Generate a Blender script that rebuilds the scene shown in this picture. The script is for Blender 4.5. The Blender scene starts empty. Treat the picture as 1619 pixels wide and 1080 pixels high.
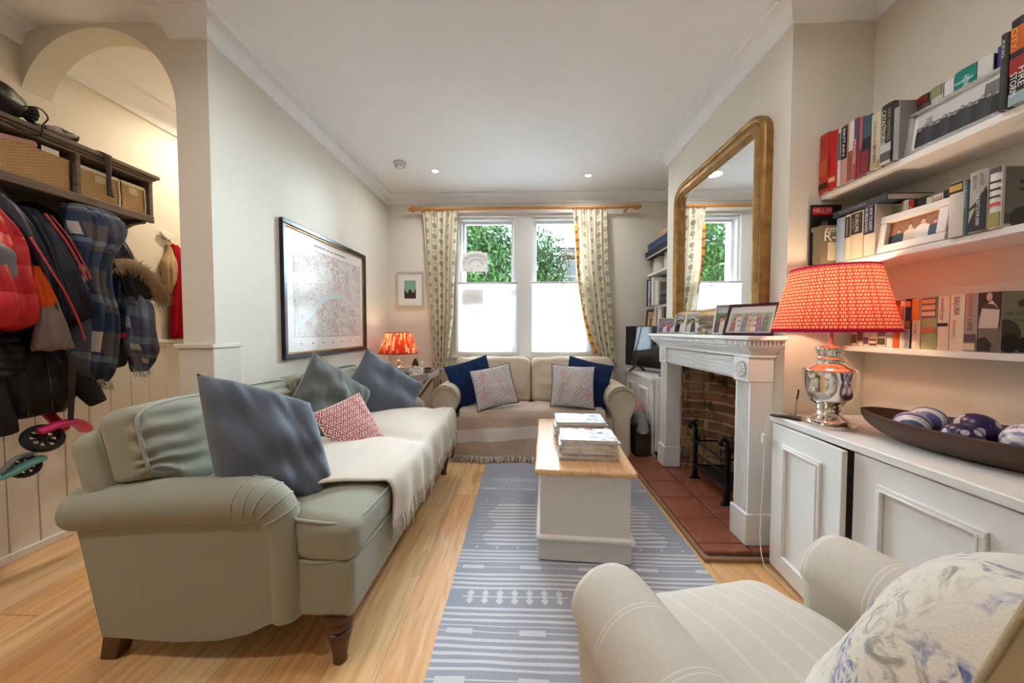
import bpy, math, random
from math import sin, cos, pi, radians, sqrt, exp, floor
from mathutils import Vector, Matrix, Euler, noise
random.seed(7)
S = bpy.context.scene
COL = S.collection
PM = {}

def c8(r, g, b):
    f = lambda v: (v/255)/12.92 if v/255 <= .04045 else ((v/255+.055)/1.055)**2.4
    return (f(r), f(g), f(b), 1)

def nz(x, y=0., z=0.):
    return noise.noise(Vector((x, y, z)))

def clamp(x, a=0., b=1.): return max(a, min(b, x))
def sstep(a, b, x):
    t = clamp((x-a)/(b-a)); return t*t*(3-2*t)
def lerp(a, b, t): return a+(b-a)*t

# ------------------------------------------------------------------ node expressions
class E:
    def __init__(s, nt, k): s.nt = nt; s.k = k
    def m(s, op, *o):
        n = s.nt.nodes.new('ShaderNodeMath'); n.operation = op
        for i, q in enumerate((s,)+o):
            k = q.k if isinstance(q, E) else q
            if isinstance(k, (int, float)): n.inputs[i].default_value = k
            else: s.nt.links.new(k, n.inputs[i])
        return E(s.nt, n.outputs[0])
    def __add__(s, o): return s.m('ADD', o)
    __radd__ = __add__
    def __sub__(s, o): return s.m('SUBTRACT', o)
    def __rsub__(s, o): return E(s.nt, o).m('SUBTRACT', s)
    def __mul__(s, o): return s.m('MULTIPLY', o)
    __rmul__ = __mul__
    def __truediv__(s, o): return s.m('DIVIDE', o)
    def __lt__(s, o): return s.m('LESS_THAN', o)
    def __gt__(s, o): return s.m('GREATER_THAN', o)
    def fr(s): return s.m('FRACT')
    def fl(s): return s.m('FLOOR')
    def ab(s): return s.m('ABSOLUTE')
    def sq(s): return s.m('SQRT')
    def sn(s): return s.m('SINE')
    def mx(s, o): return s.m('MAXIMUM', o)
    def mn(s, o): return s.m('MINIMUM', o)
    def mod(s, o): return s.m('FLOORED_MODULO', o)
    def inb(s, a, b): return (s > a)*(s < b)

class Mat:
    def __init__(s, name, col=(.8, .8, .8, 1), rough=.6, metal=0., spec=.4):
        s.mat = bpy.data.materials.new(name); s.mat.use_nodes = True
        s.nt = s.mat.node_tree; s.b = s.nt.nodes['Principled BSDF']
        s.set('Base Color', col); s.set('Roughness', rough); s.set('Metallic', metal); s.set('Specular IOR Level', spec)
        s.mat.diffuse_color = col if not isinstance(col, E) else (.8, .8, .8, 1)
    def set(s, inp, v):
        i = s.b.inputs[inp]
        if isinstance(v, E): v = v.k
        if isinstance(v, bpy.types.NodeSocket): s.nt.links.new(v, i)
        else: i.default_value = v
        return s
    def n(s, t, **kw):
        n = s.nt.nodes.new(t)
        for k, v in kw.items():
            if k.startswith('_'): setattr(n, k[1:], v)
            else:
                k = k.replace('_', ' ')
                if isinstance(v, E): v = v.k
                if isinstance(v, bpy.types.NodeSocket): s.nt.links.new(v, n.inputs[k])
                else: n.inputs[k].default_value = v
        return n
    def co(s, kind='Object'):
        return s.n('ShaderNodeTexCoord').outputs[kind]
    def xyz(s, kind='Object'):
        n = s.n('ShaderNodeSeparateXYZ'); s.nt.links.new(s.co(kind), n.inputs[0])
        return [E(s.nt, o) for o in n.outputs]
    def vec(s, x, y, z=0.):
        n = s.n('ShaderNodeCombineXYZ')
        for i, v in enumerate((x, y, z)):
            if isinstance(v, E): v = v.k
            if isinstance(v, (int, float)): n.inputs[i].default_value = v
            else: s.nt.links.new(v, n.inputs[i])
        return n.outputs[0]
    def noise(s, vec=None, scale=5., detail=3., rough=.5, dist=0.):
        n = s.n('ShaderNodeTexNoise', Scale=scale, Detail=detail, Roughness=rough, Distortion=dist)
        s.nt.links.new(vec if vec is not None else s.co(), n.inputs['Vector'])
        return E(s.nt, n.outputs[0])
    def voro(s, vec=None, scale=5., feature='F1', out=0):
        n = s.n('ShaderNodeTexVoronoi', Scale=scale); n.feature = feature
        s.nt.links.new(vec if vec is not None else s.co(), n.inputs['Vector'])
        return E(s.nt, n.outputs[out])
    def mix(s, f, a, b):
        n = s.nt.nodes.new('ShaderNodeMix'); n.data_type = 'RGBA'; n.clamp_factor = True
        for i, v in ((0, f), (6, a), (7, b)):
            if isinstance(v, E): v = v.k
            if isinstance(v, bpy.types.NodeSocket): s.nt.links.new(v, n.inputs[i])
            else: n.inputs[i].default_value = v
        return n.outputs[2]
    def ramp(s, f, stops):
        n = s.nt.nodes.new('ShaderNodeValToRGB'); r = n.color_ramp
        while len(r.elements) < len(stops): r.elements.new(.5)
        for e, (p, c) in zip(r.elements, stops): e.position = p; e.color = c
        s.nt.links.new(f.k, n.inputs[0]); return n.outputs[0]
    def bump(s, h, strength=.3, dist=.01):
        n = s.n('ShaderNodeBump', Strength=strength, Distance=dist)
        s.nt.links.new(h.k if isinstance(h, E) else h, n.inputs['Height'])
        s.nt.links.new(n.outputs[0], s.b.inputs['Normal']); return s

_mc = {}
def plain(name, col, rough=.6, metal=0., spec=.4):
    if name not in _mc:
        m = Mat(name, col, rough, metal, spec)
        f = m.noise(scale=9., detail=2.)          # slight natural unevenness
        m.set('Base Color', m.mix(f*.35, col, tuple(c*.86 for c in col[:3])+(1,)))
        _mc[name] = m.mat
    return _mc[name]
def fabric(name, col, scale=60., amt=.35, rough=.9, bump=.25, dark=.72, sheen=.0):
    if name not in _mc:
        m = Mat(name, col, rough, 0, .15)
        f = m.noise(scale=scale, detail=4., rough=.65); g = m.noise(scale=3.5, detail=2.)
        m.set('Base Color', m.mix(f*amt+g*.25, col, tuple(c*dark for c in col[:3])+(1,)))
        if sheen: m.set('Sheen Weight', sheen)
        m.bump(m.noise(scale=scale*5, detail=2.), bump, .004)
        _mc[name] = m.mat
    return _mc[name]
def emit(name, col, st):
    if name not in _mc:
        m = Mat(name, col); m.set('Emission Color', col); m.set('Emission Strength', st); _mc[name] = m.mat
    return _mc[name]

# ------------------------------------------------------------------ objects
def tag(o, label=None, cat=None, group=None, kind=None):
    if label: o['label'] = label
    if cat: o['category'] = cat
    if group: o['group'] = group
    if kind: o['kind'] = kind
    return o
def thing(name, label, cat, loc=(0, 0, 0), rot=(0, 0, 0), group=None):
    o = bpy.data.objects.new(name, None); COL.objects.link(o)
    o.location = loc; o.rotation_euler = rot; o.empty_display_size = .1
    PM[o.name] = Matrix.LocRotScale(Vector(loc), Euler(rot), None)
    return tag(o, label, cat, group)

class MB:
    def __init__(s): s.v = []; s.f = []; s.m = []; s.uv = []
    def add(s, vs, fs, m=0, uvs=None, M=None):
        b = len(s.v)
        s.v += [tuple(M @ Vector(v)) for v in vs] if M is not None else [tuple(v) for v in vs]
        for i, f in enumerate(fs):
            s.f.append(tuple(b+k for k in f)); s.m.append(m[i] if isinstance(m, list) else m)
            s.uv.append(uvs[i] if uvs else None)
        return s
    def box(s, x0, x1, y0, y1, z0, z1, m=0, M=None):
        vs = [(x, y, z) for z in (z0, z1) for y in (y0, y1) for x in (x0, x1)]
        return s.add(vs, [(0, 2, 3, 1), (4, 5, 7, 6), (0, 1, 5, 4), (2, 6, 7, 3), (0, 4, 6, 2), (1, 3, 7, 5)], m, None, M)
    def prism(s, poly, axis, a, b, m=0, M=None):
        """poly 2-D points; axis 'x' -> (y,z), 'y' -> (x,z), 'z' -> (x,y)"""
        def P(p, t):
            return (t, p[0], p[1]) if axis == 'x' else (p[0], t, p[1]) if axis == 'y' else (p[0], p[1], t)
        n = len(poly)
        vs = [P(p, a) for p in poly]+[P(p, b) for p in poly]
        fs = [tuple(range(n))[::-1], tuple(range(n, 2*n))]+[(i, (i+1) % n, n+(i+1) % n, n+i) for i in range(n)]
        return s.add(vs, fs, m, None, M)
    def grid(s, fn, nu, nv, m=0, cu=False, cv=False, M=None, flip=False):
        vs = []; fs = []; uvs = []
        Nu = nu if cu else nu+1; Nv = nv if cv else nv+1
        for j in range(Nv):
            for i in range(Nu): vs.append(fn(i/nu, j/nv))
        for j in range(nv):
            for i in range(nu):
                i2 = (i+1) % Nu; j2 = (j+1) % Nv
                f = (j*Nu+i, j*Nu+i2, j2*Nu+i2, j2*Nu+i)
                q = [(i/nu, j/nv), ((i+1)/nu, j/nv), ((i+1)/nu, (j+1)/nv), (i/nu, (j+1)/nv)]
                if flip: f = f[::-1]; q = q[::-1]
                fs.append(f); uvs.append(q)
        return s.add(vs, fs, m, uvs, M)
    def lathe(s, prof, n=24, M=None, m=0, cap=True):
        vs = []; fs = []
        for r, z in prof:
            for k in range(n): vs.append((r*cos(2*pi*k/n), r*sin(2*pi*k/n), z))
        L = len(prof)
        for j in range(L-1):
            for k in range(n):
                k2 = (k+1) % n; fs.append((j*n+k, j*n+k2, (j+1)*n+k2, (j+1)*n+k))
        if cap:
            if prof[0][0] > 1e-5: fs.append(tuple(range(n))[::-1])
            if prof[-1][0] > 1e-5: fs.append(tuple((L-1)*n+k for k in range(n)))
        return s.add(vs, fs, m, None, M)
    def tube(s, pts, r, n=8, m=0, M=None, closed=False, sy=1.):
        pts = [Vector(p) for p in pts]; L = len(pts)
        R = r if isinstance(r, (list, tuple)) else [r]*L
        vs = []; fs = []; up = None
        for i, p in enumerate(pts):
            if closed: t = (pts[(i+1) % L]-pts[i-1])
            else: t = pts[min(i+1, L-1)]-pts[max(i-1, 0)]
            t = t.normalized() if t.length > 1e-9 else Vector((0, 0, 1))
            if up is None:
                up = Vector((0, 0, 1)) if abs(t.z) < .9 else Vector((0, 1, 0))
            up = (up-t*up.dot(t))
            up = up.normalized() if up.length > 1e-6 else t.orthogonal().normalized()
            sd = t.cross(up)
            for k in range(n):
                a = 2*pi*k/n; vs.append(p+(sd*cos(a)*sy+up*sin(a))*R[i])
        J = L if closed else L-1
        for j in range(J):
            j2 = (j+1) % L
            for k in range(n):
                k2 = (k+1) % n; fs.append((j*n+k, j*n+k2, j2*n+k2, j2*n+k))
        if not closed: fs += [tuple(range(n))[::-1], tuple((L-1)*n+k for k in range(n))]
        return s.add(vs, fs, m, None, M)
    def disc(s, c, r, n=20, m=0, M=None, ry=None):
        ry = ry or r
        return s.add([(c[0]+r*cos(2*pi*k/n), c[1]+ry*sin(2*pi*k/n), c[2]) for k in range(n)], [tuple(range(n))], m, None, M)
    def ball(s, c, r, nu=20, nv=12, m=0, M=None, sq=(1, 1, 1)):
        pr = [(max(r*sin(pi*j/nv), 0.), -r*cos(pi*j/nv)) for j in range(nv+1)]
        T = Matrix.Translation(Vector(c)) @ Matrix.Diagonal((sq[0], sq[1], sq[2], 1))
        return s.lathe(pr, nu, (M @ T) if M is not None else T, m, cap=False)
    def softbox(s, sx, sy, sz, r, k=3, n=8, crown=0., cd=0., warp=None, m=0, M=None):
        h = (sx/2, sy/2, sz/2)
        ax = []
        for a in h:
            i = max(a-r, a*.02); step = [i+(a-i)*(1-cos(pi/2*(q+1)/k)) if False else i+(a-i)*(q+1)/k for q in range(k)]
            mid = [-i+2*i*q/n for q in range(n+1)]
            ax.append([-x for x in step[::-1]]+mid+step)
        N = len(ax[0])-1; idx = {}; vs = []; fs = []
        def V(i, j, l):
            key = (i, j, l)
            if key not in idx:
                p = (ax[0][i], ax[1][j], ax[2][l])
                q = [max(-(a-r), min(a-r, t)) if a > r else 0 for a, t in zip(h, p)]
                d = Vector([t-u for t, u in zip(p, q)])
                d = d.normalized()*r if d.length > 1e-9 else d
                o = Vector(q)+d
                u, v, w = o.x/h[0], o.y/h[1], o.z/h[2]
                if crown: o.z += crown*(1-u*u)*(1-v*v)*(1 if w > 0 else -1)*abs(w)
                if cd: o.z -= 0
                if warp: o = Vector(warp(o, u, v, w))
                idx[key] = len(vs); vs.append(o)
            return idx[key]
        R = range(N)
        for a in R:
            for b in R:
                fs.append((V(a, b, 0), V(a, b+1, 0), V(a+1, b+1, 0), V(a+1, b, 0)))
                fs.append((V(a, b, N), V(a+1, b, N), V(a+1, b+1, N), V(a, b+1, N)))
                fs.append((V(a, 0, b), V(a+1, 0, b), V(a+1, 0, b+1), V(a, 0, b+1)))
                fs.append((V(a, N, b), V(a, N, b+1), V(a+1, N, b+1), V(a+1, N, b)))
                fs.append((V(0, a, b), V(0, a, b+1), V(0, a+1, b+1), V(0, a+1, b)))
                fs.append((V(N, a, b), V(N, a+1, b), V(N, a+1, b+1), V(N, a, b+1)))
        return s.add(vs, fs, m, None, M)
    def build(s, name, mats, parent=None, W=True, smooth=40, bevel=None, seg=2, sub=0, at=None, rot=None):
        mats = mats if isinstance(mats, (list, tuple)) else [mats]
        vs = [Vector(v) for v in s.v]; loc = Vector((0, 0, 0)); mw = Matrix.Identity(4)
        if parent is not None:
            mw = PM[parent.name]
            if W:
                inv = mw.inverted(); vs = [inv @ v for v in vs]
        elif at is not None:
            mw = Matrix.LocRotScale(Vector(at), Euler(rot or (0, 0, 0)), None)
        else:
            lo = [min(v[i] for v in vs) for i in range(3)]; hi = [max(v[i] for v in vs) for i in range(3)]
            loc = Vector(((lo[0]+hi[0])/2, (lo[1]+hi[1])/2, lo[2])); vs = [v-loc for v in vs]
            mw = Matrix.Translation(loc)
        me = bpy.data.meshes.new(name); me.from_pydata([tuple(v) for v in vs], [], s.f)
        for m in mats: me.materials.append(m)
        if len(mats) > 1: me.polygons.foreach_set('material_index', s.m)
        if any(s.uv):
            L = me.uv_layers.new(name='uv'); d = []
            for q, f in zip(s.uv, s.f):
                for k in range(len(f)): d += list(q[k]) if q else [0, 0]
            L.data.foreach_set('uv', d)
        if smooth:
            me.shade_smooth()
            if smooth < 180: me.set_sharp_from_angle(angle=radians(smooth))
        me.validate(); me.update()
        o = bpy.data.objects.new(name, me); COL.objects.link(o)
        if parent is not None: o.parent = parent
        else: o.matrix_world = mw
        if bevel:
            b = o.modifiers.new('bevel', 'BEVEL'); b.width = bevel; b.segments = seg; b.limit_method = 'ANGLE'; b.angle_limit = radians(40)
            b.harden_normals = False
        if sub:
            b = o.modifiers.new('sub', 'SUBSURF'); b.levels = sub; b.render_levels = sub
        PM[o.name] = mw
        return o

def frame_m(c, nrm, up=(0, 0, 1), roll=0.):
    z = Vector(nrm).normalized(); u = Vector(up); y = (u-z*u.dot(z)).normalized(); x = y.cross(z)
    M = Matrix((x, y, z)).transposed().to_4x4(); M.translation = Vector(c)
    return M @ Matrix.Rotation(roll, 4, 'Z')

_txt = {}
def text(mb, s, size, M, m=0, width=None, align='CENTER', off=0.0, squash=1.):
    """flat lettering in the XY plane of M (facing +Z)"""
    if s not in _txt:
        cu = bpy.data.curves.new('t', 'FONT'); cu.body = s; cu.size = 1.; cu.align_x = 'CENTER'; cu.align_y = 'CENTER'; cu.resolution_u = 2
        o = bpy.data.objects.new('t', cu); COL.objects.link(o)
        dg = bpy.context.evaluated_depsgraph_get(); me = bpy.data.meshes.new_from_object(o.evaluated_get(dg))
        _txt[s] = ([tuple(v.co) for v in me.vertices], [tuple(p.vertices) for p in me.polygons])
        bpy.data.objects.remove(o); bpy.data.curves.remove(cu); bpy.data.meshes.remove(me)
    vs, fs = _txt[s]
    if not vs: return
    w = max(v[0] for v in vs)-min(v[0] for v in vs)
    kx = ky = size
    if width: kx = width/w; ky = min(size, kx*2.2) if size else kx
    mb.add([(x*kx, y*ky*squash, off) for x, y, z in vs], fs, m, None, M)

def bezier(pts, n=8):
    """Catmull-Rom through pts"""
    P = [Vector(p) for p in pts]; out = []
    for i in range(len(P)-1):
        p0 = P[max(i-1, 0)]; p1 = P[i]; p2 = P[i+1]; p3 = P[min(i+2, len(P)-1)]
        for k in range(n):
            t = k/n; out.append(.5*((2*p1)+(p2-p0)*t+(2*p0-5*p1+4*p2-p3)*t*t+(3*p1-p0-3*p2+p3)*t**3))
    return out+[P[-1]]

def cushion(name, label, w, h, t, M, mats, cat='cushion', group=None, seed=0, wr=.012, pipe=None, pinch=.06, sag=0., n=30, back=None, shear=(0, 0), full=.42):
    """a filled scatter cushion; local XY is its face, +Z its front"""
    def pt(u, v, sgn):
        U, V = 2*u-1, 2*v-1
        x = w/2*U*(1-pinch*(1-V*V)); y = h/2*V*(1-pinch*(1-U*U))
        e = (max(0, 1-U*U)*max(0, 1-V*V))
        z = t/2*e**full
        z += wr*e**.3*(1.4*nz(U*2.1+seed, V*2.1, seed*1.7)+.9*nz(U*5+V*2+seed*3, V*1.5+U, 5+seed)*(1-e)**.5)
        y -= sag*(1-V)*.5*e*.3
        if sag: z *= 1+sag*(-V)*.8
        x, y = x+shear[0]*y, y+shear[1]*x
        return (x, y, sgn*max(z, 0))
    mb = MB()
    mb.grid(lambda u, v: pt(u, v, 1), n, n, 0)
    mb.grid(lambda u, v: pt(u, v, -1), n, n, 1 if len(mats) > 1 else 0, flip=True)
    loc = M.to_translation(); rot = M.to_euler()
    if pipe is None:
        o = mb.build(name, mats[:2], at=loc, rot=rot, smooth=180)
        return tag(o, label, cat, group)
    root = thing(name, label, cat, loc, rot, group)
    mb.build('cover', mats[:2], root, W=False, smooth=180)
    pts = []
    for k in range(4*n):
        q, i = divmod(k, n); f = i/n
        u, v = ((f, 0), (1, f), (1-f, 1), (0, 1-f))[q]
        pts.append(pt(u, v, 1))
    MB().tube(pts, pipe[1], 6, closed=True).build('piping', pipe[0], root, W=False, smooth=180)
    return root
# ------------------------------------------------------------------ key planes (metres; camera at the origin of x, y)
XL, XH, XB, XA, YW, HC = -1.535, -2.49, 1.235, 1.60, 3.83, 2.617
B0, B1 = 1.657, 3.01           # chimney breast
YR = -3.2                      # rear of the room, behind the camera
CAMH = 1.12

# ------------------------------------------------------------------ materials of the shell
WALL = plain('wall_paint', c8(232, 225, 211), .85, spec=.2)
CEIL = plain('ceiling_paint', c8(249, 249, 249), .9, spec=.2)
TRIM = plain('white_gloss', c8(238, 236, 231), .45)
WHITE = plain('white_eggshell', c8(236, 235, 233), .5)

def floor_mat():
    m = Mat('oak_boards', rough=.38, spec=.45)
    x, y, z = m.xyz('Object')
    w = .178
    r = ((x+.03)/w).fl(); fx = ((x+.03)/w).fr()
    off = ((r*12.9898).sn()*43758.5).fr()*1.9
    sg = ((y+off)/1.9).fl(); fy = ((y+off)/1.9).fr()
    wn = m.n('ShaderNodeTexWhiteNoise'); m.nt.links.new(m.vec(r, sg), wn.inputs['Vector']); t = E(m.nt, wn.outputs[0])
    base = m.ramp(t, [(0., c8(220, 162, 100)), (.3, c8(240, 196, 138)), (.6, c8(226, 168, 108)), (.8, c8(244, 208, 156)), (1., c8(212, 150, 90))])
    g = m.noise(m.vec(x*26, y*1.3+t*9, t*7), 1.6, 4., .6, .7)
    g2 = m.noise(m.vec(x*9, y*1.1, t*11), 1.5, 2., .5, 2.4)
    c = m.mix((g-.42)*1.8, base, c8(168, 110, 62))
    c = m.mix(((g2-.5)*6).mx(0)*.35, c, c8(236, 204, 156))
    k = m.voro(m.vec(x*3.1, y*1.05, t*3), 1.15)
    c = m.mix((k < .07)*.75, c, c8(92, 54, 28))
    c = m.mix((k < .16)*.28, c, c8(150, 98, 54))
    gap = (fx < .012).mx(fy < .0018)
    c = m.mix(gap*.6, c, c8(90, 56, 30))
    m.set('Base Color', c); m.set('Roughness', .34+.2*g)
    m.bump(1-gap*.8+g*.12, .25, .003)
    return m.mat
def brick_mat(name, c1, c2, mort, wid=.215, hgt=.075, swap=True, soot=False, gap=.01):
    m = Mat(name, rough=.9, spec=.15)
    x, y, z = m.xyz('Object')
    jit = m.noise(scale=9., detail=2.)
    v = m.vec((y+x)+(jit-.5)*.02, z+(jit-.5)*.022)
    b = m.n('ShaderNodeTexBrick', Color1=c1, Color2=c2, Mortar=mort, Scale=1., Mortar_Size=gap, Bias=0., Brick_Width=wid, Row_Height=hgt, Mortar_Smooth=.35)
    m.nt.links.new(v, b.inputs['Vector'])
    n1 = m.noise(scale=14., detail=5., rough=.7); n2 = m.noise(scale=4., detail=3.)
    c = m.mix((n1-.4)*1.5, b.outputs[0], c8(60, 42, 30) if soot else c8(120, 100, 84))
    if soot:
        c = m.mix(((n2-.5)*5).mx(0)*.8, c, c8(172, 146, 104))
        p = m.noise(scale=5.2, detail=4., rough=.6)
        c = m.mix(((p-.53)*9).mx(0), c, c8(34, 28, 25))
    m.set('Base Color', c)
    m.bump(E(m.nt, b.outputs[1])*-1.+n1*.9, .9, .012)
    return m.mat
FLOOR = floor_mat()
def struct(name, mb, mat, parent=None, **k):
    o = mb.build(name, mat, parent, **k); o['kind'] = 'structure'; return o

# ------------------------------------------------------------------ floor, ceiling, walls
struct('floor', MB().box(XH-.1, XA+.1, YR-.1, YW+.2, -.1, 0), FLOOR)
struct('ceiling', MB().box(XH-.1, XA+.1, YR-.1, YW+.2, HC, HC+.12), CEIL)
struct('wall_hall', MB().box(XH-.12, XH, YR, YW+.2, 0, HC), WALL)
mb = MB().box(-1.70, XL, 1.65, YW, 0, HC)
struct('wall_left', mb, WALL)
# arch between pier and hall wall
mb = MB(); N = 32; cx, cz, r = -2.105, 2.195, .405
for k in range(N):
    a0, a1 = pi*k/N, pi*(k+1)/N
    xa, za, xb, zb = cx+r*cos(a0), cz+r*sin(a0), cx+r*cos(a1), cz+r*sin(a1)
    for y in (0, 1):
        Y = (1.65, 1.76)[y]
        q = [(xa, Y, za), (xb, Y, zb), (xb, Y, HC), (xa, Y, HC)]
        mb.add(q, [(0, 1, 2, 3) if y else (3, 2, 1, 0)])
    mb.add([(xa, 1.65, za), (xb, 1.65, zb), (xb, 1.76, zb), (xa, 1.76, za)], [(0, 1, 2, 3)])
struct('wall_arch', mb, WALL, smooth=30)
# window wall with its two openings
Wn = [(-.72, -.085), (.09, .725)]; WZ0, WZ1 = .84, 2.375
mb = MB()
mb.box(XH, -.72, YW, YW+.3, 0, HC).box(.725, XA, YW, YW+.3, 0, HC)
mb.box(-.72, .725, YW, YW+.3, 0, WZ0).box(-.72, .725, YW, YW+.3, WZ1, HC)
struct('wall_front', mb, WALL)
mb = MB().box(-.085, .09, YW-.012, YW+.28, WZ0, WZ1)
mb.box(-.765, -.72, YW-.02, YW, WZ0, WZ1+.06).box(.725, .77, YW-.02, YW, WZ0, WZ1+.06).box(-.765, .77, YW-.024, YW, WZ1, WZ1+.065).box(-.8, .8, YW-.05, YW+.02, WZ0-.03, WZ0)
struct('trim_1', mb, TRIM, bevel=.004)
# chimney breast and alcoves
OY0, OY1, OZ = 1.83, 2.722, .875   # fireplace opening
mb = MB().box(XB, XA, B0, OY0, 0, HC).box(XB, XA, OY1, B1, 0, HC).box(XB, XA, OY0, OY1, OZ, HC)
struct('wall_chimney', mb, WALL)
struct('wall_right', MB().box(XA, XA+.12, YR, YW+.2, 0, HC), WALL)
mb = MB().box(XH, XA, YR-.12, YR, 0, HC)
struct('wall_rear', mb, WALL)
# brick lining of the fireplace
BR = brick_mat('sooty_brick', c8(160, 108, 76), c8(124, 88, 64), c8(176, 152, 118), .2, .072, soot=True, gap=.012)
mb = MB()
pl = [(XB+.006, OY1-.016), (1.30, OY1-.018), (1.40, OY1-.06), (1.47, OY1-.16), (1.52, OY1-.3), (1.54, OY1-.5), (1.50, OY0+.12), (1.40, OY0+.02), (XB+.006, OY0+.016)]
nn = 26
for (xa, ya), (xb, yb) in zip(pl, pl[1:]):
    mb.grid(lambda u, v, a=(xa, ya), b=(xb, yb): (lerp(a[0], b[0], u)+.012*nz(lerp(a[1], b[1], u)*14, v*13, a[0]*9), lerp(a[1], b[1], u)+.012*nz(v*13, lerp(a[0], b[0], u)*14, 3), v*.95), 6, nn)
struct('wall_fireplace', mb, BR, smooth=60)

# ------------------------------------------------------------------ cornices and skirtings
def cove(sx=1):
    p = [(0, -.092), (.014, -.092), (.02, -.078)]
    for k in range(7):
        a = pi/2*k/6
        p.append((.022+.058*(1-cos(a)), -.076+.058*sin(a)))
    return p+[(.084, -.012), (.092, -.012), (.092, 0), (0, 0)]
CV = cove()
def cornice(name, path, k=1.):
    """mitred moulding along a 2-D path; the room lies on the left of the path"""
    P = [Vector(p) for p in path]; mb = MB(); n = len(CV); vs = []
    for i, p in enumerate(P):
        d0 = (p-P[i-1]).normalized() if i else (P[1]-P[0]).normalized()
        d1 = (P[i+1]-p).normalized() if i < len(P)-1 else d0
        n0 = Vector((-d0.y, d0.x)); n1 = Vector((-d1.y, d1.x)); m_ = (n0+n1); m_ = m_/(m_.length_squared/2) if m_.length > 1e-6 else n0
        for a, b in CV: vs.append((p.x+m_.x*a*k, p.y+m_.y*a*k, HC+b*k))
    fs = [(i*n+j, i*n+(j+1) % n, (i+1)*n+(j+1) % n, (i+1)*n+j) for i in range(len(P)-1) for j in range(n)]
    fs += [tuple(range(n)), tuple((len(P)-1)*n+j for j in range(n))[::-1]]
    struct(name, mb.add(vs, fs), CEIL, smooth=50)
cornice('trim_2', [(XA, YR), (XA, B0), (XB, B0), (XB, B1), (XA, B1), (XA, YW), (XL, YW), (XL, 1.65), (-1.70, 1.65), (-1.70, 1.72)])
cornice('trim_3', [(XH, 1.65), (XH, YR)])
cornice('trim_5', [(XH, YW), (XH, 1.76)], 1.25)
struct('baseboard_left', MB().box(XL, XL+.018, 1.65, YW, 0, .15), TRIM, bevel=.005)
struct('baseboard_front', MB().box(XL, XA, YW-.018, YW, 0, .15), TRIM, bevel=.005)
struct('baseboard_right', MB().box(XB-.016, XB, B0-.016, 1.70, 0, .15).box(XB-.016, XB, 2.87, B1, 0, .15).box(XB-.016, XA, B0-.016, B0, 0, .15), TRIM, bevel=.004)
# tongue and groove panelling of the hall
mb = MB(); y = -.6
while y < YW-.05:
    mb.box(XH, XH+.016, y, y+.104, 0, 1.03); y += .1065
mb.box(XH, XH+.008, -.6, YW, 0, 1.03)
struct('wall_panelling', mb, TRIM, bevel=.0035, seg=1)
mb = MB().box(XH, XH+.035, -.6, YW, 1.03, 1.055).box(XH, XH+.024, -.6, YW, 1.01, 1.03)
struct('trim_6', mb, TRIM, bevel=.005)
struct('baseboard_hall', MB().box(XH+.016, XH+.03, -.6, YW, 0, .045), TRIM, bevel=.006)
# boxed lower part of the pier
mb = MB().box(-1.71, XL+.004, 1.632, 1.80, 0, 1.03).box(-1.725, XL+.012, 1.62, 1.80, 1.03, 1.052)
struct('trim_7', mb, plain('stone_gloss', c8(222, 214, 200), .5), bevel=.004)

# ------------------------------------------------------------------ windows
def glass_mat():
    m = Mat('pane_glass'); nt = m.nt; out = nt.nodes['Material Output']
    t = nt.nodes.new('ShaderNodeBsdfTransparent'); g = nt.nodes.new('ShaderNodeBsdfGlossy'); g.inputs['Roughness'].default_value = .02
    f = nt.nodes.new('ShaderNodeFresnel'); f.inputs[0].default_value = 1.45
    mx = nt.nodes.new('ShaderNodeMixShader')
    nt.links.new(f.outputs[0], mx.inputs[0]); nt.links.new(t.outputs[0], mx.inputs[1]); nt.links.new(g.outputs[0], mx.inputs[2]); nt.links.new(mx.outputs[0], out.inputs[0])
    return m.mat
GLASS = glass_mat()
UP = plain('sash_paint', c8(240, 240, 240), .4)
for i, (x0, x1) in enumerate(Wn):
    w = thing('window_%d' % (i+1), None, None, ((x0+x1)/2, YW+.06, WZ0)); w['kind'] = 'structure'
    fr = MB()
    f = .026
    fr.box(x0, x0+f, YW+.02, YW+.2, WZ0, WZ1).box(x1-f, x1, YW+.02, YW+.2, WZ0, WZ1).box(x0+f, x1-f, YW+.02, YW+.2, WZ1-f, WZ1).box(x0+f, x1-f, YW+.02, YW+.2, WZ0, WZ0+f)
    fr.build('window_frame', UP, w, bevel=.004)
    for nm, za, zb, yo in (('upper_sash', 1.60, WZ1-f, .08), ('lower_sash', WZ0+f, 1.63, .035)):
        s = MB(); a, b, g = x0+f, x1-f, .03
        s.box(a, a+g, YW+yo, YW+yo+.04, za, zb).box(b-g, b, YW+yo, YW+yo+.04, za, zb).box(a+g, b-g, YW+yo, YW+yo+.04, zb-g, zb).box(a+g, b-g, YW+yo, YW+yo+.04, za, za+g)
        so = s.build(nm, UP, w, bevel=.004)
        MB().box(a+g-.004, b-g+.004, YW+yo+.018, YW+yo+.022, za+g-.004, zb-g+.004).build('pane', GLASS, so, smooth=0)
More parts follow.
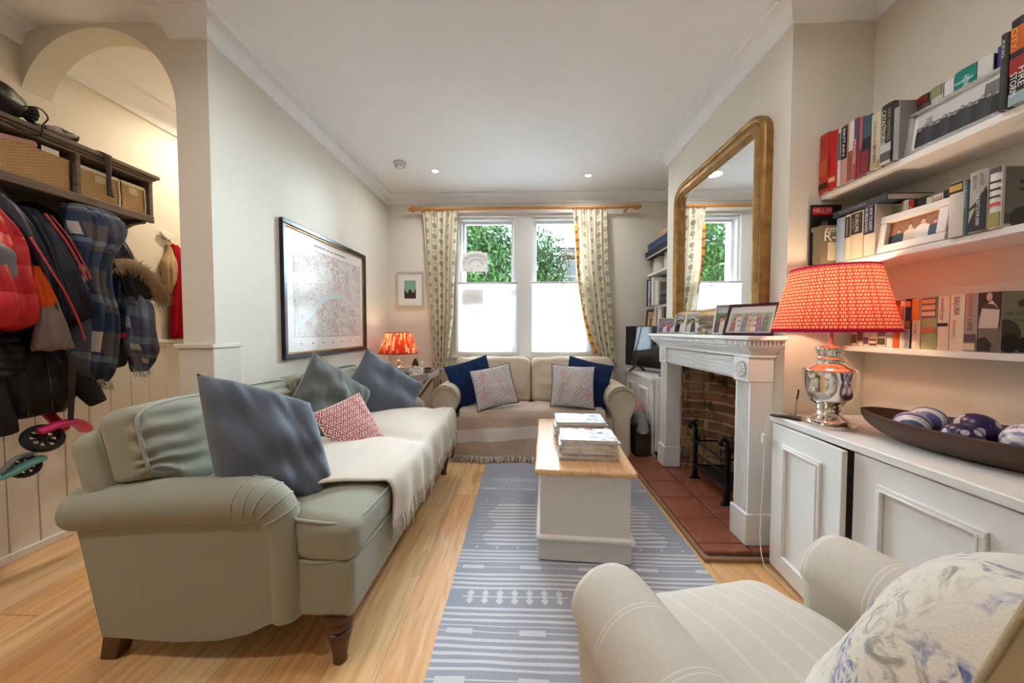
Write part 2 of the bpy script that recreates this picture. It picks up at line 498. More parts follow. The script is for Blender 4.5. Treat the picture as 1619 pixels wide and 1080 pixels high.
# ------------------------------------------------------------------ blinds
def blind_mat():
    m = Mat('blind_cloth'); nt = m.nt; out = nt.nodes['Material Output']
    d = nt.nodes.new('ShaderNodeBsdfDiffuse'); t = nt.nodes.new('ShaderNodeBsdfTranslucent')
    d.inputs[0].default_value = c8(244, 244, 244); t.inputs[0].default_value = c8(250, 250, 250)
    mx = nt.nodes.new('ShaderNodeMixShader'); mx.inputs[0].default_value = .85
    nt.links.new(d.outputs[0], mx.inputs[1]); nt.links.new(t.outputs[0], mx.inputs[2]); nt.links.new(mx.outputs[0], out.inputs[0])
    return m.mat
BL = blind_mat(); RAIL = plain('blind_rail', c8(206, 204, 200), .4)
for x0, x1, lab in ((-.742, -.068, 'white bottom-up blind on the window beside the small framed print'), (.082, .75, 'white bottom-up blind with a black cord knob on the window nearer the mirror')):
    b = thing('window_blind', lab, 'blind', ((x0+x1)/2, 3.78, WZ0), group='half-height window blinds')
    MB().grid(lambda u, v: (lerp(x0+.012, x1-.012, u), 3.785, lerp(.875, 1.64, v)), 4, 14).build('blind_cloth', BL, b)
    MB().box(x0, x1, 3.775, 3.797, 1.632, 1.65).build('top_rail', RAIL, b, bevel=.003)
    MB().box(x0, x1, 3.77, 3.80, WZ0+.002, .88).build('bottom_rail', plain('blind_foot', c8(226, 222, 214), .5), b, bevel=.004)
    if x0 > 0: MB().tube([(.425, 3.772, 1.64), (.425, 3.77, 1.615)], .003).ball((.425, 3.768, 1.598), .008, 8, 6, sq=(.8, .8, 1.8)).build('cord_knob', plain('black_plastic', c8(30, 30, 32), .4), b)

# ------------------------------------------------------------------ paper drawings taped to the glass
pap = MB().box(-.69, -.405, YW+.0, YW+.0015, 1.775, 1.985).box(-.615, -.47, YW+.0, YW+.0015, 1.985, 2.0)
for k in range(7):
    r0 = .055+.0145*k
    pts = [(-.535+r0*1.12*cos(a), YW-.001, 1.85+r0*.86*sin(a)) for a in [pi*q/16 for q in range(17)]]
    if k != 3: pap.tube(pts, .0028 if k % 2 else .0018, 5, 1+(k % 3 != 1))
for x, z in ((-.655, 1.93), (-.655, 1.80), (-.51, 1.835), (-.43, 1.90), (-.42, 1.80), (-.585, 1.80)):
    pap.ball((x, YW-.001, z), .006, 8, 5, 3, sq=(1, .2, 1))
def paper_mat():
    m = Mat('thin_paper', c8(244, 238, 232), .9); nt = m.nt; t = nt.nodes.new('ShaderNodeBsdfTranslucent'); t.inputs[0].default_value = c8(240, 230, 222); mx = nt.nodes.new('ShaderNodeMixShader'); mx.inputs[0].default_value = .12
    nt.links.new(m.b.outputs[0], mx.inputs[1]); nt.links.new(t.outputs[0], mx.inputs[2]); nt.links.new(mx.outputs[0], nt.nodes['Material Output'].inputs[0]); return m.mat
TPAP = paper_mat()
tag(pap.build('drawing', [TPAP, plain('ink_blue', c8(120, 140, 180), .8), plain('ink_grey', c8(165, 170, 190), .8), plain('ink_dark', c8(70, 75, 90), .8)]),
    'child rainbow drawing on white paper stuck to the window glass', 'drawing')
tag(MB().box(-.675, -.42, YW-.012, YW-.0105, 1.39, 1.60).build('paper_sheet', TPAP), 'sheet of paper stuck low on the window, a grey shape through the blind', 'paper')

# ------------------------------------------------------------------ outside: street, terrace opposite, tree
struct('ground', MB().box(-40, 40, YW+.35, 60, -.5, -.4), plain('paving', c8(118, 116, 112), .9))
BRK = brick_mat('stock_brick', c8(84, 66, 50), c8(62, 50, 40), c8(98, 90, 80), .225, .075)
def house(x0, x1, Y, wins, label):
    h = thing('street_house', label, 'house', ((x0+x1)/2, Y, -.4), group='houses across the street')
    MB().box(x0, x1, Y, Y+6, -.4, 4.15).build('facade', BRK, h, smooth=0)
    MB().box(x0, x1, Y-.12, Y+.02, 3.95, 4.22).build('eaves_band', plain('stucco', c8(120, 116, 108), .8), h)
    rf = Mat('slate', rough=.7); xx, yy, zz = rf.xyz()
    b = rf.n('ShaderNodeTexBrick', Color1=c8(54, 52, 54), Color2=c8(42, 41, 43), Mortar=c8(36, 36, 38), Scale=1., Mortar_Size=.012, Brick_Width=.3, Row_Height=.2)
    rf.nt.links.new(rf.vec(xx, zz*1.6), b.inputs['Vector']); rf.set('Base Color', b.outputs[0])
    MB().prism([(Y-.3, 4.2), (Y+3.2, 6.3), (Y+6.3, 4.2)], 'x', x0, x1).build('roof', rf.mat, h, smooth=0)
    ch = MB().box(x1-1.2, x1-.5, Y+1.6, Y+2.4, 5.0, 7.2)
    for q in range(3): ch.lathe([(.09, 0), (.11, .35), (.08, .4)], 10, Matrix.Translation((x1-1.05+.2*q, Y+2, 7.2)))
    ch.build('chimney', BRK, h, smooth=0)
    for wx in wins:
        for wz in (.6, 2.55):
            wf = MB().box(wx-.5, wx-.44, Y-.03, Y+.04, wz, wz+1.25).box(wx+.44, wx+.5, Y-.03, Y+.04, wz, wz+1.25).box(wx-.5, wx+.5, Y-.03, Y+.04, wz+1.19, wz+1.25).box(wx-.56, wx+.56, Y-.07, Y+.04, wz-.08, wz+.03)
            wf.box(wx-.02, wx+.02, Y-.02, Y+.04, wz, wz+1.25).box(wx-.45, wx+.45, Y-.025, Y+.04, wz+.6, wz+.65)
            wo = wf.build('house_window', plain('street_paint', c8(150, 150, 148), .5), h, smooth=0)
            MB().box(wx-.46, wx+.46, Y-.006, Y+.0, wz+.02, wz+1.2).build('pane', plain('dull_glass', c8(110, 116, 124), .15), wo, smooth=0)
house(-4.9, 4.6, 13.2, (-3.6, -1.4, .4, 2.0, 3.7), 'brick terrace house with slate roof behind the tree across the street')
house(-16, -5.0, 13.2, (-14, -11.5, -9, -6.7), 'brick house at the far end of the terrace, seen in the mirror')
def leaf_mat():
    m = Mat('leaf', rough=.5, spec=.3)
    t = m.noise(scale=1.3, detail=3.); g = m.n('ShaderNodeObjectInfo')
    m.set('Base Color', m.mix((t-.35)*2.2, c8(26, 62, 26), c8(76, 112, 52)))
    m.set('Subsurface Weight', .0)
    return m.mat
LEAF = leaf_mat()
def tree(x, y, z0, cz, rx, rz, n, label, seed):
    rnd = random.Random(seed)
    t = thing('tree', label, 'tree', (x, y, z0), group='trees outside the window')
    tk = MB()
    tk.tube([(x, y, z0), (x+.05, y, z0+1.2), (x-.05, y+.05, cz-.2), (x+.1, y, cz+rz*.6)], [.13, .1, .08, .02], 8)
    for k in range(9):
        a = rnd.random()*6.28; e = Vector((cos(a)*rx*.75, sin(a)*rx*.6, rnd.uniform(-.3, .8)*rz))
        p = Vector((x, y, cz-.4+.1*k))
        tk.tube([p, p+e*.5+Vector((0, 0, .15)), p+e], [.045, .03, .008], 6)
    tk.build('trunk', plain('bark', c8(92, 78, 64), .9), t)
    lv = MB()
    cl = []
    for k in range(60):
        d = Vector((rnd.gauss(0, 1), rnd.gauss(0, 1), rnd.gauss(0, 1))).normalized()*(rnd.random()**.45)
        cl.append((Vector((x+d.x*rx, y+d.y*rx*.8, cz+d.z*rz)), rnd.uniform(.22, .42)))
    for k in range(n):
        c, r = rnd.choice(cl); d = Vector((rnd.gauss(0, .55), rnd.gauss(0, .55), rnd.gauss(0, .55)))*r
        M = Matrix.Translation(c+d) @ Euler((rnd.random()*6.3, rnd.random()*6.3, rnd.random()*6.3)).to_matrix().to_4x4()
        s = rnd.uniform(.045, .085)
        lv.add([(-s, 0, 0), (0, -s*.38, s*.1), (s, 0, 0), (0, s*.38, s*.1)], [(0, 1, 2, 3)], 0, None, M)
    o = lv.build('foliage', LEAF, t, smooth=0); o['kind'] = 'stuff'
tree(-.95, 7.3, -.4, 2.6, 1.05, 1.0, 9000, 'leafy green tree filling the window with the rainbow drawing', 3)
tree(.30, 9.2, -.4, 2.75, .68, 1.0, 4600, 'leafy green tree showing in the window pane nearer the mirror', 5)

# ------------------------------------------------------------------ light: sky, ceiling downlights
wd = bpy.data.worlds.new('World'); S.world = wd; wd.use_nodes = True
bg = wd.node_tree.nodes['Background']; bg.inputs[0].default_value = (1., .985, .96, 1); bg.inputs[1].default_value = 1.1
sn = bpy.data.lights.new('sun', 'SUN'); sn.energy = 128.; sn.angle = radians(110); sn.color = (.68, .86, 1.)
so = bpy.data.objects.new('sun', sn); COL.objects.link(so); so.rotation_euler = (radians(-59), 0, 0)
def portal(name, loc, rot, sx, sy):
    l = bpy.data.lights.new(name, 'AREA'); l.shape = 'RECTANGLE'; l.size = sx; l.size_y = sy; l.cycles.is_portal = True
    o = bpy.data.objects.new(name, l); COL.objects.link(o); o.location = loc; o.rotation_euler = rot
portal('window_light', (0, YW+.32, 1.6), (radians(-90), 0, 0), 1.5, 1.6)
DL = [(-.833, 3.235), (.622, 3.376), (-.83, 1.15), (.62, 1.15), (-2.1, 2.5), (-2.0, .0)]  # the last is unseen, added behind the camera to brighten the near floor
LENS = emit('downlight_lens', (1, .95, .86, 1), 6.)
labs = {0: 'round white ceiling downlight beside the smoke detector', 1: 'round white ceiling downlight on the chimney side of the ceiling', 2: 'round white ceiling downlight above the sage sofa arm closest to the camera', 3: 'round white ceiling downlight above the armchair, seen in the mirror', 4: 'round white ceiling downlight of the hall beyond the arch', 5: 'unseen round downlight added behind the camera to brighten the hall floor'}
for i, (x, y) in enumerate(DL):
    d = thing('downlight', labs.get(i, 'round white ceiling downlight above the camera side of the room'), 'ceiling light', (x, y, HC-.006), group='ceiling downlights')
    MB().lathe([(.028, -.001), (.03, -.006), (.042, -.005), (.045, 0)], 28, Matrix.Translation((x, y, HC))).build('trim_ring', TRIM, d)
    MB().disc((x, y, HC-.003), .029).build('lens', LENS, d, smooth=0)
    l = bpy.data.lights.new('downlight_lamp', 'AREA'); l.shape = 'DISK'; l.size = .12; l.energy = (6.5 if y > 1 else 9.) if x < -1.9 else 3.4; l.color = ((1, .84, .64) if y > 1 else (1, .95, .90)) if x < -1.9 else (.96, .98, 1); l.spread = radians(165)
    o = bpy.data.objects.new('downlight_lamp', l); COL.objects.link(o); o.location = (x, y, HC-.012)
sd = thing('smoke_detector', 'round white smoke detector on the ceiling near the left wall', 'smoke detector', (-1.107, 3.07, HC-.035))
sm = Matrix.Translation((-1.107, 3.07, HC))
MB().lathe([(.0, -.036), (.03, -.036), (.046, -.03), (.052, -.018), (.052, -.012)], 28, sm).build('body', WHITE, sd)
MB().lathe([(.056, -.014), (.058, -.006), (.058, 0)], 28, sm).build('base_plate', plain('detector_base', c8(222, 222, 220), .5), sd)
g = MB()
for k in range(12):
    a = 2*pi*k/12; g.box(.028, .044, -.003, .003, -.0372, -.028, 0, sm @ Matrix.Rotation(a, 4, 'Z'))
g.build('vent', plain('vent_grey', c8(150, 150, 150), .6), sd)

# ------------------------------------------------------------------ camera
cam = bpy.data.cameras.new('camera'); co = bpy.data.objects.new('camera', cam); COL.objects.link(co)
cam.sensor_fit = 'HORIZONTAL'; cam.sensor_width = 36; cam.lens = 540/1619*36; cam.clip_start = .02; cam.clip_end = 200
co.location = (0, 0, CAMH); co.rotation_euler = (radians(90-1.909), 0, radians(1.961)); S.camera = co
S.view_settings.view_transform = 'Standard'; S.view_settings.look = 'None'; S.view_settings.gamma = 1.; S.view_settings.exposure = .82; S.view_settings.use_curve_mapping = False
# ------------------------------------------------------------------ fabrics
SAGE = fabric('sage_linen', c8(160, 158, 141), 70, .3, dark=.8, sheen=.1)
SAGEP = fabric('sage_piping', c8(172, 174, 162), 70, .3, dark=.8)
BEIGE = fabric('beige_cotton', c8(212, 196, 174), 60, .25, dark=.84)
BEIGEP = fabric('beige_piping', c8(196, 180, 158), 60, .25, dark=.84)
SLATE = fabric('slate_velvet', c8(92, 99, 110), 40, .3, .75, .15, dark=.78, sheen=.35)
MOSS = fabric('grey_green_velvet', c8(98, 102, 98), 40, .3, .75, .15, dark=.75, sheen=.35)
MOSSP = fabric('pale_piping', c8(150, 148, 136), 60, .3)
NAVY = fabric('navy_cotton', c8(26, 44, 84), 60, .3, .85, .2, dark=.75)
CREAM = fabric('cream_wool', c8(224, 212, 196), 90, .35, .95, .5, dark=.84)
TAUPE = fabric('taupe_wool', c8(196, 174, 156), 90, .3, .95, .4, dark=.86)
WOODD = plain('turned_walnut', c8(92, 56, 38), .35)

def leg_turned(parent, x, y, h, name='leg', s=1.):
    p = [(.021, 0), (.024, .004), (.022, .02), (.03, .07), (.037, .1), (.034, .108), (.04, .114), (.04, .122), (.033, .128), (.042, .136), (.044, .15), (.04, .16), (.046, .165), (.046, .185)]
    MB().lathe([(r*s, z*h/.185) for r, z in p], 24, Matrix.Translation((x, y, 0))).build(name, WOODD, parent)

# ------------------------------------------------------------------ the sage sofa along the left wall
SF = thing('sofa', 'long sage green sofa with turned wooden legs against the cream left wall', 'sofa', (-1.0, 1.84, 0))
Y0, Y1 = 1.055, 2.665
mb = MB().softbox(.80, Y1-Y0-.04, .20, .025, M=Matrix.Translation((-.96, (Y0+Y1)/2, .265)))
mb.build('seat_base', SAGE, SF)
mb = MB().softbox(.115, Y1-Y0-.01, .72, .05, n=10, M=Matrix.Translation((-1.378, (Y0+Y1)/2, .425)) @ Matrix.Rotation(radians(-16), 4, 'Y'))
mb.build('back', SAGE, SF)
def arm(sgn, yc):
    m = MB()
    q = [(-1.40, .10), (-1.33, .098), (-1.15, .09), (-1.0, .10), (-.9, .125), (-.83, .16), (-.80, .166), (-.80, .56), (-.9, .585), (-1.49, .55)]
    m.prism(q, 'y', yc-.045, yc+.045)
    pts = bezier([(-1.495, yc, .515), (-1.3, yc, .535), (-1.05, yc, .55), (-.92, yc, .553), (-.84, yc, .535), (-.80, yc, .46), (-.79, yc, .36), (-.79, yc, .166)], 8)
    R = []
    for p in pts:
        d = .072 if p.x < -.9 else lerp(.072, .05, clamp((p.x+.9)/.10))
        R.append(d)
    # gathered pleats where the roll turns down
    m.tube(pts, R, 20, sy=1.12)
    o = m.build('arm', SAGE, SF, smooth=60, bevel=None)
    pl = MB()
    for i in (24, 27, 30, 33, 36):
        t = (pts[i+1]-pts[i-1]).normalized(); sd = Vector((0, 1, 0)); up = sd.cross(t); up = up if up.z+up.x > 0 else -up
        pl.tube([pts[i]+(sd*cos(a)*1.12+up*sin(a))*(R[i]+.0005) for a in [radians(-25+230*q/14) for q in range(15)]], [.0006]+[.0030]*13+[.0006], 5)
    pl.build('pleat', SAGEP, o)
    return o
arm(-1, Y0+.045); arm(1, Y1-.045)
ymid = (Y0+Y1)/2
def seat(ya, yb, ear):
    L = yb-ya
    def warp(o, u, v, w):
        e = sstep(.1, .55, u)
        y = o.y
        if ear < 0 and v < 0: y += v*.095*e*(-1)*(-1)
        if ear > 0 and v > 0: y += v*.095*e
        z = o.z+.012*nz(o.x*5, o.y*4+ear, 1)*clamp(w+.5)-.02*sstep(.55, 1, u)*clamp(w)
        return (o.x, y, z)
    M = Matrix.Translation((-.915, (ya+yb)/2, .425))
    m = MB().softbox(.73, L-.012, .155, .045, k=4, n=12, crown=.03, warp=warp, M=M)
    o = m.build('seat_cushion', SAGE, SF, smooth=180)
    pp = MB()
    for zz in (.069, -.068):
        pts = []
        for k in range(60):
            t = k/60*4; q = int(t); f = t-q
            u, v = ((lerp(-1, 1, f), -1), (1, lerp(-1, 1, f)), (lerp(1, -1, f), 1), (-1, lerp(1, -1, f)))[q]
            n_ = (abs(u)**9+abs(v)**9)**(1/9); u, v = u/n_, v/n_
            e = sstep(.1, .55, u); y = v*((L-.012)/2-.008)
            if ear < 0 and v < 0 or ear > 0 and v > 0: y += v*.095*e
            pts.append(M @ Vector((u*.3575, y, zz-(.02*sstep(.55, 1, u) if zz > 0 else 0))))
        pp.tube(pts, .0055, 6, closed=True)
    pp.build('piping', SAGEP, o, smooth=180)
seat(Y0+.10, ymid, -1); seat(ymid, Y1-.10, 1)
def backc(ya, yb, ear):
    L = yb-ya
    def warp(o, u, v, w):
        e = sstep(.70, .95, -v if ear < 0 else v)
        z = o.z
        if w < 0: z += e*.09*(-w)
        x = o.x+.02*nz(o.y*6, o.z*5, ear)*(u > 0)+.03*(u > 0)*(1-v*v)*(1-w*w)
        x += .0085*sin(w*17+3*nz(v*4, w*1.5, ear))*sstep(.25, .8, abs(v))*(1-w**4)*sstep(0, .6, u)
        return (x, o.y, z+.02*nz(o.y*3, 2, o.x))
    M = Matrix.Translation((-1.335, (ya+yb)/2, .685)) @ Matrix.Rotation(radians(-14), 4, 'Y')
    o = MB().softbox(.15, L-.012, .345, .05, k=4, n=30, warp=warp, M=M).build('back_cushion', SAGE, SF, smooth=180)
    pp = MB()
    for xx in (.067, -.067):
        pts = []
        for k in range(80):
            t = k/80*4; q = int(t); f = t-q
            u, v = ((lerp(-1, 1, f), -1), (1, lerp(-1, 1, f)), (lerp(1, -1, f), 1), (-1, lerp(1, -1, f)))[q]
            n_ = (abs(u)**8+abs(v)**8)**(1/8); u, v = u/n_, v/n_
            z = v*.163; e = sstep(.70, .95, -u if ear < 0 else u)
            if v < 0: z += e*.09*(-v)
            pts.append(M @ Vector((xx, u*(L/2-.020), z)))
        pp.tube(pts, .0065, 6, closed=True)
    pp.build('piping', SAGEP, o, smooth=180)
backc(Y0+.015, ymid, -1); backc(ymid+.005, Y1-.02, 1)
leg_turned(SF, -.622, 1.105, .172); leg_turned(SF, -.622, 2.60, .172)
for y in (1.10, 2.60):
    MB().prism([(-1.44, 0), (-1.385, 0), (-1.33, .17), (-1.41, .17)], 'y', y-.025, y+.025).build('leg', WOODD, SF, bevel=.004)

# ------------------------------------------------------------------ cream throw over its seat
def throw_fn(u, v):
    # u across the depth (0 back, 1 hanging edge), v along the sofa
    y = lerp(1.17+.17*sstep(.15, .8, u)+.02*sin(u*9), lerp(2.525, 2.64, sstep(.56, .66, u)), v)
    s = u*.78
    x = -1.12+s*.96; z = .5
    lim = -.552+.006*sin(y*9)
    k = (y-1.855)/.68
    crown = .034*(1-clamp(abs((x+.915)/.36))**2)*(1-clamp(abs(abs(y-1.86)-.33)/.36)**2)
    z = .524+crown+.007*nz(x*7, y*5, 2)-.02*sstep(-.75, -.58, x)-.016*exp(-((y-ymid)/.05)**2)
    if x > lim:
        d = x-lim; x = lim+.028*(1-exp(-d*30))+.010*sin(y*31)*clamp(d*9); z -= d*1.0+.0
    return (x, y, z+.006)
TH = thing('throw_blanket', 'cream fringed wool throw spread over the seat of the sage sofa', 'throw', (-.85, 1.9, .5))
mb = MB().grid(throw_fn, 44, 60)
o = mb.build('cloth', CREAM, TH, smooth=180); sm_ = o.modifiers.new('thick', 'SOLIDIFY'); sm_.thickness = .006; sm_.offset = 1
fg = MB(); rnd = random.Random(4)
for k in range(190):
    v = (k+rnd.random())/190; p = Vector(throw_fn(1, v)); L = rnd.uniform(.05, .085)
    dx, dy = rnd.uniform(-.004, .014), rnd.uniform(-.022, .022)
    fg.tube([p+Vector((.003, 0, .012)), p+Vector((.008+dx*.4, dy*.4, -L*.5)), p+Vector((.004+dx, dy, -L))], [.0036, .003, .0022], 5)
fg.build('fringe', CREAM, TH, smooth=180)

# ------------------------------------------------------------------ scatter cushions of the sage sofa
def dirn(c, t=(0, 0, CAMH)): return (Vector(t)-Vector(c)).normalized()
cushion('cushion', 'biggest slate blue velvet cushion, slumped over the sage sofa arm closest to the camera', .36, .42, .25,
        frame_m((-.985, 1.275, .688), (.66, -.66, .36), roll=radians(-3)), [SLATE], group='cushions on the sage sofa', seed=1, wr=.026, sag=.22, pinch=-.025, shear=(-.16, -.40), full=.25)
cushion('cushion', 'grey green piped velvet cushion standing between the two slate blue ones', .47, .47, .15,
        frame_m((-1.15, 1.99, .675), (.90, -.32, .30), roll=radians(-40)), [MOSS], group='cushions on the sage sofa', seed=3, wr=.032, pipe=(MOSSP, .0045), pinch=.06)
cushion('cushion', 'slate blue velvet cushion tilted on its corner at the window end of the sage sofa', .53, .53, .17,
        frame_m((-1.02, 2.42, .64), (.74, -.58, .34), roll=radians(-38)), [SLATE], group='cushions on the sage sofa', seed=5, wr=.022, pinch=.06)
def red_mat():
    m = Mat('red_lattice', rough=.9, spec=.1)
    u, v, _ = m.xyz('UV')
    a = (u*7+v*5); b = (u*7-v*5)
    ca = (a.fr()-.5).ab(); cb = (b.fr()-.5).ab()
    e = ca.mx(cb)
    ring = e.inb(.27, .43).mx(e < .10)
    t = m.noise(scale=30.)
    m.set('Base Color', m.mix(ring*(t*.4+.75), c8(232, 218, 208), c8(186, 46, 66))); m.bump(m.noise(scale=300.), .3, .003)
    return m.mat
REDM = red_mat()
cushion('cushion', 'small red and white lattice pattern cushion on the cream throw', .26, .31, .10,
        frame_m((-.905, 1.75, .605), (.66, -.58, .46), roll=radians(17)), [REDM, CREAM], group='cushions on the sage sofa', seed=8, wr=.006, pipe=(CREAM, .003), pinch=.04)

# ------------------------------------------------------------------ the beige sofa under the window
LV = thing('sofa', 'small beige slipcovered sofa with rolled arms under the window', 'sofa', (.08, 3.3, 0))
LX0, LX1, LYF, LYB = -.565, .715, 2.95, 3.66
MB().softbox(LX1-LX0+.2, LYB-LYF, .33, .03, M=Matrix.Translation(((LX0+LX1)/2, (LYF+LYB)/2+.01, .185))).build('seat_base', BEIGE, LV)
MB().softbox(LX1-LX0+.36, .16, .70, .05, M=Matrix.Translation(((LX0+LX1)/2, LYB-.07, .38))).build('back', BEIGE, LV)
xm = (LX0+LX1)/2
for xa, xb in ((LX0+.005, xm), (xm, LX1-.005)):
    MB().softbox(xb-xa-.008, .56, .14, .04, crown=.015, n=10, M=Matrix.Translation(((xa+xb)/2, LYF+.28, .325))).build('seat_cushion', BEIGE, LV, smooth=180)
for xa, xb, sd_ in ((LX0-.13, xm-.002, 1), (xm+.002, LX1+.19, 2)):
    w_ = xb-xa
    def warp(o, u, v, w, sd_=sd_):
        y = o.y-.035*(1-u*u)*(1-w*w)*(v < 0)+.012*nz(u*3, w*4, sd_*3)
        z = o.z+.022*nz(u*2.1+sd_*2, v, 2)*(w > 0)-.012*(1-u*u)*(w > .5)*-1
        return (o.x, y, z)
    MB().softbox(w_, .20, .46, .06, k=4, n=14, warp=warp, M=Matrix.Translation(((xa+xb)/2, 3.50, .605)) @ Matrix.Rotation(radians(-10), 4, 'X')).build('back_cushion', BEIGE, LV, smooth=180)
def larm(xi, xo, name):
    c = (xi+xo)/2; sg = 1 if xo > xi else -1; W_ = abs(xo-xi)
    prof = []
    for k in range(33):
        a = radians(-55+290*k/32)
        prof.append((c+sg*-(-1)*(W_/2)*cos(a)*-1*-1, .515+.127*sin(a)))
    pr = [(c+sg*(.055), .03), (c+sg*.062, .20), (c+sg*.065, .34)]
    pr = [(c+(W_/2)*.60, .02), (c+(W_/2)*.55, .2), (c+(W_/2)*.56, .36)]
    for k in range(25):
        a = radians(-38+256*k/24); pr.append((c+(W_/2)*cos(a), .512+.128*sin(a)))
    pr += [(c-(W_/2)*.56, .36), (c-(W_/2)*.55, .2), (c-(W_/2)*.60, .02)]
    m = MB(); n = len(pr)
    ys = [2.945, 2.935, 2.95, 3.05, 3.2, 3.4, 3.55, 3.64]
    vs = []; fs = []
    for j, y in enumerate(ys):
        s = .90 if j == 0 else 1.
        for i, (x, z) in enumerate(pr):
            wob = .006*nz(x*9, y*7, z*9)
            vs.append((c+(x-c)*s+wob, y, .35+(z-.35)*(s if z > .35 else 1)+wob*.5))
    for j in range(len(ys)-1):
        for i in range(n-1): fs.append((j*n+i, j*n+i+1, (j+1)*n+i+1, (j+1)*n+i))
    fs.append(tuple(range(n))[::-1]); fs.append(tuple((len(ys)-1)*n+i for i in range(n)))
    o = m.add(vs, fs).build('arm', BEIGE, LV, smooth=60)
    pts = [(c+(x-c)*.9, 2.938, .35+(z-.35)*.9 if z > .35 else z) for x, z in pr]
    MB().tube(pts, .0045, 6).build('piping', BEIGEP, o, smooth=180)
larm(LX0, -.815, 'l'); larm(LX1, .972, 'r')
for x in (-.70, .86):
    for y in (3.0, 3.6): MB().box(x-.025, x+.025, y-.025, y+.025, 0, .03).build('leg', WOODD, LV)

def stripe_mat():
    m = Mat('striped_throw', rough=.95, spec=.1)
    u, v, _ = m.xyz('UV')
    q = v+u*.10
    t = m.noise(scale=60.)
    c = m.mix(q.inb(.66, .80), c8(200, 178, 160), c8(232, 224, 216))
    m.set('Base Color', m.mix(t*.3, c, c8(150, 130, 116))); m.bump(m.noise(scale=250.), .4, .004)
    return m.mat
def lthrow(u, v):
    x = lerp(-.56, .70, u); s = v*.89
    fall = sstep(.46, 1, v)
    x += (x-.07)*.06*fall
    yv = 3.335; top = .424+.012*nz(x*5, s*6)
    d0 = .395
    if s < d0:
        y = yv-s; z = top+.012*sin(s*7)*(1-abs(u-.5))-.014*exp(-((x-.075)/.04)**2)
    else:
        d = s-d0; k = clamp(d/.06)
        y = yv-d0-.025*k-.10*d+.018*sin(x*13+d*5)*clamp(d*4)+.012*nz(x*11, d*4)
        z = top-.012*(1-k)*0-d*.86
        z = max(z, .012+.004*sin(x*40))
    return (x, y, z)
T2 = thing('throw_blanket', 'taupe throw with one broad white stripe hanging over the beige sofa seat', 'throw', (.07, 3.1, .02))
o = MB().grid(lthrow, 54, 54).build('cloth', stripe_mat(), T2, smooth=180); q = o.modifiers.new('thick', 'SOLIDIFY'); q.thickness = .005; q.offset = 1
fg = MB(); rnd = random.Random(9)
for k in range(170):
    p = Vector(lthrow((k+rnd.random())/170, .985)); a = rnd.uniform(-.025, .02)
    p.z = max(p.z, .03)
    fg.tube([p+Vector((0, -.002, .02)), Vector((p.x+a*.5, p.y-.015, .03)), Vector((p.x+a, p.y-rnd.uniform(.035, .06), .008))], [.0042, .0036, .003], 5)
fg.build('fringe', CREAM, T2, smooth=180)

def kilim_mat():
    m = Mat('kilim_print', rough=.9, spec=.1)
    u, v, _ = m.xyz('UV')
    U = (u-.5)*1.; V = (v-.5)*1.
    d = U.ab()*1.0+V.ab()*.92
    n = m.noise(m.vec(u*60, v*60), 1., 1.)
    g = (u*11+v*11).fr(); h = (u*11-v*11).fr()
    e = (g-.5).ab().mx((h-.5).ab())
    c = m.mix(e.inb(.2, .36), c8(216, 208, 204), c8(104, 112, 130))
    c = m.mix((e < .11)*(((u*11+v*11).fl()*7.13+(u*11-v*11).fl()*3.7).sn() > .2), c, c8(40, 46, 74))
    reds = (((u-.26).ab()*1.6+(v-.78).ab()).mn((u-.22).ab()*1.6+(v-.28).ab()).mn((u-.86).ab()*1.6+(v-.3).ab())) < .17
    c = m.mix(reds*e.inb(.16, .4)*(d > .3), c, c8(170, 60, 88))
    c = m.mix(d.inb(.20, .235).mx(d.inb(.26, .30)*((U*40).sn() > -.2)), c, c8(176, 140, 130))
    c = m.mix((d < .20)*(e > .3)*.6, c, c8(216, 204, 190))
    c = m.mix(d.inb(.235, .26), c, c8(226, 216, 206))
    m.set('Base Color', m.mix(n*.35, c, c8(236, 230, 226))); m.bump(m.noise(scale=300.), .3, .003)
    return m.mat
KIL = kilim_mat(); PIPN = fabric('dark_piping', c8(42, 36, 44), 60)
G2 = 'cushions on the beige sofa'
cushion('cushion', 'navy cushion behind the patterned one, against the sofa arm below the framed print', .42, .42, .13, frame_m((-.485, 3.165, .638), (.18, -.9, .32), roll=radians(16)), [NAVY], group=G2, seed=11, wr=.012)
cushion('cushion', 'navy cushion behind the patterned one, against the sofa arm beside the television', .42, .42, .13, frame_m((.585, 3.17, .64), (-.10, -.9, .32), roll=radians(-13)), [NAVY], group=G2, seed=12, wr=.012)
cushion('cushion', 'grey kilim patterned cushion leaning left at the tray table end of the beige sofa', .37, .37, .12, frame_m((-.265, 3.02, .617), (.10, -.93, .36), roll=radians(12)), [KIL, CREAM], group=G2, seed=13, wr=.008, pipe=(PIPN, .004))
cushion('cushion', 'grey kilim patterned cushion upright at the fireplace end of the beige sofa', .385, .385, .12, frame_m((.435, 3.03, .622), (-.04, -.93, .36), roll=radians(-3)), [KIL, CREAM], group=G2, seed=14, wr=.008, pipe=(PIPN, .004))

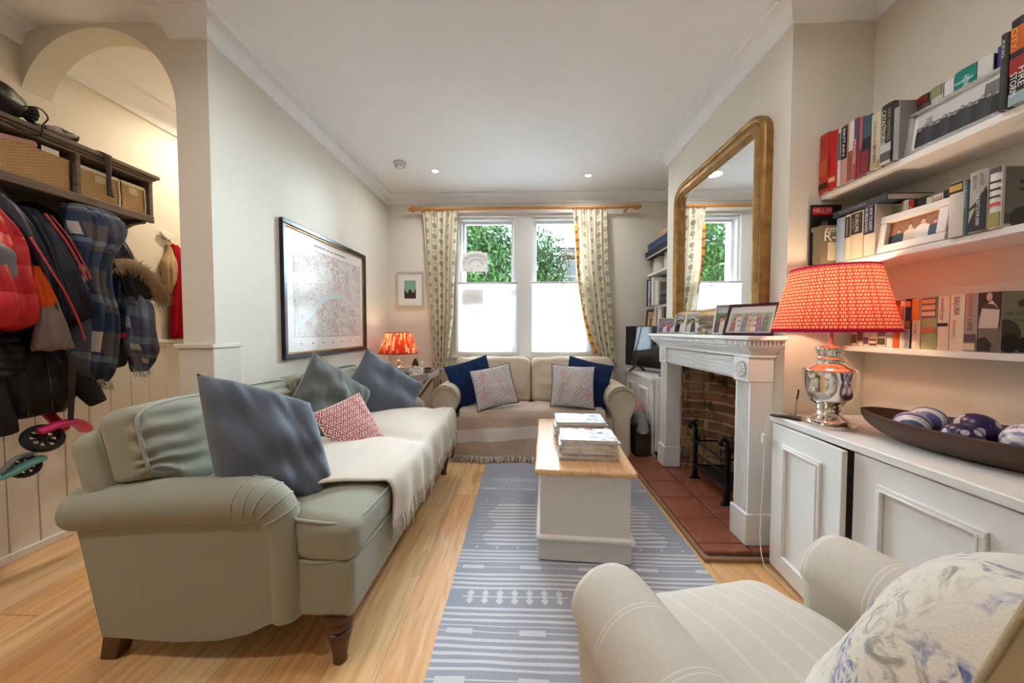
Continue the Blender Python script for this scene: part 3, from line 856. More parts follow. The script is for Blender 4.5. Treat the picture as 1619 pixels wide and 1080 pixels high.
# ------------------------------------------------------------------ rug
def rug_mat():
    m = Mat('striped_rug', rough=.95, spec=.1)
    x0, y, _ = m.xyz('Object')         # origin at the rug's centre
    w = m.noise(m.vec(x0*2.2, y*5), 1.4, 2.)
    y = y+1.69+(w-.5)*.016
    X = x0+.5825
    c1 = c8(166, 168, 178); c2 = c8(226, 224, 222)
    def band(a, b): return y.inb(a, b)
    xx = (X-.585).ab()
    xs = m.noise(m.vec(x0*3, y*40), 1., 1.)
    thin = (((y/.0275).fr()) < .44)*(band(1.075, 1.20).mx(band(1.245, 1.345)).mx(band(1.43, 1.54)).mx(band(1.60, 1.69)).mx(band(.45, 1.02)))
    big = ((y/.036).fr()).inb(.2, .68)*band(1.735, 2.16)*(xx < .46-(y*27).sn()*.03)
    tail = ((y/.036).fr()).inb(.38, .5)*band(1.735, 2.16)*(xx < .545)
    dx = (X/.052).fr()-.5
    dots = ((dx.ab()*.052+((y-1.715).ab().mn((y-2.185).ab()))) < .0085)*((X/.104).fr() > .5)
    oval = lambda yc: (((y-yc).ab() < .011)*(((X-.03)/.27).fr() < .36)).mx(((y-yc).ab() < .0025))
    ov = oval(1.568).mx(oval(1.222)).mx(oval(1.045)).mx(oval(2.36)*.8)
    k = (X/.062).fr()-.5
    dia = ((k.ab()*.062+(((y-1.388).ab()-.021).ab()*.85)) < .016).mx((y-1.388).ab() < .003).mx((k.ab()*.062+(y-1.388).ab()*2.2) < .022)
    dia = dia*(X.inb(.06, .50).mx(X.inb(.62, 1.1)))
    dia2 = (((X/.03).fr()-.5).ab()*.03+(((y-2.50).ab()-.012).ab()) < .009)*(X > .1)*(X < 1.06)
    dk = ((y/.03).fr() < .16)*band(2.55, 2.75).mx(band(2.23, 2.32))
    f = thin.mx(big).mx(tail).mx(dots).mx(ov).mx(dia).mx(dia2)
    n = m.noise(scale=120., detail=2.)
    c = m.mix(dk*.5, c1, c8(92, 98, 112))
    c = m.mix(f*(.62+n*.45), c, c2)
    m.set('Base Color', m.mix(n*.22, c, c8(130, 132, 142))); m.bump(m.noise(scale=260., detail=2.)+f*.5, .35, .004)
    return m.mat
mb = MB().grid(lambda u, v: (lerp(-.315, .85, u)+.008*nz(v*9, 3)*(abs(u-.5) > .45), lerp(.55, 2.83, v), .006+.003*nz(u*5, v*9, 1)+.010*exp(-((v-.915)/.012)**2)*abs(sin(u*9))*sstep(.2, .9, 1-u)), 50, 110)
mb.grid(lambda u, v: (lerp(-.315, .85, u), lerp(.55, 2.83, v), .001), 1, 1, flip=True)
tag(mb.build('rug', rug_mat(), smooth=180, at=None), 'flat woven grey blue rug with white stripes and diamonds under the white chest', 'rug')

# ------------------------------------------------------------------ blanket chest
CH = thing('blanket_chest', 'white painted blanket chest with a pine lid holding piles of magazines', 'chest', (.32, 2.055, .012), (0, 0, radians(-3.6)))
CP = plain('chest_paint', c8(224, 220, 212), .45)
def pine():
    m = Mat('pine_top', rough=.4, spec=.4)
    x, y, z = m.xyz()
    g = m.noise(m.vec(x*22, y*1.1, z*9), 2., 4., .6, 1.3)
    m.set('Base Color', m.ramp(g, [(.3, c8(206, 150, 96)), (.5, c8(226, 184, 136)), (.7, c8(198, 136, 84))])); m.bump(g, .1, .003)
    return m.mat
MB().box(-.213, .213, -.445, .445, .09, .418).build('body', CP, CH, W=False, bevel=.006)
MB().box(-.219, .219, -.451, .451, 0, .098).build('plinth', CP, CH, W=False, bevel=.004)
q = []
for k in range(9):
    a = radians(-90+180*k/8); q.append((a, .012*cos(a), .012*sin(a)))
mb = MB()
mb.softbox(.466, .93, .026, .012, k=4, n=4, M=Matrix.Translation((0, 0, .11)))
mb.build('plinth_moulding', CP, CH, W=False)
MB().softbox(.478, .945, .028, .0115, k=4, n=4, M=Matrix.Translation((0, 0, .434))).build('lid', pine(), CH, W=False)

# ------------------------------------------------------------------ magazines
def mag_mat(seed):
    rnd = random.Random(seed); h = [c8(*rnd.choice([(120, 150, 140), (176, 120, 120), (96, 130, 170), (190, 186, 180), (150, 140, 176), (206, 196, 170), (90, 92, 104), (160, 60, 60)])) for _ in range(3)]
    m = Mat('cover_print_%d' % seed, rough=.3, spec=.5)
    x, y, z = m.xyz()
    v = m.voro(m.vec(x*14+seed, y*17, seed), 1.); n = m.noise(m.vec(x*20, y*20, seed), 1.2, 3.)
    c = m.mix(((n-.48)*7).mx(0), c8(232, 236, 236), h[0]); c = m.mix((v < .28)*(x > .02), c, h[1]); c = m.mix((y > .075)*((x*90).sn() > -.3)*(x < .06), c, h[2])
    m.set('Base Color', c); return m.mat
PAGE = plain('page_edges', c8(228, 220, 204), .8)
def page_mat():
    m = Mat('page_block', rough=.85, spec=.1)
    x, y, z = m.xyz()
    s = ((z*1400+(m.noise(scale=30.)*6)).sn()*.5+.5)
    m.set('Base Color', m.mix(s*.45, c8(230, 222, 206), c8(176, 164, 146))); return m.mat
PAGES = page_mat()
def magazine(x, y, z, th, rot, seed, label, group, w=.285, d=.212):
    t = thing('magazine', label, 'magazine', (x, y, z), (0, 0, radians(rot)), group)
    cm = mag_mat(seed)
    mb = MB().box(-w/2, w/2, -d/2, d/2, 0, .0012).box(-w/2, w/2, -d/2, d/2, th-.0012, th).box(-w/2, -w/2+.0015, -d/2, d/2, 0, th)
    mb.build('cover', cm, t, W=False, smooth=0)
    MB().box(-w/2+.0015, w/2-.002, -d/2+.0015, d/2-.0015, .0012, th-.0012).build('page_block', PAGES, t, W=False, smooth=0)
MZ = .012+.448+.001
rnd = random.Random(21)
pos = ['topmost', 'second from the top', 'third from the top', 'fourth from the top', 'fifth from the top', 'sixth from the top', 'seventh from the top', 'eighth from the top', 'ninth from the top']
ths = [.015, .010, .013, .009, .016, .011, .014, .012]
z = MZ
for k, th in enumerate(ths):
    lab = 'magazine with white and blue cover, topmost of the pile closest to the camera' if k == len(ths)-1 else 'magazine %s in the pile closest to the camera' % pos[len(ths)-1-k]
    magazine(.337+rnd.uniform(-.014, .012)*(k < 7), 1.815+rnd.uniform(-.009, .009)*(k < 7), z, th, -3.5+rnd.uniform(-2.5, 2.5), 100+k, lab, 'front pile of magazines'); z += th+.0008
ths = [.016, .014, .017, .012, .015, .018, .013, .016]
z = MZ
for k, th in enumerate(ths):
    lab = 'magazine with white and green cover, topmost of the pile closest to the beige sofa' if k == len(ths)-1 else 'magazine %s in the pile closest to the beige sofa' % pos[len(ths)-1-k]
    magazine(.338+rnd.uniform(-.012, .01)*(k < 7), 2.075+rnd.uniform(-.008, .008)*(k < 7), z, th, -3.5+rnd.uniform(-3, 3), 200+k, lab, 'rear pile of magazines', d=.214); z += th+.0008

# ------------------------------------------------------------------ armchair at the camera
def stripe_arm():
    m = Mat('striped_linen', rough=.9, spec=.15)
    x, y, z = m.xyz()
    p = (x/.064).fr()
    s = p.inb(.44, .47).mx(p.inb(.53, .56))
    t = m.noise(scale=80.); 
    c = m.mix(s*.7, c8(208, 198, 184), c8(232, 224, 212))
    m.set('Base Color', m.mix(t*.22, c, c8(170, 158, 142))); m.bump(m.noise(scale=300.), .25, .003); return m.mat
def stripe_roll():
    m = Mat('striped_linen_roll', rough=.9, spec=.15)
    x, y, z = m.xyz()
    p = (y/.135+.2).fr()
    s = p.inb(.455, .475).mx(p.inb(.525, .545))
    t = m.noise(scale=80.)
    c = m.mix(s*.7, c8(208, 198, 184), c8(232, 224, 212))
    m.set('Base Color', m.mix(t*.22, c, c8(170, 158, 142))); m.bump(m.noise(scale=300.), .25, .003); return m.mat
SA, SR = stripe_arm(), stripe_roll()
AC = thing('armchair', 'pale beige striped armchair at the camera, facing the window', 'armchair', (.555, .52, 0), (0, 0, radians(12)))
def warp(o, u, v, w):
    z = o.z
    z -= .045*sstep(.35, 1, v)*clamp(w*1.1)
    return (o.x, o.y, z+.004*nz(o.x*6, o.y*6))
MB().softbox(.46, .76, .15, .055, k=4, n=12, crown=.03, warp=warp, M=Matrix.Translation((0, .06, .385))).build('seat_cushion', SA, AC, W=False, smooth=180)
MB().softbox(.50, .66, .26, .03, M=Matrix.Translation((0, .0, .20))).build('seat_base', SA, AC, W=False)
for sg in (-1, 1):
    m = MB()
    pr = []
    def sec(t):     # t 0 front .. 1 back : cross-section centre height
        return .50+.055*t
    n = 30; vs = []; fs = []
    ts = [0, .012, .04, .1, .25, .45, .7, 1.]
    for j, t in enumerate(ts):
        yy = .325-.78*t; zc = sec(t); s = (.80, .93, .985, 1, 1, 1, 1, 1)[j]
        for k in range(n):
            a = 2*pi*k/n; rx, rz = .092*s, .098*s
            x = sg*.305+rx*cos(a); z = zc+rz*sin(a)
            if sin(a) < -.2: x = sg*.305+rx*.86*cos(a)*(1); z = lerp(zc-.02, .08, clamp((-sin(a)-.2)/.8))
            vs.append((x, yy+(.0), z))
    for j in range(len(ts)-1):
        for k in range(n):
            k2 = (k+1) % n; fs.append((j*n+k, (j)*n+k2, (j+1)*n+k2, (j+1)*n+k))
    fs.append(tuple(range(n))); fs.append(tuple((len(ts)-1)*n+k for k in range(n))[::-1])
    o = m.add(vs, fs).build('arm', SR, AC, W=False, smooth=70)
    continue
    pts = [(sg*.305+.084*cos(a), .322, .50+.088*sin(a)) if sin(a) > -.2 else (sg*.305+.084*.86*cos(a), .322, lerp(.48, .10, clamp((-sin(a)-.2)/.8))) for a in [2*pi*k/40 for k in range(40)]]
    MB().tube(pts, .004, 6, closed=True).build('piping', SR, o, W=False, smooth=180)
MB().softbox(.64, .14, .56, .06, M=Matrix.Translation((0, -.40, .50)) @ Matrix.Rotation(radians(-10), 4, 'X')).build('back', SA, AC, W=False)
for x in (-.28, .28):
    for y in (-.36, .27): MB().lathe([(.016, 0), (.024, .08)], 14, Matrix.Translation((x, y, 0))).build('leg', WOODD, AC, W=False)
def toile():
    m = Mat('toile_print', rough=.85, spec=.15)
    u, v, _ = m.xyz('UV')
    ox, oy, oz = m.xyz(); vv = m.vec(ox*10.5, oy*10.5, oz*10.5)
    a = m.noise(vv, 1., 4., .6, .8); b = m.noise(m.vec(ox*34, oy*34, oz*34), 1., 4., .65, 1.5); k = m.voro(m.vec(ox*6, oy*6, oz*6), 1.)
    msk = (((a-.5)*8).mx(0).mn(1))*(((b-.44)*7).mx(0).mn(1))
    c = m.mix(msk, c8(234, 226, 212), c8(98, 118, 176))
    tan = (((k-.55)*5).mx(0).mn(1))*(((b-.5)*7).mx(0).mn(1))
    c = m.mix(tan*.8, c, c8(146, 134, 122))
    m.set('Base Color', c); m.bump(m.noise(scale=300.), .2, .003); return m.mat
cushion('cushion', 'plump cream cushion with blue toile print and beige back in the armchair', .50, .50, .28,
        frame_m((.575, .41, .615), (-.31, .92, .22), (0, .2, 1), roll=radians(10)), [toile(), fabric('ticking', c8(206, 186, 150), 60, .3)], seed=31, wr=.014, pinch=.05, group='cushions in the armchair', pipe=(fabric('beige_cord', c8(196, 180, 150)), .003))
cushion('cushion', 'pale blue plain cushion at the very corner of the armchair', .36, .36, .13,
        frame_m((.70, .16, .68), (-.75, .1, .55)), [fabric('pale_blue', c8(176, 196, 206), 60, .3)], seed=33, group='cushions in the armchair')
# ------------------------------------------------------------------ hearth
def tile_mat():
    m = Mat('quarry_tile', rough=.38, spec=.45)
    n = m.noise(scale=6., detail=4.); n2 = m.noise(scale=22., detail=3.)
    x, y, z = m.xyz()
    wn = m.n('ShaderNodeTexWhiteNoise'); m.nt.links.new(m.vec((x/.24).fl(), (y/.24).fl()), wn.inputs['Vector']); t = E(m.nt, wn.outputs[0])
    c = m.mix(t*.5+(n-.4)*1.1, c8(150, 84, 60), c8(108, 60, 44))
    m.set('Base Color', m.mix(((n2-.56)*6).mx(0)*.4, c, c8(196, 132, 96))); m.set('Roughness', .3+.3*n); m.bump(n2, .12, .004); return m.mat
TILE = tile_mat()
OAKT = plain('worn_oak_edge', c8(150, 116, 84), .5)
HE = thing('hearth', 'raised terracotta quarry tile hearth with a wooden edge strip under the fireplace', 'hearth', (1.06, 2.3, 0))
MB().box(.905, XB-.002, 1.665, 2.955, 0, .024).box(XB-.002, 1.49, OY0+.03, OY1-.03, 0, .024).build('mortar_bed', plain('dark_mortar', c8(84, 66, 56), .9), HE, smooth=0)
mb = MB()
ys = [1.668]+[1.735+.239*k for k in range(6)]
for j in range(len(ys)-1):
    for x0, x1 in ((.889, 1.116), (1.122, 1.346)):
        a, b = ys[j]+.003, ys[j+1]-.003
        if x0 > 1. and (a < OY0 or b > OY1): x1 = 1.231
        mb.box(x0, x1, a, b, .016, .040)
mb.box(1.352, 1.44, 1.98, 2.55, .016, .04)
mb.build('tiling', TILE, HE, bevel=.005)
MB().box(.872, .902, 1.650, 2.96, 0, .022).box(.872, 1.20, 1.640, 1.664, 0, .022).build('edge_strip', OAKT, HE, bevel=.006)

# ------------------------------------------------------------------ fire surround
FS = thing('fire_surround', 'white painted fire surround with fluted pilasters and a dentil mantel shelf', 'fireplace', (1.17, 2.275, .04))
PX = 1.122; W2 = XB-.001
for ya, yb in ((1.722, 1.838), (2.712, 2.828)):
    m = MB()
    n = 9; pts = [(W2, ya), (PX, ya)]
    w = (yb-ya-.02)/n
    for k in range(n):
        c = ya+.01+w*k
        pts += [(PX, c), (PX, c+w*.12), (PX+.007, c+w*.3), (PX+.007, c+w*.7), (PX, c+w*.88)]
    pts += [(PX, yb), (W2, yb)]
    m.prism(pts, 'z', .20, .862)
    m.build('pilaster', WHITE, FS, smooth=30)
    MB().box(PX-.014, W2, ya-.008, yb+.008, .0405, .20).build('plinth_block', WHITE, FS, bevel=.004)
    cb = MB().box(PX-.012, W2, ya-.004, yb+.004, .862, .985).build('corner_block', WHITE, FS, bevel=.003)
    yc = (ya+yb)/2; R = Matrix.Translation((PX-.012, yc, .923)) @ Matrix.Rotation(radians(-90), 4, 'Y')
    r = MB().lathe([(.0, .010), (.012, .010), (.016, .005), (.03, .006), (.034, .0)], 24, R)
    for k in range(14):
        a = 2*pi*k/14; r.ball((.036*cos(a), .036*sin(a), .004), .0095, 10, 6, 0, R, (1, 1, .7))
        r.ball((.020*cos(a), .020*sin(a), .008), .005, 8, 5, 0, R, (1, 1, .8))
    r.build('rosette', WHITE, cb)
m = MB(); pts = [(W2, .865), (PX+.012, .865), (PX+.012, .872)]
nf = 9
for k in range(nf):
    z = .874+.1*k/nf; h = .1/nf
    for q in range(6):
        a = pi*q/5; pts.append((PX+.006-.008*sin(a), z+h*q/5))
pts += [(PX+.012, .98), (W2, .98)]
m.prism(pts, 'y', 1.842, 2.708); m.build('frieze', WHITE, FS, smooth=25)
m = MB(); ya, yb = 1.716, 2.834
def slab(d, z0, z1): m.box(PX-d, W2, ya-d, yb+d, z0, z1)
slab(.012, .985, 1.0)
for k in range(5): slab(.016+.008*k, 1.0+.008*k, 1.008+.008*k)
slab(.05, 1.04, 1.046)
m.build('cornice', WHITE, FS, bevel=.0015, seg=1)
m = MB()
y = ya-.05
while y < yb+.05:
    m.box(PX-.062, PX-.045, y, y+.011, 1.046, 1.068); y += .019
x = PX-.055
while x < W2-.012:
    m.box(x, x+.011, ya-.062, ya-.045, 1.046, 1.068); m.box(x, x+.011, yb+.045, yb+.062, 1.046, 1.068); x += .019
m.box(PX-.05, W2, ya-.05, yb+.05, 1.046, 1.07)
m.build('dentil', WHITE, FS, smooth=0)
m = MB(); m.box(PX-.072, W2, ya-.085, yb+.085, 1.07, 1.092); m.build('mantel_shelf', WHITE, FS, bevel=.006)
MANT = 1.0925

# ------------------------------------------------------------------ fire grate
IRON = plain('black_iron', c8(34, 34, 38), .45, .6)
FG = thing('fire_grate', 'black iron fire grate with scrolled uprights on the tiled hearth', 'fire grate', (1.33, 2.31, .0405))
for y in (2.115, 2.505):
    g = MB()
    g.prism([(1.215, .0405), (1.285, .0405), (1.268, .06), (1.262, .12), (1.262, .40), (1.24, .40), (1.24, .12), (1.233, .06)], 'y', y-.013, y+.013)
    sp = [(1.251, y, .39), (1.251, y, .415), (1.246, y, .435), (1.232, y, .447), (1.214, y, .445), (1.204, y, .432), (1.208, y, .419), (1.219, y, .417)]
    g.tube(bezier(sp, 5), .0125, 10)
    g.build('upright', IRON, FG, bevel=.003)
for z in (.135, .225, .315):
    MB().tube([(1.251, 2.115, z), (1.251, 2.505, z)], .0085, 10).build('front_bar', IRON, FG)
for y in (2.128, 2.492):
    MB().tube([(1.251, y, .32), (1.46, y, .32)], .007, 8).tube([(1.251, y, .14), (1.46, y, .14)], .007, 8).build('side_bar', IRON, FG)
g = MB()
for k in range(9): g.tube([(1.262+.022*k, 2.12, .135), (1.262+.022*k, 2.5, .135)], .006, 6)
for x in (1.262, 1.45): g.tube([(x, 2.12, .135), (x, 2.12, .041)], .008, 6) if x > 1.3 else None; g.tube([(x, 2.5, .135), (x, 2.5, .041)], .008, 6) if x > 1.3 else None
g.build('basket_floor', IRON, FG)
g = MB(); g.box(1.30, 1.46, 2.098, 2.110, .10, .52); g.build('side_plate', IRON, FG, bevel=.004)

# ------------------------------------------------------------------ overmantel mirror
def gold():
    m = Mat('antique_gilt', c8(160, 120, 66), .38, .75)
    n = m.noise(scale=18., detail=4.); m.set('Base Color', m.mix((n-.35)*1.6, c8(172, 132, 78), c8(104, 72, 40))); m.set('Roughness', .3+.3*n); m.bump(n, .15, .003); return m.mat
GOLD = gold()
MI = thing('mirror', 'large gilt framed overmantel mirror with rounded upper corners on the chimney breast', 'mirror', (1.21, 2.28, 1.17))
my0, my1, mz0, mz1, rc = 1.765, 2.80, 1.165, 2.235, .13
def outline(d, n=12):
    pts = [(my0+d, mz0+d)]
    pts = []
    R = max(rc-d, .012)
    pts += [(my1-d, mz0+d), (my1-d, mz1-d-R)]
    for k in range(1, n+1): a = pi/2*k/n; pts.append((my1-d-R+R*cos(a), mz1-d-R+R*sin(a)))
    pts.append((my0+d+R, mz1-d))
    for k in range(1, n+1): a = pi/2+pi/2*k/n; pts.append((my0+d+R+R*cos(a), mz1-d-R+R*sin(a)))
    pts.append((my0+d, mz0+d)); return pts
prof = [(0, W2), (0, 1.20), (.006, 1.192), (.016, 1.188), (.026, 1.192), (.032, 1.198), (.038, 1.196), (.06, 1.186), (.072, 1.187), (.080, 1.196), (.084, 1.205), (.09, 1.206), (.095, 1.214), (.098, 1.224)]
rings = [[(x, p[0], p[1]) for p in outline(d)] for d, x in prof]
n = len(rings[0]); vs = [v for r in rings for v in r]; fs = []
for j in range(len(rings)-1):
    for k in range(n): k2 = (k+1) % n; fs.append((j*n+k, (j+1)*n+k, (j+1)*n+k2, j*n+k2))
fr = MB().add(vs, fs).build('frame', GOLD, MI, smooth=35)
bd = MB(); o = outline(.034); L = 0
for (ya, za), (yb, zb) in zip(o, o[1:]+o[:1]):
    d = sqrt((yb-ya)**2+(zb-za)**2); t = .0
    while L < d:
        bd.ball((1.196, lerp(ya, yb, L/d), lerp(za, zb, L/d)), .0048, 6, 4); L += .0105
    L -= d
bd.build('beading', GOLD, fr)
mg = Mat('mirror_glass', (.93, .94, .94, 1), .015, 1.); g = outline(.094)
MB().prism(g, 'x', 1.222, 1.226).build('glass', mg.mat, MI, smooth=0)

# ------------------------------------------------------------------ photographs
SKIN = plain('print_skin', c8(214, 164, 132), .5)
def photo_frame(name, label, w, h, b, M, fmat, people, bgs, mount=0., depth=.016, cat='photo frame', group=None, stand=True, gloss=.25, mmat=None, lip=True):
    """M: local x right, y up, z out of the picture; origin at the middle of the frame's lower edge"""
    root = thing(name, label, cat, M.to_translation(), M.to_euler(), group)
    f = MB()
    for x0, x1, y0, y1 in ((-w/2, w/2, 0, b), (-w/2, w/2, h-b, h), (-w/2, -w/2+b, b, h-b), (w/2-b, w/2, b, h-b)): f.box(x0, x1, y0, y1, 0, depth)
    f.box(-w/2, w/2, 0, h, -.004, 0)
    f.build('frame', fmat, root, W=False, bevel=.002, seg=1)
    iw, ih = w-2*b, h-2*b
    if mount:
        MB().box(-iw/2, iw/2, b, h-b, 0, .003).build('mount', mmat or plain('mount_card', c8(240, 238, 232), .9), root, W=False, smooth=0)
    x0, x1, y0, y1 = -iw/2+mount, iw/2-mount, b+mount, h-b-mount
    z = .0045; W_, H_ = x1-x0, y1-y0
    mats = []; mi = {}
    def mt(c):
        if c not in mi: mi[c] = len(mats); mats.append(plain('print_%d_%d_%d' % c, c8(*c), gloss, spec=.4))
        return mi[c]
    p = MB()
    for (u0, v0, u1, v1, c) in bgs: z += .0001; p.box(x0+W_*u0, x0+W_*u1, y0+H_*v0, y0+H_*v1, .003, z, mt(c))
    for (u, v, s, body, skin, hair) in people:
        cx, cy = x0+W_*u, y0+H_*v; hs = H_*s; z += .0001
        p.add([(cx-hs*.28, y0, z), (cx+hs*.28, y0, z), (cx+hs*.26, cy-hs*.20, z), (cx+hs*.1, cy-hs*.1, z), (cx-hs*.1, cy-hs*.1, z), (cx-hs*.26, cy-hs*.20, z)], [(0, 1, 2, 3, 4, 5)], mt(body))
        p.disc((cx, cy+hs*.035, z+.00003), hs*.125, 12, mt(hair), None, hs*.15); p.disc((cx, cy, z+.00006), hs*.1, 12, mt(skin), None, hs*.125)
    p.build('print', mats, root, W=False, smooth=0)
    if stand: MB().prism([(.0, -.004), (h*.86, -.004), (h*.80, -.007), (.0, -h*.30)], 'x', -.012, .012, M=Matrix(((1, 0, 0, 0), (0, 1, 0, 0), (0, 0, 1, 0), (0, 0, 0, 1)))).build('strut', plain('frame_back', c8(40, 36, 34), .8), root, W=False, smooth=0)
    return root
def stand_m(x, y, z, nrm, lean=12):
    n = Vector((nrm[0], nrm[1], 0)).normalized(); up = Vector((0, 0, 1)); a = radians(lean)
    zz = n*cos(a)+up*sin(a); yy = up*cos(a)-n*sin(a); xx = yy.cross(zz)
    M = Matrix((xx, yy, zz)).transposed().to_4x4(); M.translation = Vector((x, y, z)); return M
sk, sk2 = (220, 172, 140), (206, 150, 120)
dk, wh = (40, 38, 44), (226, 222, 218)
SILV = plain('silver_frame', c8(206, 206, 206), .25, .7); WHF = plain('white_frame', c8(232, 230, 226), .4); BLF = plain('black_frame', c8(28, 26, 28), .35); PLUM = plain('plum_frame', c8(70, 34, 52), .3)
GM = 'photo frames on the mantel shelf'
fam = lambda cols, v=.5, s=.9: [(u, v+.05*((i*7) % 3), s, c, sk if i % 2 else sk2, (90, 60, 40) if i % 3 else (60, 44, 36)) for i, (u, c) in enumerate(cols)]
gr = [(0, 0, 1, 1, (120, 140, 110)), (0, .75, 1, 1, (200, 206, 210))]
photo_frame('photo_frame', 'silver edged family photo at the end of the mantel closest to the television', .155, .125, .009, stand_m(1.128, 2.715, MANT, (-.62, -.78), 20), SILV, fam([(.2, (110, 90, 150)), (.4, wh), (.6, (150, 90, 130)), (.8, wh)]), [(0, 0, 1, 1, (176, 160, 190)), (0, 0, 1, .3, (120, 110, 120))], group=GM)
photo_frame('photo_frame', 'dark backed upright frame tucked behind the silver edged photo on the mantel', .11, .15, .010, stand_m(1.165, 2.57, MANT, (-.80, -.6), 14), SILV, fam([(.35, dk), (.68, wh)], .6), gr, group=GM)
photo_frame('photo_frame', 'narrow white framed photo beside the birch bark pot on the mantel', .12, .15, .010, stand_m(1.14, 2.35, MANT, (-.78, -.62), 18), WHF, fam([(.35, wh), (.65, (90, 90, 110))], .6), gr, group=GM)
photo_frame('photo_frame', 'tall white framed photo steeply tilted between the birch bark pot and the plum frame', .115, .185, .009, stand_m(1.115, 1.945, MANT, (-.70, -.71), 24), WHF, fam([(.3, (130, 90, 100)), (.55, wh), (.78, (80, 100, 120))], .5, .7), gr, group=GM)
photo_frame('photo_frame', 'largest mantel photo, many children in a plum edged frame beside the lamp shade', .225, .175, .010, stand_m(1.118, 1.752, MANT, (-.82, -.57), 26), PLUM, [(u, .22+.19*r+.03*((i*3+r) % 3), .34, c, sk if (i+r) % 2 else sk2, (96, 66, 44)) for r in (2, 1, 0) for i, (u, c) in enumerate([(.10+.02*r, (176, 110, 116)), (.24-.02*r, wh), (.37+.01*r, (130, 146, 170)), (.50, (206, 184, 150)), (.62+.02*r, wh), (.75-.02*r, (150, 120, 150)), (.88, (120, 140, 120))])], [(0, 0, 1, 1, (170, 180, 160)), (0, .8, 1, 1, (214, 220, 222))], mount=.012, group=GM)
def birch():
    m = Mat('birch_bark', rough=.8, spec=.2)
    x, y, z = m.xyz()
    n = m.noise(m.vec(x*9, y*9, z*26), 1.6, 4., .65); k = m.voro(m.vec(x*18, y*18, z*16), 1.)
    c = m.mix(((n-.42)*4), c8(186, 172, 152), c8(86, 66, 52)); m.set('Base Color', m.mix((k < .3)*.7, c, c8(222, 216, 206))); m.bump(n, .4, .006); return m.mat
tag(MB().lathe([(.0, .004), (.078, 0), (.08, .006), (.08, .112), (.076, .114), (.07, .112), (.07, .02), (0, .02)], 28, Matrix.Translation((1.13, 2.115, MANT)), cap=False).build('bark_pot', birch()), 'birch bark pot in the middle of the mantel shelf', 'pot')

# ------------------------------------------------------------------ fitted cupboards
SHELFP = plain('shelf_paint', c8(238, 235, 230), .45)
def panel_door(parent, y0, y1, z0, z1, x, open_deg=0, hinge='far', name='door'):
    """face looks to -x"""
    T = Matrix.Translation((x, y1 if hinge == 'far' else y0, 0)) @ Matrix.Rotation(radians(open_deg), 4, 'Z')
    w = y1-y0; s = -1 if hinge == 'far' else 1
    a, b = (-w, 0) if hinge == 'far' else (0, w)
    d = MB().box(0, .02, a, b, z0, z1, 0, T).build(name, SHELFP, parent, bevel=.002, seg=1)
    m = MB(); f = .085
    A, B, C, D = a+f, b-f, z0+.075, z1-.075
    if B-A > .05:
        for (i0, t, p) in ((0, .020, .012), (.012, .007, .016)):
            ii, jj = i0, i0+t
            m.box(-p, 0, A+ii, B-ii, C+ii, C+jj, 0, T).box(-p, 0, A+ii, B-ii, D-jj, D-ii, 0, T).box(-p, 0, A+ii, A+jj, C+jj, D-jj, 0, T).box(-p, 0, B-jj, B-ii, C+jj, D-jj, 0, T)
        m.build('door_moulding', SHELFP, d, bevel=.002, seg=1)
    return d
def cupboard(label, y0, y1, x, ztop, doors, plinth=.03, open_first=0):
    c = thing('fitted_cupboard', label, 'cupboard', ((x+XA)/2, (y0+y1)/2, 0), group=None)
    MB().box(x+.024, XA-.004, y0, y0+.02, 0, ztop-.03).box(x+.024, XA-.004, y1-.02, y1, 0, ztop-.03).box(XA-.02, XA-.004, y0, y1, 0, ztop-.03).box(x+.024, XA-.004, y0, y1, .03, .05).box(x+.03, x+.045, y0, y1, 0, .03).build('carcass', SHELFP, c, smooth=0)
    MB().box(x-.012, XA-.004, y0-.0, y1, ztop-.03, ztop).build('worktop', SHELFP, c, bevel=.004)
    for i, (a, b) in enumerate(doors): panel_door(c, a, b, .022, ztop-.036, x, open_first if i == 0 else 0)
    return c
CT = .727
cupboard('low white fitted cupboard in the alcove under the large red lamp, one door ajar', -.30, B0-.03, 1.162, CT, [(1.235, B0-.035), (.79, 1.228), (.345, .783), (-.10, .338)], open_first=-5)
mb = MB(); 
for k in range(6):
    z = .06+.085*k; mb.box(1.26, 1.40, 1.16, 1.24+.03, z, z+.08, k % 3)
cc = cupboard('low white fitted cupboard in the far alcove carrying the television', B1+.004, YW-.022, 1.13, .70, [(3.44, YW-.05), (B1+.02, 3.435)])
FR1 = 'shelves of the lamp alcove'
def shelf(name, label, x, y0, y1, ztop, th=.024, group=None):
    return tag(MB().box(x, XA-.001, y0, y1, ztop-th, ztop).build(name, SHELFP, bevel=.003), label, 'shelf', group)
shelf('wall_shelf', 'top white shelf of the lamp alcove, carrying the black and white photo', 1.375, -.30, B0-.004, 1.745, group=FR1)
shelf('wall_shelf', 'middle white shelf of the lamp alcove, just above the lamp shade', 1.385, -.30, B0-.004, 1.417, group=FR1)
shelf('wall_shelf', 'lowest, shallow white shelf of the lamp alcove behind the lamp shade', 1.482, -.30, B0-.02, 1.048, group=FR1)
FR2 = 'shelves of the television alcove'
shelf('wall_shelf', 'upper white shelf of the television alcove under the navy box', 1.36, B1+.004, YW-.004, 1.726, group=FR2)
shelf('wall_shelf', 'middle white shelf of the television alcove full of books', 1.36, B1+.004, YW-.004, 1.375, group=FR2)
shelf('wall_shelf', 'lowest white shelf of the television alcove carrying the brown framed photo', 1.36, B1+.004, YW-.004, 1.145, group=FR2)

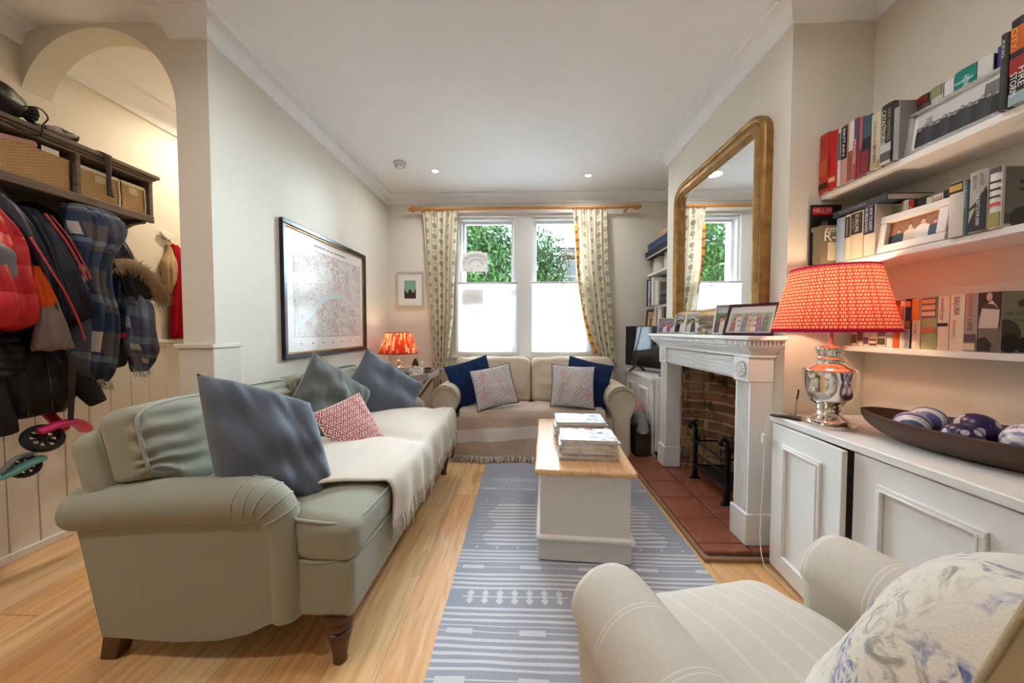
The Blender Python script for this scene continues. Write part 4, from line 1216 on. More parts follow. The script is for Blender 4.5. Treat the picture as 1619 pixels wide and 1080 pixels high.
# ------------------------------------------------------------------ television
TV = thing('television', 'black flat television on the far alcove cupboard', 'television', (1.24, 3.34, .7005), (0, 0, radians(-66)))
BLK = plain('tv_black', c8(18, 18, 20), .35)
MB().box(-.36, .36, -.015, .02, .052, .46).build('body', BLK, TV, W=False, bevel=.006)
sc_ = Mat('tv_screen', (.006, .006, .007, 1), .06, spec=.6)
MB().box(-.35, .35, -.0165, -.0145, .068, .452).build('screen', sc_.mat, TV, W=False, smooth=0)
for x in (-.2, .2):
    MB().prism([(-.10, 0), (-.085, 0), (-.01, .055), (.01, .055), (.085, 0), (.10, 0), (.10, .008), (.02, .07), (-.02, .07), (-.10, .008)], 'x', x-.012, x+.012).build('foot', plain('grey_metal', c8(90, 92, 96), .35, .7), TV, W=False)
# ------------------------------------------------------------------ books
ORD = 'first second third fourth fifth sixth seventh eighth ninth tenth eleventh twelfth thirteenth fourteenth fifteenth sixteenth seventeenth eighteenth nineteenth twentieth'.split()
def pcol(c, r=.45): return plain('cloth_%d_%d_%d' % c, c8(*c), r, spec=.35)
def spine_m(xs, yc, zc): return Matrix(((0, 0, -1, xs), (0, -1, 0, yc), (-1, 0, 0, zc), (0, 0, 0, 1)))
def book(desc, where, xs, y0, y1, z, h, d, col, bands=(), texts=(), group=None, art=None):
    y0 += .0006; y1 -= .0006
    t = thing('book', desc+', '+where, 'book', (xs+d/2, (y0+y1)/2, z), group=group)
    mats = [pcol(col)]; mi = {}
    def mt(c):
        if c not in mi: mi[c] = len(mats); mats.append(pcol(c))
        return mi[c]
    cv = MB(); b = min(.0022, (y1-y0)*.2)
    n = 6; sp = []
    for k in range(n+1): a = pi*k/n; sp.append((xs+.004-.004*sin(a), lerp(y0, y1, k/n)))
    pts = [(xs+d, y0)]+sp+[(xs+d, y1), (xs+d, y1-b), (xs+.006, y1-b), (xs+.006, y0+b), (xs+d, y0+b)]
    cv.prism(pts, 'z', z, z+h)
    w = y1-y0
    for bi, (f0, f1, c) in enumerate(bands): cv.box(xs-.0004-.0001*bi, xs+.001, y0+w*.06, y1-w*.06, z+h*f0, z+h*f1, mt(c))
    if art: art(cv, mt, xs, y0, y1, z, h, d)
    cv.build('cover', mats, t, smooth=35)
    MB().box(xs+.006, xs+d-.003, y0+b, y1-b, z+.0025, z+h-.003).build('page_block', PAGE, t, smooth=0)
    if texts:
        tx = MB(); tm = []; ti = {}
        for s, c, fz, ln, dy, hh in texts:
            if c not in ti: ti[c] = len(tm); tm.append(pcol(c, .5))
            text(tx, s, 0, spine_m(xs-.0014, (y0+y1)/2+dy*w, z+h*fz), ti[c], width=h*ln, squash=1.)
            vs, fs = _txt[s]; 
            # letter height as a share of the spine
            ww = max(v[0] for v in vs)-min(v[0] for v in vs); k0 = len(tx.v)-len(vs); kx = h*ln/ww; cur = kx*.72; want = w*hh
            cy = (y0+y1)/2+dy*w
            for i in range(k0, len(tx.v)): p = tx.v[i]; tx.v[i] = (p[0], cy+(p[1]-cy)*want/cur, p[2])
        tx.build('title', tm, t, smooth=0)
    return t
K, W_, RD, CR = (30, 28, 30), (236, 232, 226), (186, 34, 32), (214, 202, 176)
def shelf_books(rows, name, xs, z, d, group, sc=1., clip=9, back=(99, 0, 0)):
    for i, r in enumerate(rows):
        (y0, y1, h), desc, col = r[:3]; bands = r[3] if len(r) > 3 else (); texts = r[4] if len(r) > 4 else (); art = r[5] if len(r) > 5 else None
        book(desc, '%s from the chimney breast, %s' % (ORD[i], name), xs+(back[2] if back[0] <= i <= back[1] else 0), y0*sc, min(y1*sc, clip), z, h, d-(back[2] if back[0] <= i <= back[1] else 0), col, bands, texts, group, art)
top = [
 ((1.613, 1.684, .262), 'wide orange red book', (176, 52, 34), [(.06, .16, (60, 30, 26)), (.3, .55, (190, 84, 44))], [('G', (150, 30, 26), .86, .09, .1, .4)]),
 ((1.574, 1.611, .25), 'slim scarlet book', (190, 30, 30), [(.12, .2, (220, 170, 120))]),
 ((1.555, 1.572, .242), 'thin cream and grey book', (206, 196, 186), [(.45, .92, (110, 96, 92))]),
 ((1.523, 1.554, .246), 'pink book with black title panel', (196, 136, 136), [(.42, .97, K)], [('BRITAIN', W_, .70, .46, 0, .42)]),
 ((1.498, 1.522, .242), 'cream and brown book', (216, 206, 190), [(0, .5, (140, 74, 52))]),
 ((1.479, 1.497, .242), 'purple and red book', (92, 56, 96), [(0, .62, (170, 60, 60))], [('PRINCESS', W_, .45, .4, 0, .5)]),
 ((1.461, 1.478, .236), 'thin rose book', (160, 84, 92), [(0, .45, (140, 30, 40))]),
 ((1.427, 1.460, .224), 'teal and dark red book', (60, 84, 96), [(0, .4, (130, 34, 40)), (.4, .62, (40, 32, 34))]),
 ((1.389, 1.426, .214), 'cream book with dark lettering', (200, 188, 160), [(0, .14, (170, 150, 110))], [('BRITAIN', (70, 44, 40), .28, .3, 0, .34), ('A History of', (110, 96, 80), .66, .36, 0, .3)]),
 ((1.345, 1.388, .222), 'black and white history book with bold white title', (52, 46, 42), [(0, .34, (190, 186, 182)), (.05, .2, (84, 80, 80))], [('CATASTROPHE', W_, .62, .58, .22, .36), ('MAX HASTINGS', (170, 150, 120), .64, .52, -.25, .26)]),
 ((1.323, 1.344, .208), 'plain silver grey book', (160, 154, 150), [(.9, 1, (60, 54, 52))]),
 ((1.283, 1.322, .21), 'dark red book half hidden by the photo', (70, 62, 62), [(.86, .99, (120, 30, 30)), (0, .5, (180, 176, 172))], [('PERFIDIA', W_, .5, .5, .1, .4)]),
 ((1.245, 1.281, .214), 'olive cream book behind the black and white photo', (196, 190, 170), [(.84, .99, (150, 148, 110))]),
 ((1.216, 1.243, .208), 'plain white book behind the black and white photo', (228, 224, 222)),
 ((1.159, 1.215, .218), 'teal green book behind the black and white photo', (10, 130, 116), [(.80, .84, (120, 190, 180))], [('HOW', W_, .80, .16, -.1, .3)]),
 ((1.120, 1.158, .214), 'pale stone book behind the black and white photo', (214, 208, 200)),
 ((1.113, 1.119, .208), 'very thin navy book behind the photo', (30, 30, 60)),
 ((1.061, 1.112, .222), 'violet blue book with white letters', (60, 52, 120), (), [('AN', W_, .84, .14, 0, .44)]),
 ((1.042, 1.060, .214), 'thin dark book with pale letters', (54, 52, 50), (), [('KING', (210, 204, 190), .8, .22, 0, .4)]),
 ((1.000, 1.040, .235), 'tall black book with orange and yellow panels', (38, 32, 32), [(.62, .9, (196, 92, 30)), (.35, .55, (150, 36, 30)), (0, .14, (150, 170, 180))], [('CITY', (236, 190, 60), .78, .24, .25, .3), ('FIRE', W_, .30, .22, -.2, .34), ('STORM', W_, .24, .26, .2, .34)]),
]
shelf_books(top, 'top shelf', 1.36, 1.7455, .2, 'books on the top shelf', .9927, 1.651, (11, 17, .058))
def cover_grey(cv, mt, xs, y0, y1, z, h, d):
    y = y0-.0004
    cv.box(xs+.012, xs+d-.01, y, y0+.001, z+.01, z+h-.006, mt((128, 122, 114)))
    for f in range(2): cv.box(xs+.05, xs+d-.03, y-.0003, y, z+h*(.70-.12*f), z+h*(.75-.12*f), mt((70, 66, 62)))
    cv.box(xs+.012, xs+d-.01, y-.0002, y, z+.01, z+h*.22, mt((96, 90, 84)))
    cv.lathe([(0, 0), (.034, 0), (.034, .0006), (0, .0006)], 18, Matrix.Translation((xs+.06, y, z+h*.14)) @ Matrix.Rotation(pi/2, 4, 'X'), mt((70, 62, 56)), cap=False)
def beevor(cv, mt, xs, y0, y1, z, h, d):
    w = y1-y0
    x = xs-.0008
    def P(u, v): return (x, y1-u*w, z+v*h)
    cv.add([P(.05, .02), P(.95, .02), P(.95, .72), P(.8, .64), P(.62, .60), P(.45, .50), P(.05, .40)], [tuple(range(7))[::-1]], mt((46, 42, 42)))
    cv.add([(x-.0003, p[1], p[2]) for p in (P(.08, .16), P(.34, .34), P(.42, .42), P(.10, .36))], [(3, 2, 1, 0)], mt((176, 172, 140)))
mid = [
 ((1.529, 1.571, .190), 'pale blue book', (150, 168, 184)),
 ((1.503, 1.529, .192), 'cream book with narrow black label', (206, 190, 160), [(.5, .95, (62, 48, 42))], [('MIDDLEMARCH', (206, 190, 160), .72, .36, 0, .3)]),
 ((1.450, 1.503, .192), 'thick cream book with a black title panel', (208, 192, 162), [(.52, .97, (58, 48, 42))], [('EUROPE', (226, 216, 196), .75, .36, -.05, .28), ('A HISTORY', (190, 178, 160), .74, .22, .25, .12)]),
 ((1.402, 1.448, .197), 'finance book, navy above and cream below', (214, 198, 176), [(.44, .99, (44, 34, 72))], [('HOW TO INVEST', W_, .72, .46, -.18, .26), ('IN HEDGE FUNDS', W_, .72, .48, .2, .26)]),
 ((1.377, 1.402, .189), 'cream book with green floral print', (206, 200, 170), [(.72, .96, (140, 150, 100)), (.3, .4, (60, 140, 140))]),
 ((1.352, 1.376, .194), 'plain cream book', (218, 206, 182), [(.3, .42, (50, 130, 130))]),
 ((1.334, 1.351, .188), 'thin scarlet book with white lettering', (196, 36, 30), (), [('DOWN THE', W_, .62, .5, 0, .5)]),
 ((1.297, 1.333, .185), 'black book with a white and blue title', (34, 32, 34), (), [('THE', W_, .62, .2, .15, .4), ('BLUE', (90, 180, 190), .6, .24, -.2, .2)]),
 ((1.277, 1.296, .177), 'cream paperback behind the white photo frame', (220, 208, 186)),
 ((1.245, 1.276, .177), 'book with a baby photo on its spine', (222, 216, 212), [(.66, .95, (196, 160, 134)), (.8, .88, (120, 84, 64))]),
 ((1.215, 1.244, .181), 'charcoal book with pale title', (48, 44, 46), (), [('EGO', (200, 196, 190), .72, .22, 0, .4)]),
 ((1.172, 1.213, .177), 'white book with thin grey title', (226, 222, 220), (), [('WALK', (110, 104, 104), .72, .26, 0, .26)]),
 ((1.132, 1.170, .173), 'stone book with gold medallion on a black head', (206, 198, 186), [(.80, .99, (48, 40, 38)), (.84, .95, (190, 150, 76))]),
 ((1.121, 1.131, .169), 'thin slate teal book', (92, 116, 122), (), [('SPAIN', (200, 206, 206), .7, .4, 0, .5)]),
 ((1.075, 1.120, .185), 'grey and black war history book', (170, 164, 154), (), [('ANTONY', (60, 54, 50), .84, .2, -.2, .2), ('BEEVOR', (60, 54, 50), .82, .22, .18, .2), ('THE BATTLE FOR SPAIN', W_, .36, .5, -.05, .2)], beevor),
 ((1.046, 1.074, .179), 'white and olive book showing its grey cover', (222, 216, 210), [(.9, .99, (90, 82, 86)), (.02, .26, (160, 152, 84)), (.36, .42, (206, 90, 76)), (.5, .53, (60, 54, 56)), (.62, .65, (60, 54, 56)), (.74, .77, (60, 54, 56))], (), cover_grey),
]
shelf_books(mid, 'middle shelf', 1.375, 1.4175, .2, 'books on the middle shelf', back=(4, 11, .068))
def lady(cv, mt, xs, y0, y1, z, h, d):
    w = y1-y0; x = xs-.0006
    def P(u, v): return (x, y1-u*w, z+v*h)
    cv.add([P(.04, .62), P(.96, .62), P(.96, .995), P(.04, .995)], [(3, 2, 1, 0)], mt((60, 44, 44)))
    x -= .0002; cv.add([P(.06, .40), P(.9, .40), P(.94, .70), P(.62, .86), P(.2, .76)], [(4, 3, 2, 1, 0)], mt((206, 190, 178)))
    x -= .0002; cv.add([P(.04, .74), P(.95, .70), P(.7, .79), P(.35, .82)], [(3, 2, 1, 0)], mt((76, 66, 62)))
    cv.add([P(.5+.13*cos(a), .92+.07*sin(a)) for a in [2*pi*k/12 for k in range(12)]], [tuple(range(12))[::-1]], mt((196, 164, 146)))
    cv.add([P(.04, .02), P(.6, .02), P(.66, .14), P(.4, .26), P(.04, .22)], [(4, 3, 2, 1, 0)], mt((50, 42, 40)))
    # front cover towards the camera
    y = y0-.0004
    cv.box(xs+.002, xs+d-.002, y, y0+.001, z+.002, z+h-.002, mt((146, 142, 118)))
    N = 18
    for (cx, cz, r, c) in ((.012, .055, .05, (72, 64, 58)), (.028, .03, .03, (26, 22, 24)), (.085, .02, .035, (30, 26, 26)), (.06, .155, .012, (72, 76, 66)), (.095, .16, .012, (72, 76, 66))):
        y -= .0001
        cv.add([(clamp(xs+cx+r*cos(2*pi*k/N), xs+.002, xs+d-.002), y, clamp(z+cz+r*sin(2*pi*k/N), z+.002, z+h-.002)) for k in range(N)], [tuple(range(N))], mt(c))
    y -= .0002
    M = Matrix(((1, 0, 0, xs+.066), (0, 0, -1, y), (0, 1, 0, z+.122), (0, 0, 0, 1)))
    text(cv, 'VICTORIANS', 0, M, mt((66, 58, 44)), width=.104)
    M = M.copy(); M.translation = Vector((xs+.068, y, z+.102)); text(cv, 'A.N.WILSON', 0, M, mt((80, 68, 50)), width=.066)
low = [
 ((1.603, 1.627, .167), 'thin grey green book', (150, 150, 130)),
 ((1.575, 1.602, .173), 'cream book with a small picture near its foot', (216, 206, 184), [(.08, .3, (110, 80, 50))]),
 ((1.548, 1.574, .177), 'cream book with two brown blocks', (214, 202, 178), [(.14, .4, (120, 70, 46))]),
 ((1.522, 1.547, .183), 'white book with a purple square', (226, 220, 212), [(.06, .22, (120, 70, 110))]),
 ((1.488, 1.521, .185), 'cream book with a brown square', (222, 212, 186), [(.04, .18, (96, 66, 34)), (.08, .14, (214, 200, 160))]),
 ((1.455, 1.487, .187), 'white book with a dark landscape', (224, 222, 214), [(.06, .2, (84, 72, 50)), (.24, .4, (120, 130, 120))]),
 ((1.429, 1.453, .187), 'plain white slim book', (228, 226, 220), [(.22, .28, (150, 160, 160))]),
 ((1.406, 1.428, .188), 'bright orange slim book', (226, 98, 40), [(.9, 1, (150, 60, 40))]),
 ((1.388, 1.405, .185), 'thin off-white book', (232, 228, 220), [(.6, .9, (206, 120, 90))]),
 ((1.364, 1.387, .192), 'navy book with an orange square', (46, 44, 76), [(.84, .95, (230, 110, 50)), (.42, .56, (150, 120, 60)), (0, .4, (176, 176, 180))], [('JILLY COOPER', (90, 90, 96), .2, .34, 0, .44)]),
 ((1.334, 1.363, .189), 'orange topped cream book', (230, 214, 184), [(.58, .99, (226, 130, 60))], [('TRUE', (220, 110, 60), .42, .22, 0, .34)]),
 ((1.283, 1.332, .193), 'green book with three oval portraits', (170, 172, 120), [(.6, .98, (132, 92, 92)), (.88, .95, (220, 150, 90)), (.76, .84, (220, 170, 130)), (.64, .72, (226, 190, 170)), (.32, .42, (206, 120, 80))]),
 ((1.248, 1.282, .193), 'pale pink book with scrawled title', (232, 206, 180), [(.44, .5, (60, 46, 40))], [('snowdrops', (120, 90, 84), .76, .4, 0, .4)]),
 ((1.207, 1.247, .193), 'cream book with slanting purple title', (234, 214, 184), (), [('BAJUBA', (120, 70, 120), .80, .32, -.02, .44), ('ROBIN WINKS', (206, 74, 60), .4, .3, .1, .2)]),
 ((1.173, 1.206, .194), 'mauve grey book with red lettering', (172, 150, 140), [(.03, .14, (222, 200, 160)), (.16, .3, (92, 80, 76))], [('THE INDIAN WAR', (200, 60, 50), .78, .38, 0, .34), ('LIFE', (110, 96, 92), .46, .2, 0, .4)]),
 ((1.115, 1.172, .193), 'thick book, woman in a hat on its spine', (120, 108, 96), (), (), lady),
]
shelf_books(low, 'lowest shelf', 1.484, 1.0485, .112, 'books on the lowest shelf')
# the book lying on the others, the two magazines at the end of the middle shelf
t = thing('book', 'dark blue grey book lying flat across the upright books of the middle shelf', 'book', (1.46, 1.475, 1.616))
cv = MB().box(1.378, 1.55, 1.362, 1.588, 1.616, 1.6185).box(1.378, 1.55, 1.362, 1.588, 1.639, 1.6415).box(1.376, 1.38, 1.362, 1.588, 1.616, 1.6415); cv.build('cover', pcol((58, 64, 74)), t, smooth=0)
MB().box(1.38, 1.546, 1.365, 1.585, 1.6185, 1.639).build('page_block', PAGE, t, smooth=0)
tx = MB(); M = Matrix(((0, 0, -1, 1.3755), (-1, 0, 0, 1.50), (0, 1, 0, 1.629), (0, 0, 0, 1))); text(tx, 'TRAVELS IN THE REICH', 0, M, 0, width=.12); tx.build('title', pcol((160, 166, 172)), t, smooth=0)
t = thing('magazine', 'black celebrity magazine with a red and white masthead at the end of the middle shelf', 'magazine', (1.385, 1.636, 1.418))
cv = MB().box(1.318, 1.452, 1.632, 1.640, 1.418, 1.694)
rnd = random.Random(3)
for k in range(12):
    x, z, r = rnd.uniform(1.33, 1.44), rnd.uniform(1.43, 1.62), rnd.uniform(.006, .016); cv.lathe([(0, 0), (r, 0), (r, .0004+.00005*k)], 10, Matrix.Translation((x, 1.632, z)) @ Matrix.Rotation(pi/2, 4, 'X'), rnd.choice([1, 2, 3]))
cv.box(1.325, 1.41, 1.6312, 1.632, 1.648, 1.684, 4)
cv.build('cover', [pcol(K), pcol((120, 104, 96)), pcol((200, 190, 180)), pcol((80, 70, 70)), pcol((196, 40, 34))], t, smooth=0)
tx = MB(); M = Matrix(((1, 0, 0, 1.3665), (0, 0, -1, 1.6306), (0, 1, 0, 1.666), (0, 0, 0, 1))); text(tx, 'HELLO!', 0, M, 0, width=.080); tx.build('title', pcol((240, 232, 222)), t, smooth=0)
t = thing('magazine_file', 'olive brown upright volume with white letters in front of the celebrity magazine', 'book', (1.37, 1.60, 1.418))
cv = MB().box(1.322, 1.45, 1.578, 1.624, 1.418, 1.585).box(1.35, 1.44, 1.5772, 1.578, 1.43, 1.51, 1)
cv.build('cover', [pcol((120, 108, 86)), pcol((186, 176, 150))], t, smooth=0)
tx = MB(); M = Matrix(((1, 0, 0, 1.362), (0, 0, -1, 1.5774), (0, 1, 0, 1.567), (0, 0, 0, 1))); text(tx, 'em', 0, M, 0, width=.05)
M = M.copy(); M.translation = Vector((1.358, 1.5774, 1.535)); text(tx, 'R-', 0, M, 0, width=.05); tx.build('title', pcol((232, 228, 216)), t, smooth=0)

# two frames standing before the books
bw = [(u, .54+.035*((i*5) % 3), .34+.04*(i % 3), (54+8*(i % 3), 54+8*(i % 3), 54+8*(i % 3)), (170, 168, 164), (74, 72, 70)) for i, u in enumerate([.05+.075*k+.012*sin(k*5) for k in range(13)])]
photo_frame('photo_frame', 'wide silver framed black and white group photo on the top shelf', .262, .152, .012, stand_m(1.398, 1.183, 1.7455, (-1, -.02), 7), SILV, bw, [(0, 0, 1, 1, (206, 204, 202)), (.12, .5, .2, .85, (160, 158, 156)), (.8, .5, 1, .95, (120, 118, 116)), (0, .36, 1, .62, (120, 118, 116)), (0, 0, 1, .4, (78, 76, 74))], mount=.010, cat='photo frame', stand=False)
def mop():
    m = Mat('mother_of_pearl', rough=.25, spec=.5)
    k = m.voro(scale=55., out=1); n = m.noise(scale=20.)
    m.set('Base Color', m.mix(n*.6, c8(236, 230, 222), c8(212, 200, 190))); m.bump(m.voro(scale=55.), .2, .002); return m.mat
photo_frame('photo_frame', 'mother of pearl framed photo of people in black tie on the middle shelf', .218, .142, .028, stand_m(1.410, 1.300, 1.4175, (-1, -.03), 7), mop(), [(.2, .52, .66, (40, 42, 60), sk2, (60, 34, 22)), (.42, .62, .8, (226, 208, 180), sk, (90, 56, 36)), (.66, .70, .9, (232, 224, 210), sk, (96, 60, 40)), (.88, .58, .7, (50, 56, 66), sk2, (50, 34, 28))], [(0, 0, 1, 1, (150, 96, 56)), (0, 0, 1, .4, (50, 48, 62))], depth=.022, stand=False)

# ------------------------------------------------------------------ large lamp
def merc():
    m = Mat('mercury_silver', (.86, .83, .78, 1), .07, 1.)
    n = m.noise(scale=26., detail=3.); m.set('Roughness', .05+.12*n); m.bump(n, .10, .004); return m.mat
MERC = merc()
def shade_mat(name, cols, kind):
    m = Mat(name); nt = m.nt; out = nt.nodes['Material Output']; nt.nodes.remove(m.b)
    u, v, _ = m.xyz('UV')
    if kind == 'ikat':
        a = ((u*96+(v*20).fl()*.5).fr()-.5).ab(); b = ((v*20).fr()-.5).ab()
        r = (a*a*.9+b*b).sq(); ring = r.inb(.17, .36); core = r < .17
        col = m.mix(ring, cols[0], cols[1]); col = m.mix(core*.9, col, cols[2])
        pw = m.n('ShaderNodeTexWhiteNoise'); nt.links.new(m.vec((u*46).fl(), 3.), pw.inputs['Vector'])
        col = m.mix(((u*46).fr() < .16)*(E(nt, pw.outputs[0]) > .35)*.7, col, cols[0]); col = m.mix(((u*46).fr() > .9)*.35, col, cols[3])
        col = m.mix((v < .045).mx(v > .965), col, cols[3])
    else:
        k = (u*52).fl(); w = m.n('ShaderNodeTexWhiteNoise'); nt.links.new(m.vec(k, (v*3.2+k*.37).fl()), w.inputs['Vector'])
        col = m.ramp(E(nt, w.outputs[0]), [(0., cols[0]), (.34, cols[1]), (.36, cols[2]), (.6, cols[2]), (.62, cols[3]), (.8, cols[3]), (.82, cols[0])])
        for e in nt.nodes:
            if e.type == 'VALTORGB': e.color_ramp.interpolation = 'CONSTANT'
        col = m.mix((v < .04).mx(v > .965), col, cols[4])
    d = nt.nodes.new('ShaderNodeBsdfDiffuse'); t = nt.nodes.new('ShaderNodeBsdfTranslucent'); mx = nt.nodes.new('ShaderNodeMixShader'); mx.inputs[0].default_value = .42
    nt.links.new(col, d.inputs[0]); nt.links.new(col, t.inputs[0]); nt.links.new(d.outputs[0], mx.inputs[1]); nt.links.new(t.outputs[0], mx.inputs[2]); nt.links.new(mx.outputs[0], out.inputs[0])
    return m.mat
def shade(parent, x, y, z0, z1, r0, r1, mat, pleats, amp):
    n = pleats*4
    MB().grid(lambda u, v: ((lerp(r0, r1, v)+amp*sin(2*pi*u*pleats)*(1+.4*nz(u*40, 1)))*cos(2*pi*u)+x, (lerp(r0, r1, v)+amp*sin(2*pi*u*pleats)*(1+.4*nz(u*40, 1)))*sin(2*pi*u)+y, lerp(z0, z1, v)), n, 8, cu=True).build('lamp_shade', mat, parent, smooth=180)
def bulb(parent, x, y, z, e, col, r=.028):
    MB().lathe([(.012, -.05), (.013, -.03)]+[(r*sin(a), -r*cos(a)*1.05) for a in [pi*.18+(pi*.82)*k/10 for k in range(11)]], 16, Matrix.Translation((x, y, z))).build('bulb', emit('bulb_glow_%d' % int(e*10), col, 8.), parent)
    l = bpy.data.lights.new('lamp_light', 'POINT'); l.energy = e; l.color = col[:3]; l.shadow_soft_size = .035
    o = bpy.data.objects.new('lamp_light', l); COL.objects.link(o); o.location = (x, y, z+.045)
LX, LY = 1.255, 1.44
LP = thing('table_lamp', 'large lamp with silvered urn base and pleated red patterned shade on the white cupboard', 'lamp', (LX, LY, CT))
prof = [(.0, .0), (.083, .0), (.087, .006), (.085, .014), (.072, .019), (.074, .026), (.069, .032), (.052, .040), (.040, .052), (.037, .062), (.046, .066), (.046, .072), (.038, .078), (.046, .088), (.066, .104), (.078, .124), (.083, .150), (.086, .19), (.088, .222), (.091, .228), (.088, .234), (.070, .242), (.048, .252), (.042, .262), (.043, .270), (.046, .276), (.041, .282), (.040, .29), (.046, .305), (.049, .315), (.047, .322), (.030, .327), (.012, .331), (.008, .34), (.008, .385), (0, .386)]
MB().lathe(prof, 44, Matrix.Translation((LX, LY, CT))).build('urn_base', MERC, LP, smooth=50)
shade(LP, LX, LY, 1.112, 1.372, .197, .136, shade_mat('red_ikat', [c8(196, 44, 50), c8(236, 196, 150), c8(206, 64, 56), c8(128, 24, 62)], 'ikat'), 46, .0016)
fr = MB()
for k in range(3): a = 2*pi*k/3; fr.tube([(LX, LY, 1.34), (LX+.134*cos(a), LY+.134*sin(a), 1.368)], .0022, 5)
fr.tube([(LX, LY, 1.11), (LX, LY, 1.345)], .006, 8); fr.build('shade_carrier', plain('brass', c8(180, 150, 90), .3, 1.), LP)
bulb(LP, LX, LY, 1.215, 2.7, (1, .78, .52, 1))
# ------------------------------------------------------------------ dough bowl with decorated balls
BWd = plain('dark_bowl_wood', c8(84, 62, 50), .5)
DB = thing('dough_bowl', 'long dark wooden bowl of patterned balls on the white cupboard', 'bowl', (1.425, 1.06, CT), (0, 0, radians(-69)))
def bowl(a, b, z0, th):
    rows = []
    for k in range(9):
        t = k/8; f = .52+.48*sin(t*pi/2); rows.append((a*f, b*f*(.9+.1*t), .002+.078*(1-cos(t*pi/2))+.004*t))
    for k in range(8, -1, -1):
        t = k/8; f = .52+.48*sin(t*pi/2); rows.append((a*f-th, (b*f*(.9+.1*t))-th, .002+.078*(1-cos(t*pi/2))+.004*t+(th*.8 if k < 8 else .002)))
    n = 44; vs = []; fs = []
    for (A, B, z) in rows:
        for k in range(n):
            q = 2*pi*k/n; wob = 1+.02*nz(cos(q)*2, sin(q)*2, 4); up = .012*cos(q)**2*(z/.08)
            vs.append((A*cos(q)*wob, B*sin(q)*wob, z+up))
    L = len(rows)
    for j in range(L-1):
        for k in range(n): k2 = (k+1) % n; fs.append((j*n+k, j*n+k2, (j+1)*n+k2, (j+1)*n+k))
    fs.append(tuple(range(n))[::-1]); fs.append(tuple((L-1)*n+k for k in range(n)))
    return MB().add(vs, fs)
bowl(.318, .165, 0, .012).build('bowl', BWd, DB, W=False, smooth=60)
def ball_mat(kind, a, b):
    m = Mat('ball_'+kind, rough=.3, spec=.5); x, y, z = m.xyz()
    if kind == 'stripe': f = ((z*30+x*6).fr() > .5)*1. ; f = f.mx(((z*90+x*18).fr() > .8)*.5)
    elif kind == 'dots': f = m.voro(scale=34.) < .36
    else: f = ((x*44).fr() > .55)*.6+((z*44+y*10).fr() > .55)*.4
    m.set('Base Color', m.mix(f, a, b)); return m.mat
IND, LAV, OFW = c8(48, 36, 84), c8(136, 136, 176), c8(226, 222, 224)
MS, MD, MC = ball_mat('stripe', OFW, c8(96, 100, 150)), ball_mat('dots', IND, c8(206, 200, 216)), ball_mat('check', OFW, c8(126, 126, 160))
BT = Matrix.Translation((1.425, 1.06, CT)) @ Matrix.Rotation(radians(-69), 4, 'Z')
for lx, ly, lz, r, mt_, lab in ((-.165, .045, .075, .050, MS, 'blue and white striped ball at the back of the wooden bowl, beside the lamp'),
                             (-.165, -.052, .068, .047, MS, 'blue and white striped ball at the front of the wooden bowl, beside the lamp'),
                             (-.055, .030, .078, .051, MD, 'larger indigo ball with white dots in the wooden bowl'),
                             (-.052, -.066, .062, .044, MD, 'smaller indigo ball with white dots, low at the front of the bowl'),
                             (.060, -.030, .076, .054, MC, 'white and lavender checked ball at the front of the wooden bowl'),
                             (.050, .074, .074, .050, MC, 'white and lavender checked ball at the back of the wooden bowl'),
                             (.160, .02, .072, .048, MS, 'striped ball nearest the camera end of the wooden bowl')):
    p = BT @ Vector((lx, ly, lz))
    tag(MB().ball((0, 0, 0), r, 28, 16).build('ball', mt_, at=p, rot=(lx*9, ly*14, lx*5), smooth=180), lab, 'ball', 'balls in the wooden bowl')
# ------------------------------------------------------------------ small things on the cupboard corner, cable
BP = plain('black_plastic', c8(30, 30, 32), .4)
gl = thing('eyeglasses', 'black eyeglasses on the cupboard corner with one arm sticking up', 'glasses', (1.19, 1.59, CT))
f = MB()
for s in (-1, 1): f.tube([(1.178+s*.030+.026*cos(a), 1.577+.02*sin(a), CT+.006) for a in [2*pi*k/18 for k in range(18)]], .0028, 6, closed=True)
f.build('frame', BP, gl, smooth=180)
MB().tube([(1.232, 1.578, CT+.006), (1.238, 1.585, CT+.045), (1.246, 1.592, CT+.08)], .0012, 6).tube(bezier([(1.246, 1.592, CT+.078), (1.252, 1.594, CT+.10), (1.252, 1.592, CT+.122)], 5), .0032, 8).build('temple', BP, gl, smooth=180)
f = MB()
for s in (-1, 1): f.prism([(1.178+s*.030+.024*cos(a), 1.577+.018*sin(a)) for a in [2*pi*k/18 for k in range(18)]], 'z', CT+.0052, CT+.0066)
f.build('lens', Mat('dark_lens', c8(40, 40, 44), .08).mat, gl, smooth=0)
ph = thing('phone', 'flat black phone lying beside the silver lamp foot', 'phone', (1.212, 1.515, CT), (0, 0, radians(28)))
MB().softbox(.062, .125, .009, .004, n=3, M=Matrix.Translation((0, 0, .0048))).build('body', BP, ph, W=False)
MB().box(-.028, .028, -.058, .058, .0092, .0096).build('screen', sc_.mat, ph, W=False, smooth=0)
cb = thing('power_cable', 'white charger cable looping off the cupboard corner to the floor', 'cable', (1.15, 1.62, 0))
pts = bezier([(1.30, 1.60, CT+.006), (1.22, 1.55, CT+.010), (1.165, 1.575, CT+.012), (1.138, 1.612, CT-.004), (1.136, 1.630, .62), (1.138, 1.640, .45), (1.128, 1.632, .32), (1.118, 1.622, .15), (1.122, 1.60, .03), (1.138, 1.545, .006)], 10)
MB().tube(pts, .0024, 6).build('cord', plain('white_plastic', c8(232, 230, 226), .4), cb, smooth=180)
MB().box(1.128, 1.146, 1.628, 1.648, .585, .63).build('adapter', plain('white_plastic', c8(232, 230, 226), .4), cb, bevel=.003)

